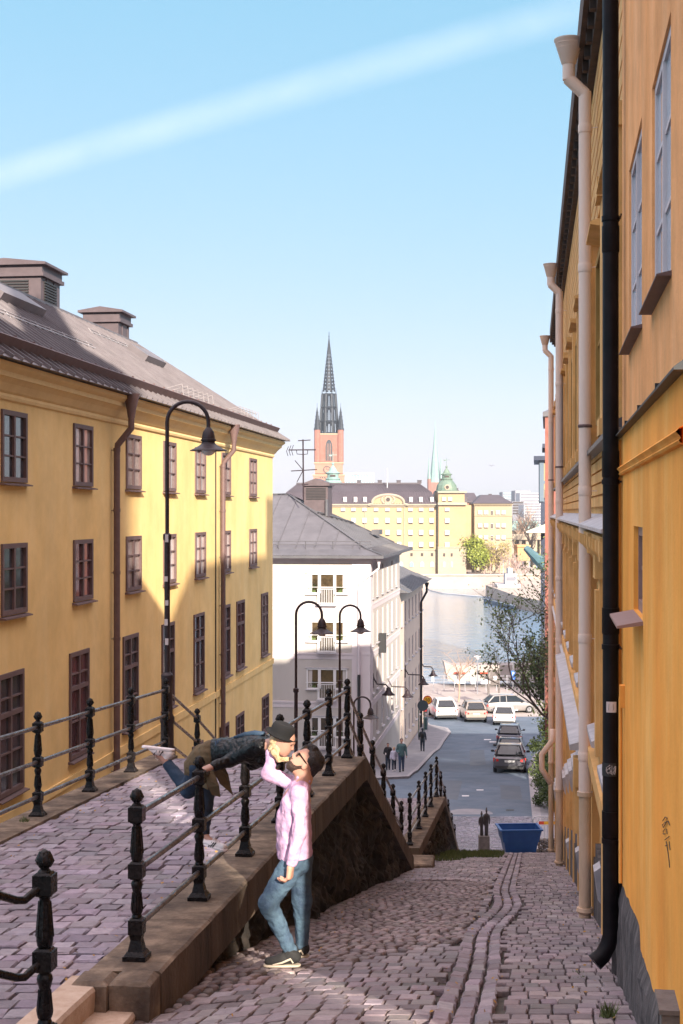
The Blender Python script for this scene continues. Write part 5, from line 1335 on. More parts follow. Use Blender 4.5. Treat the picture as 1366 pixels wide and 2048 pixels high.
def archpoly(cx, w, z0, z1, y):
    pts_ = [(cx-w, y, z0), (cx+w, y, z0)]; zs_ = lerp(z0, z1, .66)
    for i in range(9): t = i/8; pts_.append((cx+w*(1-t**1.6) if t < 1 else cx, y, lerp(zs_, z1, math.sin(t*math.pi/2))))
    for i in range(1, 9): t = 1-i/8; pts_.append((cx-w*(1-t**1.6), y, lerp(zs_, z1, math.sin(t*math.pi/2))))
    return pts_
for i, M in enumerate((Matrix.Identity(4), Matrix.Rotation(math.pi/2, 4, 'Z'))):
    mb = MB(Wh @ M); mb.prism(archpoly(0, 1.45, pz(922), pz(881), -hw-.12), (0, .1, 0)); w = mb.build('arched_window', 'church_iron', ch)
    mb = MB(Wh @ M)
    for x in (-.7, 0, .7): mb.bb(x-.09, x+.09, -hw-.2, -hw-.12, pz(922), pz(888))
    mb.tube([Vector(p)+Vector((0, -.05, 0)) for p in archpoly(0, 1.5, pz(922), pz(880), -hw-.12)[1:]+[archpoly(0, 1.5, pz(922), pz(880), -hw-.12)[0]]], .14, 4); mb.build('tracery', 'church_brick2', w)
mb = MB(Wh); c_ = Vector((px(654), -hw-1.0, pz(940)))
mb.prism([c_+Vector((1.5*math.cos(a*.314), 0, 1.5*math.sin(a*.314))) for a in range(20)], (0, .15, 0)); clk = mb.build('clock', 'church_iron', ch)
mb = MB(Wh); mb.prism([c_+Vector((1.2*math.cos(a*.314), -.06, 1.2*math.sin(a*.314))) for a in range(20)], (0, .05, 0)); q = mb.build('clock_face', 'church_brick2', clk)
mb = MB(Wh); mb.box(c_+Vector((-.1, -.1, .35)), (.14, .04, 1.1)); mb.box(c_+Vector((.4, -.1, 0)), (.8, .04, .14)); 
for k in range(12): a = k*math.pi/6; mb.box(c_+Vector((1.0*math.cos(a), -.1, 1.0*math.sin(a))), (.16, .04, .16))
mb.build('clock_hand', 'church_iron', clk)
mb = MB(Wh)
for x in (-2.2, -1.3, -.4, 2.4): mb.ell((x+px(652), -hw-1.55, pz(956)), (.28, .1, .28), 8, 4)
mb.build('niche', 'church_iron', ch)
# spire: octagonal openwork
def ringpts(r, z, ph=.5): return [Vector((r*math.cos((k+ph)*math.pi/4), r*math.sin((k+ph)*math.pi/4), z)) for k in range(8)]
mb = MB(Wh); levels = [(4.0, 867), (3.8, 845), (3.75, 843), (3.35, 817), (3.3, 815), (2.9, 789), (2.5, 783), (.08, 676)]
R = [ringpts(r, pz(y)) for r, y in levels]
for a, b in ((0, 1), (2, 3), (4, 5)):
    for k in range(8):
        mb.tube([R[a][k], R[b][k]], .5, 5)
        A1, A2 = R[a][k], R[a][(k+1) % 8]; B1, B2 = R[b][k], R[b][(k+1) % 8]
        for t in (.33, .67): mb.tube([A1.lerp(A2, t), B1.lerp(B2, t)], .24, 4)
        # pointed arches
        m_ = A1.lerp(A2, .5); top_ = B1.lerp(B2, .5); mb.tube([A1.lerp(B1, .62), (A1.lerp(B1, .85)).lerp(A2.lerp(B2, .85), .25), top_], .2, 4); mb.tube([A2.lerp(B2, .62), (A2.lerp(B2, .85)).lerp(A1.lerp(B1, .85), .25), top_], .2, 4)
    for L_ in (a, b):
        for k in range(8): mb.tube([R[L_][k], R[L_][(k+1) % 8]], .33, 4)
    for k in range(8): p = R[b][k]; mb.lathe([(.25, 0), (.2, .3), (.02, 2.4)], (p.x*1.05, p.y*1.05, p.z), 5)
# spire skin with rows of openings
nl = 30; yb, yt = 783, 676
for i in range(nl):
    y0, y1 = lerp(yb, yt, i/nl), lerp(yb, yt, (i+1)/nl); r0 = lerp(2.55, .1, i/nl); r1 = lerp(2.55, .1, (i+1)/nl)
    a = ringpts(r0, pz(y0)); b = ringpts(r1, pz(y1))
    for k in range(8):
        mb.tube([a[k], b[k]], .17*(1-i/nl)+.05, 4, False)
        if i % 2 == 0 and i < 22:
            p, q_, r_, s_ = a[k], a[(k+1) % 8], b[(k+1) % 8], b[k]; e = .36
            mb.quad(p, p.lerp(q_, e), s_.lerp(r_, e), s_); mb.quad(q_.lerp(p, e), q_, r_, r_.lerp(s_, e))
        else: mb.quad(a[k], a[(k+1) % 8], b[(k+1) % 8], b[k])
for i in range(1, 16):
    rr = lerp(2.6, .2, i/16); 
    for p in ringpts(rr+.15, pz(lerp(yb, yt, i/16))): mb.ell(p, .2*(1-i/20), 5, 3)
mb.tube([(0, 0, pz(677)), (0, 0, pz(664))], .1, 4); mb.ell((0, 0, pz(673)), .3, 6, 4)
mb.build('spire', 'church_iron', ch)
for sx, sy in ((-1, -1), (1, -1), (-.55, 1), (1.0, 1)):
    mb = MB(Wh); rs_ = []
    x, y = sx*(hw), sy*(hw)
    mb.lathe([(1.35, pz(861)), (1.1, pz(856)), (.7, pz(838)), (.06, pz(815)), (.05, pz(808))], (x, y, 0), 8)
    for k in range(8):
        a = k*math.pi/4
        for j in range(5): t = j/5; rr = lerp(1.3, .2, t); mb.ell((x+rr*math.cos(a), y+rr*math.sin(a), lerp(pz(859), pz(818), t)), .16, 4, 3)
    mb.build('pinnacle', 'church_iron', ch)
# ---- thin green spire church
d = 900
kc = empty('church', (X(870, d), d, -16), 0, 'distant church with slender pale green copper spire behind the domed corner tower', 'church'); Wc_ = WM[kc]
px = lambda p: X(p, d)-X(870, d); pz = lambda p: Zp(p, d)+16
mb = MB(Wc_); mb.bb(-3.6, 3.6, -3.6, 3.6, 0, pz(965)); 
for sx in (-1, 1):
    for sy in (-1, 1): mb.lathe([(.9, pz(990)), (.9, pz(957))], (sx*3.7, sy*3.7, 0), 8)
mb.build('tower', 'church_brick', kc)
mb = MB(Wc_); mb.lathe([(3.7, pz(965)), (3.0, pz(955)), (2.2, pz(925)), (1.1, pz(893)), (.12, pz(852)), (.10, pz(839))], (0, 0, 0), 8)
for sx in (-1, 1):
    for sy in (-1, 1): mb.lathe([(1.0, pz(958)), (.5, pz(940)), (.05, pz(915))], (sx*3.7, sy*3.7, 0), 6)
mb.bb(-.5, .5, -.06, .06, pz(847), pz(846)); mb.build('spire', 'copper_pale', kc)
# ---- glass office and other far blocks
def block(name, label, x0, x1, y0, y1, d, depth, m, strips=0, sm='far_glass', vert=0, cat='building'):
    X0, X1, Z1, Z0 = X(x0, d), X(x1, d), Zp(y0, d), -16.4
    mb = MB(); mb.bb(X0, X1, d, d+depth, Z0, Z1); o = empty(name, ((X0+X1)/2, d, Z0), 0, label, cat); mb.build('wall', m, o)
    if strips:
        zb = Zp(y1, d)
        for k in range(strips):
            z = lerp(zb, Z1, (k+.35)/strips); h = (Z1-zb)/strips*.5
            m2 = MB(); m2.bb(X0+.5, X1-.5, d-.4, d, z, z+h)
            w = m2.build('window_band', sm, o)
    for k in range(vert):
        m2 = MB(); xx = lerp(X0, X1, (k+.5)/vert); m2.bb(xx-.35, xx+.35, d-.7, d, Zp(y1, d), Z1-.5); m2.build('mullion', 'far_white', o)
    return o
g = block('office_tower', 'distant glass office block with white frame behind the grey mansard roof', 692, 746, 949, 982, 1000, 25, 'far_glass', 0, vert=9)
mb = MB(); mb.bb(X(690, 1000), X(748, 1000), 999, 1026, Zp(949, 1000), Zp(945.5, 1000)); mb.bb(X(690, 1000), X(692, 1000), 999, 1026, -16, Zp(949, 1000)); mb.bb(X(746, 1000), X(748, 1000), 999, 1026, -16, Zp(949, 1000)); mb.build('frame', 'far_white', g)
block('office_block', 'distant grey office block with pale top, left of the white one', 1005, 1030, 984, 1000, 1000, 20, 'far_grey', 3)
block('office_block', 'distant low grey block stepping down behind the bare trees', 1024, 1048, 1003, 1030, 780, 20, 'far_grey', 5, 'far_dark')
block('office_block', 'distant white office block with ribbon windows at the right of the skyline', 1040, 1082, 986, 1030, 800, 20, 'far_white', 7, 'far_grey')
block('office_block', 'distant dark grey slab rising behind the white office block', 1030, 1062, 981, 1010, 900, 20, 'far_grey', 4, 'far_white')
block('office_block', 'pale low office wing beside the blue bay house, below the white block', 1048, 1090, 1010, 1055, 640, 20, 'far_white', 8, 'far_grey')
ph = empty('pale_house', (X(1048, 470), 470, -16), 0, 'small ornate cream house with green roof behind the bare trees', 'house'); Wq = WM[ph]
px = lambda p: X(p, 470)-X(1048, 470); pz = lambda p: Zp(p, 470)+16
mb = MB(Wq); mb.bb(px(1022), px(1085), 0, 12, 0, pz(1062)); mb.build('wall', 'far_cream', ph)
mb = MB(Wq); mb.taper(px(1020), px(1087), -.5, 12.5, pz(1062), pz(1042), .4, .7); mb.build('roof', 'copper_pale', ph)
for k in range(7): xx = px(1028+k*8); mb = MB(Wq); mb.bb(xx-.5, xx+.5, -.1, 0, pz(1078), pz(1068)); mb.build('window', 'far_dark', ph)
# low bridge / quay stuff on far right
mb = MB(); mb.bb(X(1022, 450), X(1150, 450), 448, 456, -8.6, -6.9); 
for k in range(7): x = X(1026+k*14, 450); mb.bb(x-.5, x+.5, 449, 455, -19, -8.6)
tag(mb.build('bridge', 'far_stone', None, origin=(X(1060, 450), 450, -16)), 'low pale concrete bridge deck behind the right hand quay', 'bridge')
mb = MB(); mb.bb(X(1035, 400), X(1060, 400), 400, 408, -13.5, -9.6); mb.bb(X(1034, 400), X(1061, 400), 399.5, 408.5, -9.6, -9.1); tag(mb.build('kiosk', 'wood_orange', None, origin=(X(1048, 400), 400, -15.5)), 'small orange wooden kiosk by the bridge under the bare trees', 'kiosk')
# right bank promontory with boats
mb = MB(); g = [(X(1000, 300), 330), (X(1030, 290), 285), (X(1090, 280), 262), (X(1400, 280), 262), (X(1400, 400), 420), (X(1005, 400), 372)]
mb.prism([(a, b, -16.6) for a, b in g], (0, 0, -2.8)); tag(mb.build('promontory', 'quay_stone'), kind='structure')
mb = MB(); mb.prism([(X(972, 300), 305, -18.2), (X(978, 300), 300, -18.2), (X(1026, 284), 279, -18.2), (X(1030, 284), 286, -18.2)], (0, 0, -.9)); tag(mb.build('jetty', 'asphalt', None, origin=(X(1000, 292), 292, -18.5)), 'dark floating jetty pointing into the water near the moored boats', 'jetty')
bt = empty('ferry', (X(1018, 320), 320, -18.6), 0, 'white ferry moored with its ramp beside the dark jetty', 'ferry'); 
mb = MB(); x0, x1 = X(1001, 320), X(1036, 320); mb.prism([(x0, 318, -19), (x1, 318, -19), (x1+.4, 318, -15.9), (x0-1.0, 318, -15.9)], (0, 6, 0)); mb.build('hull', 'far_white', bt)
mb = MB(); mb.bb(x0+1.0, x1-.4, 319, 323, -15.9, -13.6); mb.bb(x0+1.6, x1-1.2, 319.3, 322.6, -13.6, -12.4); mb.build('cabin', 'far_white', bt)
mb = MB(); mb.bb(x0+1.2, x1-.6, 318.9, 319, -15.1, -14.3); mb.build('window_band', 'far_grey', bt)
mb = MB()
for k in range(3): mb.tube([(x0+.6+k*1.3, 320, -13.6), (x0+.6+k*1.3, 320, -10.6+k*.5)], .07, 5)
mb.build('mast', 'far_white', bt)
for i, (pxx, dd, lab) in enumerate(((1042, 300, 'small white motor boat moored at the far right quay, nearest the ferry'), (1056, 285, 'small white motor boat moored at the far right quay, closer to the leafy tree'))):
    o = empty('motor_boat', (X(pxx, dd), dd, -18.7), .5+i, lab, 'boat', 'small boats at the far right quay'); W = WM[o]
    mb = MB(W); mb.prism([(-3, -1, 1), (2, -1, 1), (3.4, 0, 1.2), (2, 1, 1), (-3, 1, 1)], (0, 0, -1.2)); mb.build('hull', 'far_white', o)
    mb = MB(W); mb.bb(-1.2, 1, -.7, .7, 1, 1.9); mb.build('cabin', 'far_grey', o)
# tarpaulin roof thing at px 1088,1120
tp = P(1084, 1128, 125); mb = MB(); 
for k in range(5): mb.tube([tp+Vector((-1.4+k*.55, 0, 1.4-k*.6)), tp+Vector((-.4+k*.6, -.8, .3-k*.6)), tp+Vector((.6+k*.55, 0, .5-k*.6))], [.28, .5, .22], 6)
tag(mb.build('tarpaulin', 'tarp', None, origin=tuple(tp)), 'crumpled turquoise tarpaulin on a roof below the blue bay house', 'tarpaulin')
mb = MB(); mb.bb(tp.x+1.6, tp.x+6, tp.y+.8, tp.y+4, -16.8, tp.z-1.6)
tag(mb.build('shed', 'blue_dark', None, origin=(tp.x, tp.y, -16.8)), 'dark shed roof under the turquoise tarpaulin, below the blue bay house', 'shed')
# floating boom on the water (curved line)
pts_ = []
for k in range(40):
    t = k/39; x = lerp(855, 1010, t); 
    pts_.append(None)
def onw(pxx, pyy): d_ = 19*F/(pyy-1024); return Vector((X(pxx, d_), d_, -18.93))
mb = MB(); q = [onw(*p) for p in ((1040, 1159), (980, 1156), (925, 1157), (885, 1161), (862, 1167), (853, 1174), (860, 1181), (885, 1187), (930, 1191), (985, 1195), (1020, 1200))]
mb.tube(q, .16, 5); tag(mb.build('floating_boom', 'far_white', None, origin=tuple(q[4])), 'thin pale floating boom curving across the water', 'boom')
# ================================================================ trees
def tree(name, label, base, h, spread, levels, leafm, barkm, leafn, leafs, seed, trunk_r=.12, first=.35, lean=(0, 0), group=None, nb=4, parts=True, up=.35, crownfn=None, shape=None, kl=2):
    r = random.Random(seed); root = empty(name, base, 0, label, 'tree', group); B = Vector(base)
    tb = MB(); tips = []
    def grow(p, d, l, rad, lev):
        pts_ = [p]; q = p.copy(); dd = d.copy(); m = 4
        for i in range(m):
            dd = (dd+Vector((r.gauss(0, .16), r.gauss(0, .16), r.gauss(0, .1)+up*.12))).normalized(); q = q+dd*l/m; pts_.append(q.copy())
            if lev >= levels-kl: tips.append((q.copy(), lev))
        tb.tube(pts_, [lerp(rad, rad*.55, i/m) for i in range(m+1)], 6 if lev < 2 else 4, lev == levels)
        if lev >= levels: return
        for i in range(nb if lev else nb+2):
            t = r.uniform(.35, 1) if lev else r.uniform(first, 1); k = min(int(t*m), m-1); s = pts_[k].lerp(pts_[k+1], t*m-k)
            a = r.uniform(0, 6.283); o = Vector((math.cos(a), math.sin(a), r.uniform(.1, .9)*up*2)).normalized(); nd = (dd*.45+o*.9).normalized()
            grow(s, nd, l*r.uniform(.5, .72)*(spread if lev == 0 else 1), rad*.5, lev+1)
    grow(B, Vector((lean[0], lean[1], 1)).normalized(), h*.62, trunk_r, 0)
    tb.build('trunk', barkm, root, smooth=True)
    if leafn:
        vs = []; fs = []
        for i in range(leafn):
            p, lv = tips[r.randrange(len(tips))]; c = p+Vector((r.gauss(0, leafs*1.6), r.gauss(0, leafs*1.6), r.gauss(0, leafs*1.6)))
            a = Vector((r.gauss(0, 1), r.gauss(0, 1), r.gauss(0, 1))).normalized(); b = a.cross(Vector((r.gauss(0, 1), r.gauss(0, 1), r.gauss(0, 1)))).normalized()
            s = leafs*r.uniform(.5, 1.1); bi = len(vs); vs += [c-a*s, c+b*s*.45, c+a*s, c-b*s*.45]; fs.append((bi, bi+1, bi+2, bi+3))
        mb = MB(); mb.add(vs, fs); mb.build('crown', leafm, root)
    return root
# budding tree on the right behind the ochre house, reaching over the road
gx = ground_at(1092, 1560)
tree('leafy_tree', 'budding tree with small dark green leaves leaning over the road from behind the ochre house', (12.0, 66, zs(66)), 10.5, 1.2, 4, 'leaf_dark', 'bark', 12000, .09, 11, .15, .22, lean=(-.17, -.02), nb=5, up=.5)
tree('leafy_tree', 'denser lower green tree at the pavement beside the parked cars, under the budding tree', (12.6, 80, zs(80)), 9.2, .7, 3, 'leaf_green', 'bark', 8000, .12, 5, .14, .12, lean=(-.02, 0), nb=6, up=.6)
def bush(name, label, c, r, n, s, m, seed, grp=None):
    q = random.Random(seed); vs = []; fs = []; C = Vector(c)
    cl = [(C+Vector((q.gauss(0, r[0]*.42), q.gauss(0, r[1]*.42), abs(q.gauss(0, r[2]*.6)))), q.uniform(.3, 1.1)) for _ in range(26)]
    for i in range(n):
        b, rr = cl[q.randrange(26)]; v = Vector((q.gauss(0, 1), q.gauss(0, 1), q.gauss(0, 1))).normalized()*rr*q.random()**.4*min(r)*1.3; c_ = b+v
        a = Vector((q.gauss(0, 1), q.gauss(0, 1), q.gauss(0, 1))).normalized(); d_ = a.cross(Vector((q.gauss(0, 1), q.gauss(0, 1), q.gauss(0, 1)))).normalized(); k = s*q.uniform(.5, 1.1)
        bi = len(vs); vs += [c_-a*k, c_+d_*k*.5, c_+a*k, c_-d_*k*.5]; fs.append((bi, bi+1, bi+2, bi+3))
    mb = MB(); mb.add(vs, fs); return tag(mb.build(name, m, None, origin=tuple(c)), label, 'bush', grp)
bush('hedge_bush', 'dark green bush on the pavement edge behind the third drainpipe', (9.25, 64, zs(64)+.2), (.5, 1.6, 1.9), 7000, .07, 'leaf_green', 3)
bush('hedge_bush', 'loose green bush below the leafy tree beside the parked dark cars', (11.0, 76, zs(76)+.3), (.9, 3.0, 2.6), 6000, .09, 'leaf_dark', 8)
gt = ground_at(917, 1389); gt = Vector((X(917, 128), 128, -16.8))
tree('bare_tree', 'small bare tree on the sunny quay behind the parked white car', tuple(gt), 4.9, 1.05, 4, None, 'bark_pale', 0, .1, 21, .10, .45, nb=3, up=.35)
tree('lime_tree', 'bright lime green tree against the cream block across the water', (X(950, 363), 363, -15.7), 9.3, .85, 3, 'leaf_lime', 'bark', 5000, .42, 31, .3, .2, nb=6, up=.6, kl=1)
for i, (p_, h_) in enumerate(((981, 9), (1000, 8.5), (968, 7))):
    tree('yellowing_tree', ['yellow budding tree by the far quay, tallest of three before the cream block', 'yellow budding tree by the far quay, rightmost before the cream block', 'yellow budding tree by the far quay, next to the lime green one'][i], (X(p_, 364), 364, -15.5), h_, .8, 3, 'leaf_yellow', 'twig', 900, .3, 41+i, .2, .2, group='budding trees by the far quay', nb=5, up=.5, kl=1)
for i, (p_, dd, h_) in enumerate(((1040, 460, 17), (1052, 455, 18), (1068, 440, 16), (1030, 462, 13))):
    tree('bare_tree', ['tall bare tree behind the bridge, second from the cream block', 'tallest bare tree behind the bridge, third from the cream block', 'bare tree behind the bridge, closest to the blue bay house', 'lowest bare tree behind the bridge, right beside the cream block'][i], (X(p_, dd), dd, -16), h_, .8, 4, None, 'bark_pale' if i % 2 else 'bark', 0, .1, 51+i, .4, .25, group='bare trees beyond the bridge', nb=4, up=.6)
for i, (p_, dd, h_) in enumerate(((1044, 320, 9), (1030, 330, 7))):
    tree('bare_tree', ['pinkish bare tree on the promontory behind the moored boats', 'smaller pinkish bare tree on the promontory behind the ferry'][i], (X(p_, dd), dd, -16.6), h_, .9, 4, None, 'twig', 0, .1, 61+i, .2, .2, nb=4, up=.4)
# ================================================================ street lamps
def lamp(label, u, d, zb, h, side=1, thick=True, sc_=1.0, x=None, rad=.32):
    X0 = ux(u, d) if x is None else x; B = Vector((X0, d, zb)); root = empty('street_lamp', B, 0, label, 'street lamp')
    mb = MB(); 
    if thick: mb.lathe([(.13, 0), (.13, .12), (.105, .16), (.10, .5), (.115, .54), (.115, .6), (.085, .66), (.08, 1.15), (.095, 1.2), (.095, 1.26), (.06, 1.3)], B, 12)
    n = 14; top = h-rad; pts_ = [B+Vector((0, 0, 1.2 if thick else 0)), B+Vector((0, 0, h*.62))]
    mb.tube(pts_, .045, 10); mb.lathe([(.058, h*.62-.06), (.066, h*.62-.04), (.066, h*.62+.03), (.04, h*.62+.05)], B, 10)
    a = [B+Vector((0, 0, h*.62)), B+Vector((0, 0, top))]
    for i in range(1, n+1): t = math.pi*i/n; a.append(B+Vector((side*(rad-rad*math.cos(t)), 0, top+rad*math.sin(t))))
    a.append(B+Vector((side*2*rad, 0, top-.10))); mb.tube(a, .031, 8); mb.build('pole', 'lamp_metal' , root, smooth=True, autosm=40)
    T = B+Vector((side*2*rad, 0, top-.10)); mb = MB()
    mb.lathe([(.035, .02), (.05, 0), (.085, -.05), (.10, -.12), (.105, -.16), (.12, -.165), (.12, -.19), (.10, -.20), (.105, -.23), (.15, -.265), (.22, -.305), (.285, -.335), (.29, -.345), (.27, -.345), (.1, -.29)], T, 24)
    sh_ = mb.build('lamp_shade', 'lamp_metal', root, smooth=True, autosm=50)
    mb = MB(); mb.ell(T+Vector((0, 0, -.33)), (.11, .11, .09), 14, 8); mb.build('lamp_globe', 'white_paint', sh_, smooth=True)
    return root
L1 = lamp('tall black hooked street lamp rising beside the yellow building at the head of the stairs', LU-.03, 22.5, zt(22.4)-.03, 5.5)
mb = MB(); B = Vector((ux(LU-.03, 22.5), 22.5, zt(22.4)))
for k, z in enumerate((2.35, 2.05, 3.35, 2.72, 1.75)): mb = MB(); mb.box(B+Vector((-.01*(k % 2), -.058, z)), (.05, .012, .08+.02*(k % 3))); mb.build('sticker', 'sticker', L1)
lamp('hooked street lamp before the white building, its larger shade left of the other one', -5.6, 34.7, -7.7, 5.55, rad=.31)
lamp('hooked street lamp before the white building with its shade nearest the building corner', -5.3, 40.4, -8.2, 5.6, rad=.29)
lamp('low street lamp behind the stair railing, its shade near the white building foot', -6.1, 50.2, -12.4, 6.0, rad=.29)
def walllamp(label, sx, ex, ey, dd, grp):
    p0 = Vector((WSX(dd), dd, Zp(ey-12, dd))); T = P(ex, ey, dd); root = empty('wall_lamp', p0, 0, label, 'wall lamp', grp)
    mb = MB(); mb.tube([p0+Vector((0, 0, .35)), p0+Vector((.2, 0, .0)), p0+Vector(((T.x-p0.x)*.55, 0, -.02)), Vector((T.x-.15, dd, p0.z-.03)), Vector((T.x, dd, p0.z-.2)), T+Vector((0, 0, .1))], .045, 6); mb.bb(p0.x-.05, p0.x+.02, dd-.08, dd+.08, p0.z-.2, p0.z+.6); mb.build('bracket', 'lamp_metal', root, smooth=True)
    mb = MB(); mb.lathe([(.06, .16), (.13, .1), (.14, -.02), (.24, -.16), (.38, -.27), (.36, -.28), (.1, -.2)], T, 16); mb.build('lamp_shade', 'lamp_metal', root, smooth=True)
for i, (ex, ey, dd, t) in enumerate(((777, 1380, 80, 'nearest to the white corner'), (815, 1385, 88, 'lowest of the four above the walkers'), (847, 1361, 99, 'third from the white corner'), (866, 1345, 112, 'farthest, at the peach corner'))):
    walllamp('bracket lamp on the side wall, '+t, 0, ex, ey, dd, 'bracket lamps along the side wall')
# quay lamp
B = Vector((X(955, 134), 134, -16.8)); root = empty('street_lamp', B, 0, 'slim grey quay lamp with flat white top, right of the bare tree', 'street lamp'); mb = MB(); mb.tube([B, B+Vector((0, 0, 3.3))], .06, 8); mb.build('pole', 'galv', root)
mb = MB(); mb.lathe([(.12, 3.2), (.2, 3.35), (.36, 3.42), (.33, 3.47), (.05, 3.52)], B, 12); mb.build('lamp_shade', 'white_paint', root)
# ================================================================ signs, quay things
g0 = Vector((X(855, 109), 109, zs(109))); root = empty('speed_sign', g0, 0, 'yellow speed limit sign reading 50 with a red ring at the corner', 'sign')
mb = MB(); mb.tube([g0, g0+Vector((0, 0, 2.0))], .03, 6); mb.build('pole', 'galv', root)
cz = Zp(1400, 109); c_ = Vector((g0.x, 108.94, cz))
def disc(mb, c, r, y, th=.02, n=24): mb.prism([Vector((c.x+r*math.cos(a*2*math.pi/n), c.y+y, c.z+r*math.sin(a*2*math.pi/n))) for a in range(n)], (0, th, 0))
mb = MB(); disc(mb, c_, .34, 0); mb.build('ring', 'sign_red', root); mb = MB(); disc(mb, c_, .27, -.012, .01); pl = mb.build('face', 'sign_yellow', root)
def text(name, s, size, loc, rot, m, parent=None, origin=None, ext=.003):
    cu = bpy.data.curves.new('t', 'FONT'); cu.body = s; cu.size = size; cu.extrude = ext; cu.align_x = 'CENTER'; cu.align_y = 'CENTER'
    o = bpy.data.objects.new('t', cu); COL.objects.link(o); o.location = loc; o.rotation_euler = rot; bpy.context.view_layer.update()
    dg = bpy.context.evaluated_depsgraph_get(); me = bpy.data.meshes.new_from_object(o.evaluated_get(dg)); me.transform(o.matrix_world)
    bpy.data.objects.remove(o)
    if parent is not None: me.transform(WM[parent].inverted())
    me.materials.clear(); me.materials.append(M_[m]); q = bpy.data.objects.new(name, me); COL.objects.link(q); q.parent = parent
    if parent is not None: KIDS.setdefault(parent, []).append(q)
    return q
text('lettering', '50', .36, (c_.x, c_.y-.02, c_.z), (math.pi/2, 0, 0), 'ink', pl, ext=.004)
g1 = Vector((X(845.5, 106), 106, zs(106))); root = empty('round_sign', g1, 0, 'dark back of a round traffic sign in front of the speed sign', 'sign')
mb = MB(); mb.tube([g1+Vector((-.3, 0, 0)), g1+Vector((-.3, 0, 2.1))], .035, 6); mb.tube([g1+Vector((.1, 0, 0)), g1+Vector((.1, 0, 2.1))], .035, 6); mb.tube([g1+Vector((-.3, 0, 2.1)), g1+Vector((.1, 0, 2.1))], .03, 6); mb.build('post', 'copper', root)
mb = MB(); disc(mb, Vector((g1.x, 105.9, Zp(1411, 106))), .40, 0); mb.build('plate', 'sign_back', root)
g1 = ground_at(851.5, 1462); mb = MB(); mb.lathe([(.16, 0), (.17, .05), (.17, .75), (.20, .77), (.20, .86), (.1, .92)], g1+Vector((0, 0, .12)), 12); tag(mb.build('litter_bin', 'coat_teal', None, origin=tuple(g1)), 'dark green litter bin at the pavement corner beside the round sign', 'bin')
# information board with two posts
gi = Vector((X(988, 124), 124, -16.8)); root = empty('information_board', gi, 0, 'tall information board on two posts behind the parked cars', 'board')
mb = MB(); mb.bb(gi.x-.55, gi.x-.38, 123.9, 124.1, -16.8, Zp(1338, 124)); mb.bb(gi.x+.36, gi.x+.50, 123.9, 124.1, -16.8, Zp(1338, 124)); mb.build('post', 'stone_ped', root)
mb = MB(); mb.bb(gi.x-.33, gi.x+.33, 123.95, 124.05, Zp(1370, 124), Zp(1340, 124)); pb = mb.build('panel', 'stone_ped', root)
mb = MB(); mb.bb(gi.x-.05, gi.x+.25, 123.92, 123.95, Zp(1360, 124), Zp(1352, 124)); mb.build('notice', 'white_paint', pb)
gi = Vector((X(1026, 128), 128, -16.8)); root = empty('parking_sign', gi, 0, 'blue parking sign with a white P among the leaves of the tree', 'sign')
mb = MB(); mb.tube([gi, gi+Vector((0, 0, 3.6))], .04, 6); mb.build('pole', 'galv', root)
zc_ = Zp(1351, 128); mb = MB(); mb.bb(gi.x-.19, gi.x+.19, 127.88, 127.92, zc_-.35, zc_+.42); pl = mb.build('plate', 'sign_blue', root); text('lettering', 'P', .42, (gi.x, 127.86, zc_+.16), (math.pi/2, 0, 0), 'white_paint', pl); text('lettering', 'S', .2, (gi.x, 127.86, zc_-.17), (math.pi/2, 0, 0), 'white_paint', pl)
# beige ferry ramp wall / building on the quay
mb = MB(); z = -16.8; a, b = X(890, 139), X(1085, 139); 
mb.prism([(X(888, 139), 139, Zp(1324, 139)), (X(896, 139), 139, Zp(1362, 139)), (b, 139, Zp(1362, 139)), (b, 139, Zp(1330, 139)), (X(905, 139), 139, Zp(1331, 139))], (0, 2.5, 0)); 
rw_ = tag(mb.build('ramp_wall', 'quay_concrete', None, origin=(a, 139, z)), 'long pale beige concrete ramp wall along the water behind the quay railing', 'wall')
mb = MB(); mb.prism([(X(887, 138.7), 138.7, Zp(1324, 138.7)), (X(900, 138.7), 138.7, Zp(1331, 138.7)), (X(900, 138.7), 138.7, Zp(1365, 138.7)), (X(890, 138.7), 138.7, Zp(1365, 138.7))], (0, .25, 0)); mb.build('end_panel', 'far_white', rw_).location = Vector((0, 0, 0))
for c in rw_.children: c.matrix_parent_inverse = Matrix.Translation(-Vector((a, 139, z)))
for xa, xb, lb_ in ((910, 932, 'short orange red plank on the beige wall behind the small bare tree'), (962, 978, 'short orange red plank on the beige wall right of the slim quay lamp')): mb = MB(); mb.bb(X(xa, 138), X(xb, 138), 138.7, 138.95, Zp(1349, 138), Zp(1346.5, 138)); tag(mb.build('plank', 'reflect_red', None, origin=(X(xa, 138), 138.7, -15)), lb_, 'plank')
root = empty('quay_railing', (X(846, 136), 136, -16.8), 0, 'thin grey railing along the quay edge in front of the water', 'railing')
mb = MB()
for pz_ in (1352, 1358, 1364): mb.tube([P(840, pz_, 136), P(1080, pz_, 136)], .025, 5)
mb.build('rail', 'galv', root)
p0 = None
for k in range(12):
    x = X(846+k*21, 136)
    if p0 is None: mb = MB(); mb.tube([(x, 136, -16.8), (x, 136, Zp(1350, 136))], .035, 5); p0 = mb.build('post', 'galv', root)
    else: c = p0.copy(); COL.objects.link(c); c.location = (X(846+k*21, 136)-X(846, 136), 0, 0)
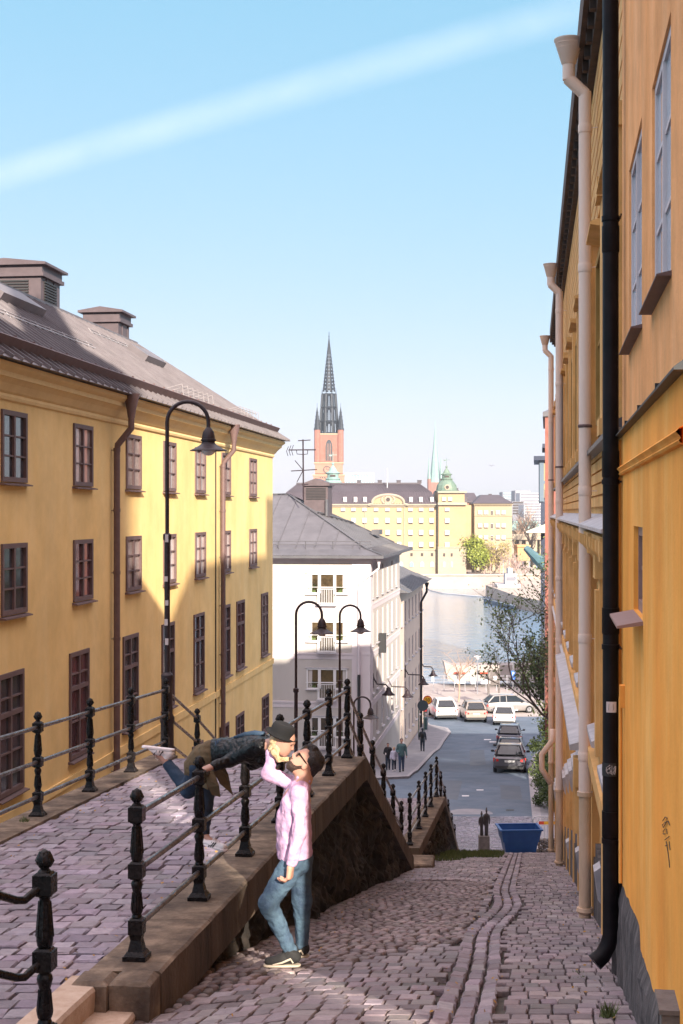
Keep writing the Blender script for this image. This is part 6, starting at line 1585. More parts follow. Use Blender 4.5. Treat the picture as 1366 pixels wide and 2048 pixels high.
for i, (x0, x1, y0, y1) in enumerate(((863, 868, 1352, 1363), (908, 930, 1361, 1367), (962, 983, 1360, 1368), (942, 950, 1355, 1368))):
    mb = MB(); dd = 133; mb.taper(X(x0, dd), X(x1, dd), dd, dd+.6, Zp(y1, dd), Zp(y0, dd), .8, .95)
    tag(mb.build('concrete_block', 'white_paint', None, origin=(X(x0, dd), dd, -16.8)), ['white concrete block at the quay railing near the peach corner', 'long low white concrete block right of the bare tree', 'low white concrete block beside the information board', 'small grey white block at the foot of the quay lamp'][i], 'block')
# ================================================================ cars
def car(label, px_, py_, L_, W_, H_, paint, rz=0.0, hatch=True, group=None, d=None, plate='front'):
    g = ground_at(px_, py_) if d is None else Vector((X(px_, d), d, zs(d)))
    slope = (zs(g.y+2)-zs(g.y-2))/4
    root = empty('parked_car', g, rz, label, 'car', group); root.rotation_euler = (math.atan(slope) if abs(rz) < 1 else 0, 0, rz)
    # local: rear bumper at y=0, +y forward, origin ground centre of the rear
    WM[root] = Matrix.Translation(g) @ root.rotation_euler.to_matrix().to_4x4()
    hw = W_/2
    mb = MB(); st = [(0.0, .93, .34, .78), (.05, .97, .30, .86), (.25, 1, .22, .94), (L_*.28, 1, .20, .98), (L_*.55, 1, .20, .97), (L_*.72, .99, .20, .93), (L_*.88, .96, .22, .78), (L_*.97, .88, .28, .66), (L_, .74, .36, .56)]
    k = H_/1.5; rings = []
    for y, w, zb, zt_ in st:
        w = w*hw; zt_ *= k; zm = lerp(zb, zt_, .55)
        half = [(w*.86, zb), (w*.97, zb+.10), (w, zm), (w*.985, lerp(zm, zt_, .6)), (w*.93, zt_-.02), (w*.80, zt_)]
        rings.append([Vector((a, y, z)) for a, z in half]+[Vector((-a, y, z)) for a, z in half[::-1]])
    n = 12; vs = [p for r_ in rings for p in r_]
    fs = [(i*n+q, i*n+(q+1) % n, (i+1)*n+(q+1) % n, (i+1)*n+q) for i in range(len(rings)-1) for q in range(n)]+[tuple(range(n)), tuple((len(rings)-1)*n+q for q in range(n))[::-1]]
    mb.add(vs, fs)
    # greenhouse/roof
    zb = .97*k; y0, y1, y2, y3 = (.12, .68, L_*.56, L_*.74) if hatch else (.25, .95, L_*.55, L_*.74)
    def gh(y, w, z): return [Vector((w*hw, y, z)), Vector((-w*hw, y, z))]
    bl = gh(y0, .86, zb); br = gh(y1, .66, H_-.03); fr = gh(y2, .66, H_-.02); ft = gh(y3, .84, zb)
    mid = gh((y1+y2)/2, .69, H_+.01)
    mb.add([br[0], br[1], mid[1], mid[0], fr[1], fr[0]], [(0, 1, 2, 3), (3, 2, 4, 5)])
    # pillars as thin slabs
    def bar(a, b, w=.045): mb.tube([a, b], w, 5)
    for s_ in (0, 1): bar(bl[s_], br[s_], .06); bar(ft[s_], fr[s_], .04); bar(br[s_], mid[s_], .045); bar(mid[s_], fr[s_], .045); m2 = Vector((bl[s_].x*1.02, (y1+y2)/2+.1, zb)); bar(m2, Vector((mid[s_].x, (y1+y2)/2+.1, H_-.02)), .035); m3 = Vector((bl[s_].x*1.02, y1+.45, zb)); bar(m3, Vector((mid[s_].x, y1+.5, H_-.04)), .03)
    bar(br[0], br[1], .05)
    M2 = WM[root]; b2 = MB(M2); b2.v = [M2 @ v for v in mb.v]; b2.f = mb.f; b2.mi = mb.mi
    b2.build('body', paint, root, smooth=True, autosm=38)
    def part(nm, m, fn, par=None, sm=False):
        q = MB(M2); fn(q); return q.build(nm, m, par or root, smooth=sm, autosm=40 if sm else None)
    def ins(a, b, c, d_, t=.05): 
        c0 = (a+b+c+d_)/4; return [p.lerp(c0, t) for p in (a, b, c, d_)]
    part('rear_window', 'car_glass', lambda q: q.quad(*[p+Vector((0, -.012, .005)) for p in ins(bl[0], bl[1], br[1], br[0], .14)]))
    part('windshield', 'car_glass', lambda q: q.quad(*ins(ft[0], fr[0], fr[1], ft[1], .04)))
    for s_ in (0, 1):
        part('side_window', 'car_glass', lambda q: q.poly([bl[s_], ft[s_], fr[s_], mid[s_], br[s_]] if s_ else [bl[s_], br[s_], mid[s_], fr[s_], ft[s_]]))
    for s_ in (-1, 1):
        def tl(q): q.prism([(s_*hw*.98, .0+.02, .62*k), (s_*hw*.66, -.02, .64*k), (s_*hw*.66, -.02, .74*k), (s_*hw*.99, .03, .84*k)], (0, .09, 0))
        part('tail_light', 'tail_red', tl)
        def hl(q): q.prism([(s_*hw*.6, L_-.12, .52*k), (s_*hw*.93, L_-.3, .56*k), (s_*hw*.93, L_-.3, .66*k), (s_*hw*.6, L_-.14, .62*k)], (0, .1, 0))
        part('headlight', 'far_glass', hl)
        part('mirror', 'black_trim' if paint != 'car_white' else paint, lambda q: (q.ell((s_*(hw+.10), L_*.66, .98*k), (.10, .06, .07), 8, 5), q.tube([(s_*hw*.9, L_*.66, .93*k), (s_*(hw+.08), L_*.66, .96*k)], .025, 4)), sm=True)
        for yy in (L_*.17, L_*.80):
            def wh(q): q.M = M2 @ Matrix.Translation((s_*(hw-.10), yy, .315)) @ Matrix.Rotation(math.pi/2, 4, 'Y'); q.lathe([(.26, -.10), (.315, -.09), (.32, 0), (.315, .09), (.26, .10)], (0, 0, 0), 20)
            w = part('wheel', 'rubber', wh, sm=True)
            def rm(q): q.M = M2 @ Matrix.Translation((s_*(hw-.10), yy, .315)) @ Matrix.Rotation(math.pi/2, 4, 'Y'); q.lathe([(.2, s_*.09), (.19, s_*.105), (.06, s_*.10)], (0, 0, 0), 16)
            part('rim', 'rim', rm, w)
    pl = part('number_plate', 'plate_white', lambda q: q.bb(-.26, .26, -.045, -.02, .60*k if hatch else .5*k, .70*k if hatch else .6*k))
    part('bumper', 'black_trim', lambda q: (q.bb(-hw*.86, hw*.86, -.03, .12, .24, .40*k), q.bb(-hw*.5, hw*.5, -.035, .05, .72*k, .735*k)))
    return root, pl, M2
r_, pl, M2 = car('dark grey hatchback parked nearest in the row by the right kerb', 1019, 1547, 4.3, 1.76, 1.47, 'car_grey', -.13)
ctr = M2 @ Vector((0, -.052, .65*.98)); text('lettering', 'WCK 660', .105, ctr, (math.pi/2, 0, -.13), 'ink', pl, ext=.001)
car('blue grey car parked between the two dark hatchbacks by the right kerb', 1020, 1519.5, 4.3, 1.78, 1.5, 'car_blue', -.14, d=84.2)
r_, pl, M2 = car('dark navy hatchback parked farthest in the shaded row by the right kerb', 1018, 1489, 4.2, 1.78, 1.48, 'car_navy', -.14, d=101)
car('white sport utility car parked on the sunny quay, leftmost of the row', 894, 1431, 4.4, 1.84, 1.62, 'car_white', .10, d=116.5)
car('dusty beige estate car parked in the middle of the sunny row', 953, 1434, 4.5, 1.78, 1.58, 'car_beige', .04, d=115)
car('white hatchback partly hidden by the tree, at the end of the sunny row', 1008, 1440, 4.1, 1.78, 1.46, 'car_white', -.12, d=113)
car('silver wagon parked sideways behind the beige estate car', 968, 1420, 4.6, 1.78, 1.5, 'car_silver', -1.35, d=121.2)
car('red car mostly hidden behind the round sign at the building corner', 838, 1426, 4.3, 1.76, 1.45, 'car_red', .5, d=119)
# ================================================================ container, barrier, statue, stones
g = Vector((X(1038, 48.5), 48.5, -11.5)); d = 48.5
g.z = Zp(1706, d)
root = empty('skip_container', g, .05, 'blue plastic skip container standing at the end of the lane', 'container'); W = WM[root]
mb = MB(W)
def frust(mb, w0, l0, z0, w1, l1, z1, t=.03):
    o0 = [(-w0/2, -l0/2, z0), (w0/2, -l0/2, z0), (w0/2, l0/2, z0), (-w0/2, l0/2, z0)]; o1 = [(-w1/2, -l1/2, z1), (w1/2, -l1/2, z1), (w1/2, l1/2, z1), (-w1/2, l1/2, z1)]
    i1 = [(-w1/2+t, -l1/2+t, z1), (w1/2-t, -l1/2+t, z1), (w1/2-t, l1/2-t, z1), (-w1/2+t, l1/2-t, z1)]; i0 = [(-w0/2+t, -l0/2+t, z0+t), (w0/2-t, -l0/2+t, z0+t), (w0/2-t, l0/2-t, z0+t), (-w0/2+t, l0/2-t, z0+t)]
    mb.add(o0+o1+i1+i0, [(3, 2, 1, 0)]+[(i, (i+1) % 4, (i+1) % 4+4, i+4) for i in range(4)]+[(4+i, 4+(i+1) % 4, 8+(i+1) % 4, 8+i) for i in range(4)]+[(8+i, 8+(i+1) % 4, 12+(i+1) % 4, 12+i) for i in range(4)]+[(12, 13, 14, 15)])
frust(mb, 1.0, .7, .08, 1.14, .82, .46); frust(mb, 1.20, .88, .461, 1.34, 1.0, .84); mb.bb(-.3, -.2, -.3, .3, 0, .08); mb.bb(.2, .3, -.3, .3, 0, .08)
mb.build('tub', 'blue_plastic', root)
mb = MB(W); z = .84
for a, b, c, e in ((-.72, .72, -.54, -.47), (-.72, .72, .47, .54), (-.72, -.64, -.47, .47), (.64, .72, -.47, .47)): mb.bb(a, b, c, e, z, z+.045)
mb.build('rim', 'blue_plastic', root)
# statue of two figures on a pedestal
d = 52; g = Vector((X(968, d), d, Zp(1708, d))); zpd = Zp(1671, d)
root = empty('statue', g, 0, 'dark bronze statue of two slim standing figures on a stone pedestal', 'statue')
mb = MB(); mb.taper(g.x-.19, g.x+.19, d-.17, d+.17, g.z, zpd, .98); mb.bb(g.x-.09, g.x+.09, d-.178, d-.165, g.z+.1, g.z+.25); mb.build('pedestal', 'stone_ped', root)
for sx, h in ((-.085, .86), (.09, .99)):
    mb = MB(); c = Vector((g.x+sx, d, zpd)); w = .078 if sx < 0 else .095
    mb.lathe([(.06, 0), (.062, .05), (w*.72, h*.3), (w*.8, h*.45), (w, h*.62), (w*1.05, h*.72), (w*.9, h*.77), (.03, h*.80), (.03, h*.83)], c, 12, sy=.6)
    mb.ell(c+Vector((0, 0, h*.88)), (.036, .04, .055), 10, 8); mb.lathe([(.045, h*.915), (.045, h*.925), (.03, h*.93), (.024, h*1.0), (.005, h*1.02)], c, 10)
    for s_ in (-1, 1): mb.tube([c+Vector((s_*w*.95, 0, h*.74)), c+Vector((s_*w*1.22, 0, h*.58)), c+Vector((s_*w*1.1, -.02, h*.42))], [.026, .022, .015], 8)
    mb.build('figure', 'bronze', root, smooth=True)
# crowd barrier with reflective boards + stone wall
d = 56; root = empty('crowd_barrier', (X(1088, d), d, -12.3), 0, 'galvanised crowd barrier with red and yellow reflective strip beside the blue container', 'barrier')
zb = Zp(1681, d); zt_ = Zp(1633, d); x0, x1 = X(1066, d), X(1118, d)
mb = MB(); mb.tube([(x0, d, zb), (x0, d, zt_-.12), (x0+.08, d, zt_-.02), (x0+.18, d, zt_), (x1, d, zt_)], .022, 8); mb.tube([(x0+.16, d, zb), (x0+.16, d, zt_-.2), (x0+.24, d, zt_-.1), (x0+.34, d, zt_-.08), (x1, d, zt_-.08)], .018, 6); mb.tube([(x0, d, zb+.1), (x1, d, zb+.1)], .018, 6)
for k in range(8): x = x0+.12+k*.11; mb.tube([(x, d, zb+.1), (x, d, zt_-.04)], .011, 5)
mb.build('frame', 'galv', root)
for k in range(4): mb = MB(); x = x0+.22+k*.2; mb.bb(x, x+.2, d-.04, d-.025, zt_-.30, zt_-.18); mb.build('reflector', ['reflect_red', 'reflect_yellow'][k % 2 if k < 2 else 1-k % 2], root)
rr_ = random.Random(9)
root = empty('stone_pile', (X(1092, 52), 52, -12.3), 0, 'low dry stacked stone wall under the crowd barrier by the blue container', 'stones')
for row in range(4):
    for k in range(5):
        x = X(1076, 52)+k*.17+(row % 2)*.07; mb = MB(); mb.ell((x, 52+rr_.uniform(-.04, .04), Zp(1705, 52)+.07+row*.125), (.095, .13, .07), 7, 5, Matrix.Rotation(rr_.uniform(-.3, .3), 3, 'X')); mb.build('stone', 'stone_ped', root)
for i, (a, b) in enumerate(((1000, 1706), (994, 1704))):
    v = P(a, b, 46); mb = MB(); mb.ell(v, (.09, .08, .07), 8, 5); tag(mb.build('stone', 'stone_ped', None, origin=tuple(v)), ['loose grey stone on the ground touching the blue container', 'smaller loose stone between the statue and the blue container'][i], 'stone')

for q in ([(880,1560),(925,1562),(915,1600),(866,1596)], [(940,1500),(968,1500),(972,1530),(940,1532)], [(1000,1570),(1040,1572),(1045,1600),(1002,1598)]):
    mark('road_patch', q, .005, 'road_dark')
r8 = random.Random(12); mb = MB()
for i in range(420):
    if i % 2: d = r8.uniform(8.6, 30); u = r8.choice([r8.uniform(-2.5, -1.8), r8.uniform(.3, .85), r8.uniform(-.7, -.2)]); z = zstreet(d, u)+.03
    else: d = r8.uniform(9.5, 21); u = r8.choice([r8.uniform(-5.4, -5.0), r8.uniform(-3.3, -2.9)]); z = zt(d)+.0
    c = Vector((ux(u, d), d, z)); a = r8.uniform(0, 6.28); s_ = r8.uniform(.008, .02); e1 = Vector((math.cos(a)*s_, math.sin(a)*s_, r8.uniform(0, .008))); e2 = Vector((-math.sin(a)*s_*.6, math.cos(a)*s_*.6, r8.uniform(0, .008)))
    mb.add([c-e1, c+e2, c+e1, c-e2], [(0, 1, 2, 3)])
mb.build('leaf_litter', 'ochre_dark')['kind'] = 'stuff'
# ================================================================ people: implicit surfaces
def surfnet(prims, h, cuts=(), pad=.03, noise=None):
    """prims: ('c',a,b,ra,rb,k) rounded cones, ('e',c,(rx,ry,rz),R|None,k) ellipsoids, ('-',...) subtracts ellipsoid"""
    lo = np.array([1e9]*3); hi = -lo
    for p in prims:
        if p[0] == 'c':
            for q, r in ((p[1], p[3]), (p[2], p[4])): lo = np.minimum(lo, np.array(q)-r); hi = np.maximum(hi, np.array(q)+r)
        elif p[0] == 'e': r = max(p[2]); lo = np.minimum(lo, np.array(p[1])-r); hi = np.maximum(hi, np.array(p[1])+r)
    lo -= pad; hi += pad; n = np.ceil((hi-lo)/h).astype(int)+1
    ax = [lo[i]+h*np.arange(n[i]) for i in range(3)]; Fd = np.full(n, .12, dtype=np.float32)
    for p in prims:
        k = p[-1]; m = k+.02+h*2
        if p[0] == 'c': a, b = np.array(p[1]), np.array(p[2]); r = max(p[3], p[4]); l_, h_ = np.minimum(a, b)-r-m, np.maximum(a, b)+r+m
        else: a = np.array(p[1]); r = max(p[2]); l_, h_ = a-r-m, a+r+m
        i0 = np.clip(np.floor((l_-lo)/h).astype(int), 0, n-1); i1 = np.clip(np.ceil((h_-lo)/h).astype(int)+1, 1, n)
        sl = tuple(slice(i0[i], i1[i]) for i in range(3))
        x, y, z = np.meshgrid(ax[0][sl[0]], ax[1][sl[1]], ax[2][sl[2]], indexing='ij')
        if p[0] == 'c':
            ab = b-a; L2 = max(ab@ab, 1e-9); t = np.clip(((x-a[0])*ab[0]+(y-a[1])*ab[1]+(z-a[2])*ab[2])/L2, 0, 1)
            dd = np.sqrt((x-a[0]-t*ab[0])**2+(y-a[1]-t*ab[1])**2+(z-a[2]-t*ab[2])**2)-(p[3]+(p[4]-p[3])*t)
        else:
            X_ = np.stack([x-a[0], y-a[1], z-a[2]], -1)
            if p[3] is not None: X_ = X_ @ np.array(p[3])
            rr = np.array(p[2]); q = np.sqrt(((X_/rr)**2).sum(-1)); g = np.sqrt(((X_/rr**2)**2).sum(-1))+1e-6; dd = q*(q-1)/g
        f0 = Fd[sl]
        if p[0] == '-': hh = np.clip(.5-.5*(dd+f0)/k, 0, 1); Fd[sl] = f0*(1-hh)+(-dd)*hh+k*hh*(1-hh)
        else: hh = np.clip(.5+.5*(f0-dd)/k, 0, 1); Fd[sl] = f0*(1-hh)+dd*hh-k*hh*(1-hh)
    x, y, z = np.meshgrid(*ax, indexing='ij')
    if noise:
        am, fr, sd = noise; r_ = np.random.default_rng(sd); nn = 0
        for q in range(7):
            v = r_.normal(0, 1, 3); v /= np.linalg.norm(v); f_ = fr*(1+q*.35); nn = nn+np.sin((x*v[0]+y*v[1]+z*v[2])*f_+r_.uniform(0, 6)+1.3*np.sin((x*v[1]+y*v[2]-z*v[0])*f_*.6))/(1+q*.4)
        Fd = Fd+am*nn*.5
    for c, nrm in cuts: nrm = np.array(nrm)/np.linalg.norm(nrm); Fd = np.maximum(Fd, (x-c[0])*nrm[0]+(y-c[1])*nrm[1]+(z-c[2])*nrm[2])
    ins = Fd < 0
    shape = tuple(n-1); acc = np.zeros(shape+(3,)); cnt = np.zeros(shape)
    for a in range(3):
        s0 = [slice(None)]*3; s1 = [slice(None)]*3; s0[a] = slice(0, -1); s1[a] = slice(1, None)
        f0, f1 = Fd[tuple(s0)], Fd[tuple(s1)]; cr = (f0 < 0) != (f1 < 0); t = np.where(cr, f0/(f0-f1+1e-12), 0)
        idx = np.indices(f0.shape).astype(float); idx[a] += t; idx = np.moveaxis(idx, 0, -1)
        o1, o2 = [q for q in range(3) if q != a]
        for u in (0, 1):
            for v in (0, 1):
                sl = [slice(None)]*3; sl[o1] = slice(u, u+shape[o1]); sl[o2] = slice(v, v+shape[o2]); sl = tuple(sl)
                acc += np.where(cr[sl][..., None], idx[sl], 0); cnt += cr[sl]
    act = cnt > 0; ids = -np.ones(shape, int); ids[act] = np.arange(act.sum())
    V = lo+h*(acc[act]/cnt[act][:, None]); Fs = []
    for a in range(3):
        s0 = [slice(None)]*3; s1 = [slice(None)]*3; s0[a] = slice(0, -1); s1[a] = slice(1, None)
        cr = ins[tuple(s0)] != ins[tuple(s1)]; I = np.argwhere(cr); o1, o2 = (a+1) % 3, (a+2) % 3
        ok = (I[:, o1] > 0) & (I[:, o2] > 0) & (I[:, o1] < shape[o1]) & (I[:, o2] < shape[o2]); I = I[ok]
        def cell(d1, d2): J = I.copy(); J[:, o1] += d1; J[:, o2] += d2; return ids[J[:, 0], J[:, 1], J[:, 2]]
        q = np.stack([cell(-1, -1), cell(0, -1), cell(0, 0), cell(-1, 0)], 1)
        flip = ~ins[I[:, 0], I[:, 1], I[:, 2]]; q[flip] = q[flip][:, ::-1]; Fs.append(q)
    return V, np.concatenate(Fs)
def flesh(name, prims, h, m, parent, cuts=(), noise=None):
    V, Fc = surfnet(prims, h, cuts, noise=noise); return rawmesh(name, V, Fc, m, parent, smooth=True)
def V3(v): return (v[0], v[1], v[2])
def C(a, b, ra, rb, k=.03): return ('c', V3(a), V3(b), ra, rb, k)
def Ee(c, r, R=None, k=.02): return ('e', V3(c), r, R, k)
def frame(fwd, up):
    f = Vector(fwd).normalized(); s = f.cross(Vector(up)).normalized(); u = s.cross(f); return [[f.x, s.x, u.x], [f.y, s.y, u.y], [f.z, s.z, u.z]]  # columns f,s,u
def hand(wr, dirv, palm, curl, side=1, sc_=1.0):
    """primitives of a hand: wrist point, finger direction, palm normal"""
    d = Vector(dirv).normalized(); n = Vector(palm).normalized(); s = d.cross(n).normalized()*side; w = Vector(wr); P_ = []
    for k, o in enumerate((-.03*sc_, -.010*sc_, .011*sc_, .030*sc_)):
        a = w+d*.02*sc_+s*o*.7; b = w+d*(.088-abs(k-1.2)*.004)*sc_+s*o; P_.append(C(a, b, .018*sc_, .015*sc_, .018))
        L_ = (.038, .044, .041, .031)[k]*sc_; c1 = b+(d*math.cos(curl)+n*math.sin(curl))*L_; c2 = c1+(d*math.cos(curl*2)+n*math.sin(curl*2))*L_*.68; c3 = c2+(d*math.cos(curl*2.6)+n*math.sin(curl*2.6))*L_*.5
        P_ += [C(b, c1, .0105*sc_, .0098*sc_, .004), C(c1, c2, .0098*sc_, .009*sc_, .004), C(c2, c3, .009*sc_, .0078*sc_, .004)]
    t0 = w+d*.025*sc_-s*.026; t1 = t0+(d*.7-s*.55+n*.25).normalized()*.038*sc_; t2 = t1+(d*.9-s*.1+n*.4).normalized()*.03*sc_
    P_ += [C(t0, t1, .014, .011, .012), C(t1, t2, .0105, .0085, .004)]
    return P_
# ------------------------------------------------ man in pink shirt
DM = 11.8
def m(px_, py_, dy=0.0): return P(px_, py_, DM) + Vector((0, dy, 0))
GZ = zstreet(DM, -1.93)
man = empty('person', (m(580, 1920).x, DM, GZ+.03), 0, 'man in pink shirt and sunglasses leaning back, reaching up to a woman', 'person')
hd = Vector(m(610, 1525)); fw = Vector((-.74, 0, .67)).normalized(); upv = Vector((.67, 0, .74)).normalized()
R = frame(fw, upv)
def H(f, u, s=0.0): return hd+fw*f+upv*u+Vector((0, s, 0))
head = [Ee(H(-.005, .025), (.100, .078, .098), R), Ee(H(.028, -.045), (.075, .062, .075), R, .03), C(H(.068, -.10), H(.03, -.085), .026, .05, .03), Ee(H(.098, -.012), (.018, .014, .024), R, .015), C(H(.094, .02), H(.108, -.018), .010, .015, .012),
        Ee(H(.088, -.055), (.016, .026, .010), R, .01), Ee(H(.085, .035), (.02, .055, .014), R, .02), Ee(H(-.012, -.012, -.078), (.024, .012, .034), R, .006), Ee(H(-.012, -.012, .078), (.024, .012, .034), R, .006)]
nk = m(608, 1556); shN = m(600, 1582, -.165); shF = m(590, 1578, .165); ch = m(592, 1606); wa = m(590, 1665); pe = m(590, 1712)
elN = m(601, 1652, -.245); wrN = m(584, 1714, -.25); elF = m(535, 1556, .17); wrF = m(541, 1512, .22)
hipN = m(587, 1722, -.09); hipF = m(598, 1722, .09); knN = m(537, 1800, -.10); anN = m(580, 1893, -.08); knF = m(604, 1808, .09); anF = m(603, 1896, .11)
skinp = head+[C(H(-.03, -.05), nk, .056, .062, .03), C(nk, ch, .06, .09, .05)]
body = skinp+[C(shN, shF, .05, .05, .05), C(ch, wa, .115, .10, .06), C(wa, pe, .10, .11, .05), C(shN, elN, .048, .040), C(elN, wrN, .040, .026), C(shF, elF, .048, .040), C(elF, wrF, .040, .027),
      C(hipN, knN, .085, .058, .05), C(knN, anN, .055, .036), C(hipF, knF, .085, .058, .05), C(knF, anF, .055, .036), C(anN, m(556, 1921, -.09), .028, .016), C(anF, m(590, 1919, .11), .028, .016)]
body += hand(wrN, (-.10, .02, -1), (-.9, .25, .1), .8, -1, 1.22)
body += hand(wrF, (.45, -.15, .9), (.8, -.2, -.3), .35, 1, 1.0)
flesh('body', body, .0065, 'skin', man)
shirt = [C(shN, shF, .066, .066, .05), C(m(606, 1562), m(604, 1570), .066, .075, .04), C(ch+Vector((0, -.07, 0)), wa+Vector((0, -.055, 0)), .118, .108, .06), C(ch+Vector((0, .07, 0)), wa+Vector((0, .055, 0)), .118, .108, .06), C(m(586, 1640), m(590, 1716), .135, .14, .05), C(m(590, 1690, -.06), m(590, 1716, -.06), .125, .132, .04), C(m(590, 1690, .06), m(590, 1716, .06), .125, .132, .04),
         C(shN, lerp(shN, elN, .5), .066, .056, .035), C(shF, lerp(shF, elF, .4), .066, .056, .035)]
sh = flesh('shirt', shirt, .007, 'shirt_pink', man, cuts=[(m(590, 1712), (.08, 0, -1)), (m(597, 1549), (-.35, 0, 1))], noise=(.0075, 30, 3))
flesh('sleeve', [C(lerp(shN, elN, .3), elN, .062, .055, .02), C(elN, lerp(elN, wrN, .9), .056, .043, .02)], .0065, 'shirt_pink', sh, noise=(.008, 38, 11))
flesh('sleeve', [C(lerp(shF, elF, .2), elF, .064, .056, .02), C(elF, lerp(elF, wrF, .95), .054, .040, .02)], .0065, 'shirt_pink', sh, noise=(.008, 38, 12))
colr = [C(m(596, 1553, -.05), m(618, 1560, -.045), .013, .013, .01), C(m(596, 1553, .05), m(618, 1560, .045), .013, .013, .01), C(m(618, 1560, -.045), m(618, 1560, .045), .013, .013, .01), C(m(596, 1553, -.05), m(590, 1566, -.03), .010, .008, .01), C(m(596, 1553, .05), m(590, 1566, .03), .01, .008, .01)]
flesh('collar', colr, .005, 'shirt_pink', man)
flesh('cuff', [C(lerp(elN, wrN, .86), lerp(elN, wrN, 1.02), .041, .041, .01)], .006, 'shirt_pink', man, cuts=[(lerp(elN, wrN, 1.03), wrN-elN), (lerp(elN, wrN, .85), elN-wrN)])
jeans = [C(pe+Vector((0, -.05, 0)), pe+Vector((0, .05, 0)), .115, .115, .04), C(hipN, knN, .105, .078, .05), C(knN, lerp(knN, anN, .45), .074, .066, .03), C(lerp(knN, anN, .45), lerp(knN, anN, 1.03), .066, .052, .03), C(hipF, knF, .105, .076, .04), C(knF, lerp(knF, anF, 1.03), .072, .052, .03), Ee(pe+Vector((.05, 0, -.03)), (.095, .13, .10), None, .04)]
flesh('jeans', jeans, .0075, 'jeans', man, cuts=[(m(590, 1700), (0, 0, 1)), (m(590, 1906), (-.1, 0, -1))], noise=(.0075, 34, 5))
for (a, dy, toe, heel, sole_y) in ((anN, -.085, (533, 1919), (596, 1913), 1926), (anF, .11, (566, 1915), (612, 1911), 1922)):
    t, hl_ = m(*toe, dy), m(*heel, dy); sh_ = [C(t+Vector((.02, 0, .01)), lerp(t, hl_, .5)+Vector((0, 0, .018)), .032, .042, .02), C(lerp(t, hl_, .5)+Vector((0, 0, .018)), hl_+Vector((-.02, 0, .02)), .042, .044, .02), C(hl_+Vector((-.03, 0, .03)), a+Vector((0, 0, -.01)), .046, .046, .03)]
    s_ = flesh('shoe', sh_, .006, 'shoe_black', man, cuts=[(m(560, sole_y-4, dy), (0, 0, -1)), (a+Vector((0, 0, .005)), (0, 0, 1))])
    flesh('sole', [C(t+Vector((.016, 0, -.028)), hl_+Vector((-.016, 0, -.028)), .04, .044, .01)], .006, 'sole_beige', s_, cuts=[(m(560, sole_y, dy), (0, 0, -1)), (m(560, sole_y-4.5, dy), (0, 0, 1))])
    mb = MB(); b0 = lerp(t, hl_, .62)+Vector((0, -.045, .035)); mb.tube([lerp(t, hl_, .22)+Vector((0, -.038, -.01)), lerp(t, hl_, .5)+Vector((0, -.045, .0)), lerp(t, hl_, .78)+Vector((0, -.046, .025)), lerp(t, hl_, .86)+Vector((0, -.045, -.01))], [.004, .008, .010, .007], 6); mb.build('shoe_stripe', 'sole_beige', s_)
hair = [Ee(H(-.035, .055), (.098, .083, .085), R), C(H(.03, .118), H(-.06, .085), .034, .05, .03), C(H(.06, .125), H(.02, .125), .022, .034, .02), C(H(-.085, .03), H(-.095, -.035), .045, .036, .03), ('-', V3(H(.0, -.03, -.085)), (.046, .046, .046), None, .008), ('-', V3(H(.0, -.03, .085)), (.046, .046, .046), None, .008)]
flesh('hair', hair, .006, 'hair_dark', man, cuts=[(H(.045, .045), (.8*fw.x-.0*upv.x-.55*upv.x, 0, .8*fw.z-.55*upv.z)), (H(-.03, -.06), (-upv.x, 0, -upv.z))], noise=(.004, 90, 8))
bd = [Ee(H(.048, -.082), (.056, .060, .046), R, .02), C(H(.075, -.115), H(.04, -.095), .022, .04, .02), C(H(.0, -.035, -.071), H(.04, -.08, -.05), .012, .018, .02), C(H(.0, -.035, .071), H(.04, -.08, .05), .012, .018, .02), C(H(.097, -.045, -.02), H(.097, -.045, .02), .008, .008, .006)]
flesh('beard', bd, .005, 'beard', man, noise=(.002, 160, 4))
mb = MB()
for s_ in (-1, 1):
    mb.prism([H(.098, .038, s_*.008), H(.092, .040, s_*.062), H(.090, .002, s_*.060), H(.098, -.006, s_*.030), H(.100, .004, s_*.010)], -fw*.006)
    mb.tube([H(.088, .034, s_*.066), H(.03, .022, s_*.081), H(-.02, .008, s_*.082)], .0055, 6)
mb.tube([H(.100, .030, -.012), H(.100, .030, .012)], .004, 5); mb.build('sunglasses', 'glasses', man)
mb = MB(); q_ = m(577, 1608, -.128); mb.box(q_, (.085, .006, .10)); mb.build('pocket', 'shirt_pink', sh)
# ------------------------------------------------ woman
def w(px_, py_, dd): return P(px_, py_, dd)
wm = empty('person', (w(408, 1700, 12.75).x, 12.75, zt(12.75)+.29), 0, 'blonde woman in black hat leaning over the railing with one leg kicked back', 'person')
hc = w(566, 1484, 12.0); fw2 = Vector((.86, -.22, -.46)).normalized(); up2 = Vector((.45, 0, .88)); up2 = (up2-fw2*up2.dot(fw2)).normalized(); sd2 = fw2.cross(up2)
R2_ = frame(fw2, up2)
def H2(f, u, s=0.0): return hc+fw2*f+up2*u+sd2*s
head = [Ee(H2(-.005, .03), (.092, .072, .092), R2_), Ee(H2(.028, -.035), (.066, .055, .068), R2_, .03), C(H2(.062, -.085), H2(.03, -.07), .02, .04, .025), C(H2(.086, .02), H2(.100, -.012), .007, .011, .01), Ee(H2(.080, -.048), (.014, .022, .009), R2_, .01), Ee(H2(.078, .035), (.016, .05, .012), R2_, .015), Ee(H2(.083, -.066), (.012, .016, .006), R2_, .006)]
sB = w(527, 1490, 12.25); shn = w(520, 1492, 12.15); shf = w(528, 1484, 12.5); chw = w(508, 1497, 12.33); waw = w(450, 1503, 12.55); pew = w(409, 1520, 12.72)
el = w(462, 1520, 12.30); wr = w(425, 1533, 12.22); elf = w(505, 1528, 12.6); wrf = w(545, 1516, 12.3)
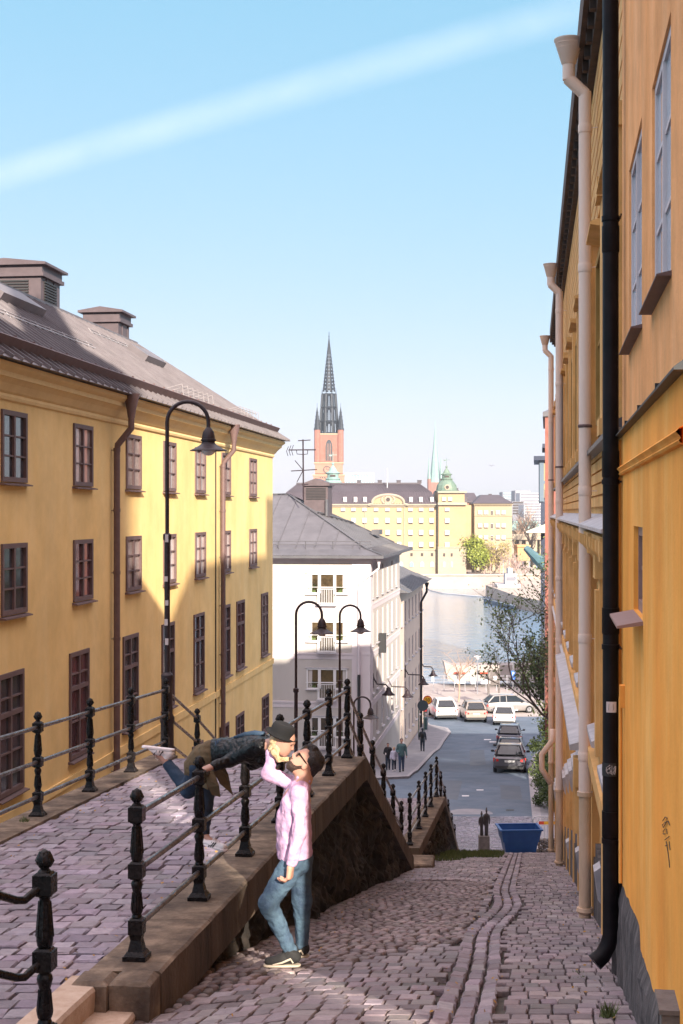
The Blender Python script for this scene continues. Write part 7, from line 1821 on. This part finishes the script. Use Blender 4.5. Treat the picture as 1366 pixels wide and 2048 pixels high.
hpS = w(412, 1530, 12.78); knS = w(410, 1612, 12.72); anS = w(408, 1673, 12.68); hpK = w(400, 1532, 12.66); knK = w(377, 1580, 12.85); anK = w(329, 1520, 13.0)
body = head+[C(H2(-.03, -.04), w(540, 1492, 12.15), .047, .05, .03), C(w(540, 1492, 12.15), chw, .05, .075, .05), C(shn, shf, .045, .045, .05), C(chw, waw, .10, .085, .06), C(waw, pew, .085, .115, .06),
        C(shn, el, .045, .036), C(el, wr, .034, .024), C(shf, elf, .045, .036), C(elf, wrf, .034, .024), C(hpS, knS, .095, .06, .05), C(knS, anS, .056, .032), C(hpK, knK, .09, .06, .05), C(knK, anK, .056, .032), C(anS, w(430, 1688, 12.6), .034, .026), C(anK, w(308, 1503, 13.0), .032, .025)]
body += hand(wr, (-.75, -.15, -.25), (-.35, .2, -.9), 1.0, 1, .9)
body += hand(wrf, (.8, -.2, .4), (.2, .2, -1), .5, 1, .9)
flesh('body', body, .0065, 'skin_fair', wm)
jk = [C(shn, shf, .062, .062, .05), C(chw+Vector((0, -.05, 0)), waw+Vector((0, -.04, 0)), .108, .098, .06), C(chw+Vector((0, .07, 0)), waw+Vector((0, .06, 0)), .105, .095, .06), C(waw, w(432, 1505, 12.6), .112, .118, .05), C(w(540, 1488, 12.2), w(532, 1496, 12.2), .058, .075, .03),
      C(shn, el, .066, .058, .03), C(el, lerp(el, wr, .88), .055, .044, .02), C(shf, elf, .062, .054, .03), C(elf, lerp(elf, wrf, .85), .052, .042, .02),
      C(w(505, 1520, 12.3), w(524, 1528, 12.28), .035, .012, .03), C(w(525, 1505, 12.2), w(518, 1522, 12.2), .04, .02, .03)]
flesh('jacket', jk, .0075, 'leather', wm, cuts=[(w(424, 1505, 12.6), (-1, 0, -.1))], noise=(.0052, 60, 7))
mb = MB(); pts_ = [w(468, 1475, 12.45), w(490, 1469.5, 12.42), w(510, 1467, 12.38), w(528, 1468, 12.32)]; mb.tube(pts_, [.012, .022, .028, .022], 8); mb.build('collar', 'denim_trim', wm, smooth=True)
mb = MB(); 
for k in range(5): a = w(432+k*4.5, 1482-k*.9, 12.5); mb.tube([a, a+Vector((.004, -.04, -.07))], .010, 6)
mb.build('waist_ribbing', 'denim_trim', wm, smooth=True)
sk = [C(w(424, 1508, 12.62), pew, .122, .128, .05), C(pew+Vector((0, -.05, -.01)), w(392, 1535, 12.72), .125, .11, .05), C(pew, w(402, 1548, 12.74), .12, .10, .05), C(w(392, 1530, 12.8), w(382, 1548, 12.8), .08, .055, .05)]
flesh('skirt', sk, .0075, 'olive_cloth', wm, cuts=[(w(433, 1505, 12.6), (1, 0, .1))], noise=(.005, 48, 9))
mb = MB()
def flap(pts0, pts1, th=.012):
    n = len(pts0); vs = []
    for a, b in zip(pts0, pts1): vs += [a, b, a+Vector((.004, th, 0)), b+Vector((.004, th, 0))]
    fs = []
    for i in range(n-1): o = i*4; fs += [(o, o+4, o+5, o+1), (o+2, o+3, o+7, o+6), (o, o+2, o+6, o+4), (o+1, o+5, o+7, o+3)]
    fs += [(0, 1, 3, 2), (o+4, o+6, o+7, o+5)]; mb.add(vs, fs)
flap([w(408, 1535, 12.42), w(412, 1556, 12.36), w(416, 1574, 12.34), w(424, 1590, 12.34)], [w(424, 1532, 12.38), w(430, 1552, 12.36), w(437, 1572, 12.30), w(440, 1594, 12.34)])
flap([w(424, 1532, 12.38), w(431, 1550, 12.42), w(440, 1568, 12.44), w(451, 1577, 12.44)], [w(438, 1530, 12.40), w(448, 1548, 12.42), w(458, 1566, 12.44), w(465, 1590, 12.44)])
flap([w(384, 1540, 12.6), w(388, 1556, 12.6), w(396, 1570, 12.6)], [w(408, 1538, 12.5), w(412, 1560, 12.5), w(416, 1580, 12.5)])
flap([w(436, 1530, 12.5), w(446, 1545, 12.55), w(452, 1562, 12.55)], [w(446, 1528, 12.52), w(456, 1550, 12.56), w(463, 1588, 12.5)])
mb.build('coat_tail', 'olive_cloth', wm, smooth=False)
js = [C(hpS, knS, .105, .070, .05), C(knS, lerp(knS, anS, .94), .068, .044, .03)]
flesh('trouser_leg', js, .007, 'jeans_dark', wm, cuts=[(lerp(knS, anS, .93), anS-knS)], noise=(.003, 60, 2))
js = [C(hpK, knK, .10, .072, .05), C(knK, lerp(knK, anK, .94), .070, .046, .03)]
flesh('trouser_leg', js, .007, 'jeans_blue', wm, cuts=[(lerp(knK, anK, .9), anK-knK)], noise=(.003, 60, 2))
def sneaker(toe, heel, ank, upn):
    t, hl_, u = Vector(toe), Vector(heel), Vector(upn).normalized(); mid = lerp(t, hl_, .5)
    s_ = flesh('shoe', [C(t+u*.03, mid+u*.035, .028, .038, .02), C(mid+u*.035, hl_+u*.04, .038, .038, .02), C(hl_+u*.05, Vector(ank), .038, .036, .02)], .0055, 'shoe_white', wm, cuts=[(t+u*.012, -u), (Vector(ank)+(Vector(ank)-hl_).normalized()*.0, Vector(ank)-(hl_+u*.03))])
    flesh('sole', [C(t+u*.012, hl_+u*.012, .038, .042, .01)], .0055, 'shoe_white', s_, cuts=[(t-u*.008, -u), (t+u*.016, u)])
    mb = MB(); al = (hl_-t).normalized(); side = al.cross(u).normalized(); side = -side if side.y > 0 else side
    for k in range(3):
        c = t+al*(.105+k*.028)+u*.024+side*.040; mb.box(c+u*.014, (.006, .006, .006)); mb.tube([c, c+u*.024-al*.016-side*.004, c+u*.042-al*.026-side*.014], .0048, 4)
    mb.build('shoe_stripe', 'ink', s_)
    mb = MB()
    for k in range(4): c = t+al*(.075+k*.022)+u*(.068+k*.006); mb.tube([c-side*.02, c+u*.008, c+side*.02], .0035, 4)
    mb.tube([t+al*.13+u*.085, t+al*.12+u*.11+side*.02, t+al*.10+u*.09+side*.035], .003, 4); mb.build('lace', 'shoe_white', s_)
sneaker(w(447, 1701, 12.45), w(405, 1696, 12.66), anS+Vector((0, 0, .01)), (.1, 0, 1))
sneaker(w(292, 1493, 13.0), w(341, 1497, 13.0), anK, (-.12, -.05, -1))
mb = MB(); mb.M = Matrix.Translation(w(562, 1470, 12.0)) @ Matrix.Rotation(.36, 4, 'Y') @ Matrix.Rotation(.12, 4, 'X')
mb.lathe([(.098, .0), (.120, -.008), (.136, .004), (.137, .009), (.122, .0), (.102, .010), (.100, .035), (.098, .066), (.090, .088), (.072, .098), (.03, .092), (.002, .090)], (0, 0, 0), 28)
mb.build('hat', 'felt', wm, smooth=True)
mb = MB(); mb.M = None
hairp = [C(H2(-.03, .05, .0), H2(-.05, -.02, 0), .075, .06, .03), C(H2(.0, .02, -.066), w(549, 1505, 11.93), .030, .026, .03), C(w(549, 1505, 11.93), w(558, 1519, 11.92), .026, .02, .02), C(w(558, 1519, 11.92), w(574, 1522, 11.92), .018, .008, .02), C(w(574, 1522, 11.92), w(586, 1520, 11.92), .008, .003, .01),
         C(H2(-.06, .0, -.03), w(545, 1498, 12.0), .04, .034, .03), C(w(545, 1498, 12.0), w(552, 1514, 11.97), .032, .020, .02), C(H2(.045, .045, -.06), H2(.02, -.01, -.066), .014, .02, .02)]
flesh('hair', hairp, .005, 'blond', wm, noise=(.0035, 100, 6))
mb = MB()
for q in range(10): a = w(549+q*.8, 1506+q, 11.9); mb.tube([a, w(556+q*1.5, 1518-q*.3, 11.9), w(572+q*1.2, 1522-q*.8, 11.9), w(588+q*1.6, 1521-q*1.2, 11.9)], [.004, .004, .003, .0008], 4)
mb.build('hair_strand', 'blond', wm)
for s_ in (-1, 1):
    mb = MB(); mb.ell(H2(.078, .012, s_*.030), (.008, .010, .006), 8, 5); mb.build('eye', 'ink', wm)
# ------------------------------------------------ distant pedestrians
def walker(label, px_, py_top, py_bot, cloth, legs, hairc, lean=0, step=.12, bag=False, cup=False, arms=.35, pale=False, d=None, facing=-1):
    g = ground_at(px_, py_bot); g.z += .12
    if d: g = Vector((X(px_, d), d, Zp(py_bot, d)))
    hgt = (py_bot-py_top)/F*g.y; s = hgt/1.75; root = empty('person', g, 0, label, 'person')
    q = lambda x, y, z: g+Vector((x*s, y*s, z*s))
    f = facing
    body = [Ee(q(0, 0, 1.64), (.075*s, .09*s, .11*s)), C(q(0, 0, 1.55), q(0, 0, 1.42), .05*s, .06*s), C(q(-.15, 0, 1.40), q(.15, 0, 1.40), .055*s, .055*s), C(q(0, 0, 1.35), q(0, 0, 1.0), .12*s, .11*s), C(q(0, 0, 1.0), q(0, 0, .92), .12*s, .12*s),
            C(q(-.19, 0, 1.38), q(-.24, .02, 1.1), .045*s, .04*s), C(q(-.24, .02, 1.1), q(-.16 if arms else -.25, f*.2 if arms else f*.05, 1.02 if arms else .85), .038*s, .028*s), C(q(.19, 0, 1.38), q(.24, .02, 1.1), .045*s, .04*s), C(q(.24, .02, 1.1), q(.26, f*.06, .85), .038*s, .028*s),
            C(q(-.08, 0, .92), q(-.09, f*step, .5), .08*s, .055*s), C(q(-.09, f*step, .5), q(-.09, f*step*.9, .06), .053*s, .035*s), C(q(.08, 0, .92), q(.09, -f*step*.6, .5), .08*s, .055*s), C(q(.09, -f*step*.6, .5), q(.09, -f*step*1.3, .06), .053*s, .035*s),
            C(q(-.09, f*step*.9, .04), q(-.09, f*(step*.9+.14), .03), .035*s, .028*s), C(q(.09, -f*step*1.3, .04), q(.09, -f*(step*1.3-.14), .03), .035*s, .028*s), Ee(q(0, f*.088, 1.63), (.014*s, .02*s, .022*s), None, .01)]
    body += [C(q(.26, f*.06, .85), q(.265, f*.09, .77), .026*s, .014*s, .01)]+[C(q(.25+.012*k, f*.09, .79), q(.25+.012*k, f*(.10+.01*k), .70), .009*s, .007*s, .004) for k in range(4)]
    flesh('body', body, .02*s, 'skin_fair', root)
    jk = [C(q(-.14, 0, 1.40), q(.14, 0, 1.40), .085*s, .085*s, .04), C(q(0, 0, 1.34), q(0, 0, .92), .165*s, .175*s, .05), C(q(-.19, 0, 1.38), q(-.25, .02, 1.1), .07*s, .06*s), C(q(-.25, .02, 1.1), q(-.17 if arms else -.26, f*.17 if arms else f*.05, 1.03 if arms else .9), .058*s, .048*s), C(q(.19, 0, 1.38), q(.25, .02, 1.1), .07*s, .06*s), C(q(.25, .02, 1.1), q(.27, f*.05, .88), .058*s, .048*s)]
    flesh('jacket', jk, .02*s, cloth, root, noise=(.006, 30, 1))
    lg = [C(q(0, 0, .92), q(0, 0, .88), .135*s, .13*s), C(q(-.08, 0, .92), q(-.09, f*step, .5), .105*s, .075*s), C(q(-.09, f*step, .5), q(-.09, f*step*.9, .10), .072*s, .055*s), C(q(.08, 0, .92), q(.09, -f*step*.6, .5), .105*s, .075*s), C(q(.09, -f*step*.6, .5), q(.09, -f*step*1.3, .10), .072*s, .055*s)]
    flesh('trousers', lg, .02*s, legs, root)
    fs_ = [C(q(-.09, f*step*.9, .04), q(-.09, f*(step*.9+.16), .035), .05*s, .042*s), C(q(.09, -f*step*1.3, .04), q(.09, -f*(step*1.3-.16), .035), .05*s, .042*s)]
    flesh('shoes', fs_, .02*s, 'shoe_white' if pale else 'shoe_black', root)
    hr = [Ee(q(0, -f*.03, 1.68), (.088*s, .095*s, .095*s)), C(q(0, -f*.06, 1.62), q(0, -f*.06, 1.5), .07*s, .05*s)]
    flesh('hair', hr, .018*s, hairc, root, cuts=[(q(0, f*.035, 1.66), (0, f*1.0, -.5))])
    if bag: mb = MB(); mb.ell(q(.0, -f*.2, 1.2), (.15*s, .09*s, .21*s), 10, 7); mb.build('backpack', 'coat_black', root, smooth=True)
    if cup: mb = MB(); mb.lathe([(.035*s, 0), (.045*s, .12*s)], q(-.16, f*.22, 1.02), 10); mb.build('cup', 'shoe_white', root)
    return root
walker('woman in black coat holding a pale cup, walking left of the child', 776, 1491, 1544, 'coat_black', 'jeans_dark', 'hair_dark', cup=True)
walker('child in pale patterned jacket and light shoes between the two adults', 788, 1499, 1546, 'coat_pale', 'jeans_dark', 'blond', arms=0, pale=True)
walker('adult in teal jacket with dark backpack straps walking beside the child', 803, 1482, 1547, 'coat_teal', 'trouser_blue', 'hair_dark', bag=True)
walker('man in dark jacket and cap walking away alone along the pavement kerb', 845, 1460, 1506, 'coat_navy', 'jeans_dark', 'coat_navy', arms=0, facing=1, bag=True)
walker('person in black standing in the doorway of the white building', 811, 1456, 1490, 'coat_black', 'coat_black', 'hair_dark', arms=0)
# ================================================================ contrail, bird
mb = MB(); mb2 = []
DC = 3000.0
def pc(px_, py_): return P(px_, py_, DC)
n = 60; tops = []; 
me_v = []; me_f = []
for i in range(n+1):
    t = i/n; xx = lerp(-160, 1330, t); yc_ = 352-.283*xx-6*math.sin(t*2.2); hw_ = lerp(40, 52, t)
    for j in range(9):
        k = j/8*2-1; v = pc(xx, yc_+k*hw_); me_v.append(v)
for i in range(n):
    for j in range(8): me_f.append((i*9+j, (i+1)*9+j, (i+1)*9+j+1, i*9+j+1))
mc = bpy.data.materials.new('contrail'); mc.use_nodes = True; nt = mc.node_tree; N = nt.nodes; LK = nt.links
uv = N.new('ShaderNodeAttribute'); uv.attribute_name = 'across'
b = N['Principled BSDF']; b.inputs['Base Color'].default_value = (.5, .52, .55, 1); b.inputs['Roughness'].default_value = 1; b.inputs['Specular IOR Level'].default_value = 0
nz_ = N.new('ShaderNodeTexNoise'); nz_.inputs['Scale'].default_value = .007; nz_.inputs['Detail'].default_value = 10; nz_.inputs['Roughness'].default_value = .6
gq = N.new('ShaderNodeNewGeometry'); LK.new(gq.outputs['Position'], nz_.inputs['Vector'])
mt = N.new('ShaderNodeMath'); mt.operation = 'MULTIPLY'; LK.new(uv.outputs['Fac'], mt.inputs[0]); mr = N.new('ShaderNodeMapRange'); mr.inputs['From Min'].default_value = .25; mr.inputs['From Max'].default_value = .75; mr.inputs['To Min'].default_value = .06; mr.inputs['To Max'].default_value = .15
LK.new(nz_.outputs['Fac'], mr.inputs['Value']); LK.new(mr.outputs['Result'], mt.inputs[1]); LK.new(mt.outputs['Value'], b.inputs['Alpha'])
M_['contrail'] = mc
ct = rawmesh('contrail', [tuple(v) for v in me_v], me_f, 'contrail', smooth=True)
a = ct.data.attributes.new('across', 'FLOAT', 'POINT'); a.data.foreach_set('value', [max(0, 1-abs(j/8*2-1)**1.6)**1.2 for i in range(n+1) for j in range(9)])
ct.visible_shadow = True
tag(ct, 'broad soft white contrail crossing the upper sky diagonally', 'contrail')
q = P(983, 932, 300); mb = MB(); mb.tube([q+Vector((-.7, 0, .12)), q+Vector((-.3, 0, .2)), q, q+Vector((.3, 0, .2)), q+Vector((.7, 0, .1))], [.02, .07, .1, .07, .02], 5); mb.ell(q, (.1, .3, .1), 6, 4); tag(mb.build('bird', 'far_grey', None, origin=tuple(q)), 'tiny grey bird gliding above the far skyline', 'bird')
mv = bpy.data.materials.new('haze'); mv.use_nodes = True; nt = mv.node_tree; nt.nodes.remove(nt.nodes['Principled BSDF']); pv = nt.nodes.new('ShaderNodeVolumePrincipled')
pv.inputs['Density'].default_value = .00015; pv.inputs['Color'].default_value = (.80, .90, 1.0, 1); nt.links.new(pv.outputs['Volume'], nt.nodes['Material Output'].inputs['Volume']); M_['haze'] = mv
mb = MB(); mb.bb(-720, 720, -80, 1100, -21, 84); mb.build('haze', 'haze')['kind'] = 'stuff'
# ================================================================ light, sky, camera
EL = math.atan(.404*1.036/1.036); sv = Vector((.285, -1, .42)).normalized(); EL = math.asin(sv.z)
sun = bpy.data.lights.new('sun', 'SUN'); sun.energy = 3.6; sun.angle = math.radians(.5); sun.color = (1.0, .90, .76)
so_ = bpy.data.objects.new('sun', sun); COL.objects.link(so_); so_.rotation_euler = sv.to_track_quat('Z', 'Y').to_euler()
wd = bpy.data.worlds.new('World'); SC.world = wd; wd.use_nodes = True; nt = wd.node_tree; bg = nt.nodes['Background']
sky = nt.nodes.new('ShaderNodeTexSky'); sky.sky_type = 'NISHITA'; sky.sun_disc = False; sky.sun_elevation = EL; sky.sun_rotation = math.atan2(sv.x, sv.y); sky.air_density = 1.0; sky.dust_density = .6; sky.ozone_density = 1.2; sky.altitude = 50
sp = nt.nodes.new('ShaderNodeSeparateColor'); nt.links.new(sky.outputs['Color'], sp.inputs['Color']); cmb = nt.nodes.new('ShaderNodeCombineColor')
for ch_, pw, gn in (('Red', .72, .55), ('Green', .31, 1.26), ('Blue', .28, 1.60)):
    p_ = nt.nodes.new('ShaderNodeMath'); p_.operation = 'POWER'; p_.inputs[1].default_value = pw; nt.links.new(sp.outputs[ch_], p_.inputs[0])
    q_ = nt.nodes.new('ShaderNodeMath'); q_.operation = 'MULTIPLY'; q_.inputs[1].default_value = gn; nt.links.new(p_.outputs[0], q_.inputs[0]); nt.links.new(q_.outputs[0], cmb.inputs[ch_])
# brightening added to the unseen upper sky, lifts the light in the lane
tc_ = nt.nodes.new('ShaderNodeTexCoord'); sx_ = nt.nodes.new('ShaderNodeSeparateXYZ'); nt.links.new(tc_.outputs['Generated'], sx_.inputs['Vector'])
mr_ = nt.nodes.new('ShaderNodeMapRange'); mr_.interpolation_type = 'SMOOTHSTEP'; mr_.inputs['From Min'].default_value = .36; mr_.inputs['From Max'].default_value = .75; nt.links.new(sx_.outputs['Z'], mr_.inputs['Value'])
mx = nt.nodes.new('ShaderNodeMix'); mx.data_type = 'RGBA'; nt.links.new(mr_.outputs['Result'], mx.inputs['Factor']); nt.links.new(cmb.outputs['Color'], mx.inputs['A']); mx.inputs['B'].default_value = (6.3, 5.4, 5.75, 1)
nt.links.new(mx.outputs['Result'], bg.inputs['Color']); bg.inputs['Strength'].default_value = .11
cam = bpy.data.cameras.new('camera'); cam.sensor_fit = 'VERTICAL'; cam.sensor_height = 36; cam.lens = 36*F/2048; cam.clip_start = .1; cam.clip_end = 8000
co = bpy.data.objects.new('camera', cam); COL.objects.link(co); co.location = (0, 0, 0); co.rotation_euler = (math.pi/2, 0, 0); SC.camera = co
SC.view_settings.view_transform = 'Standard'; SC.view_settings.look = 'None'; SC.view_settings.gamma = 1; SC.view_settings.exposure = 1.75
SC.render.resolution_x = 683; SC.render.resolution_y = 1024
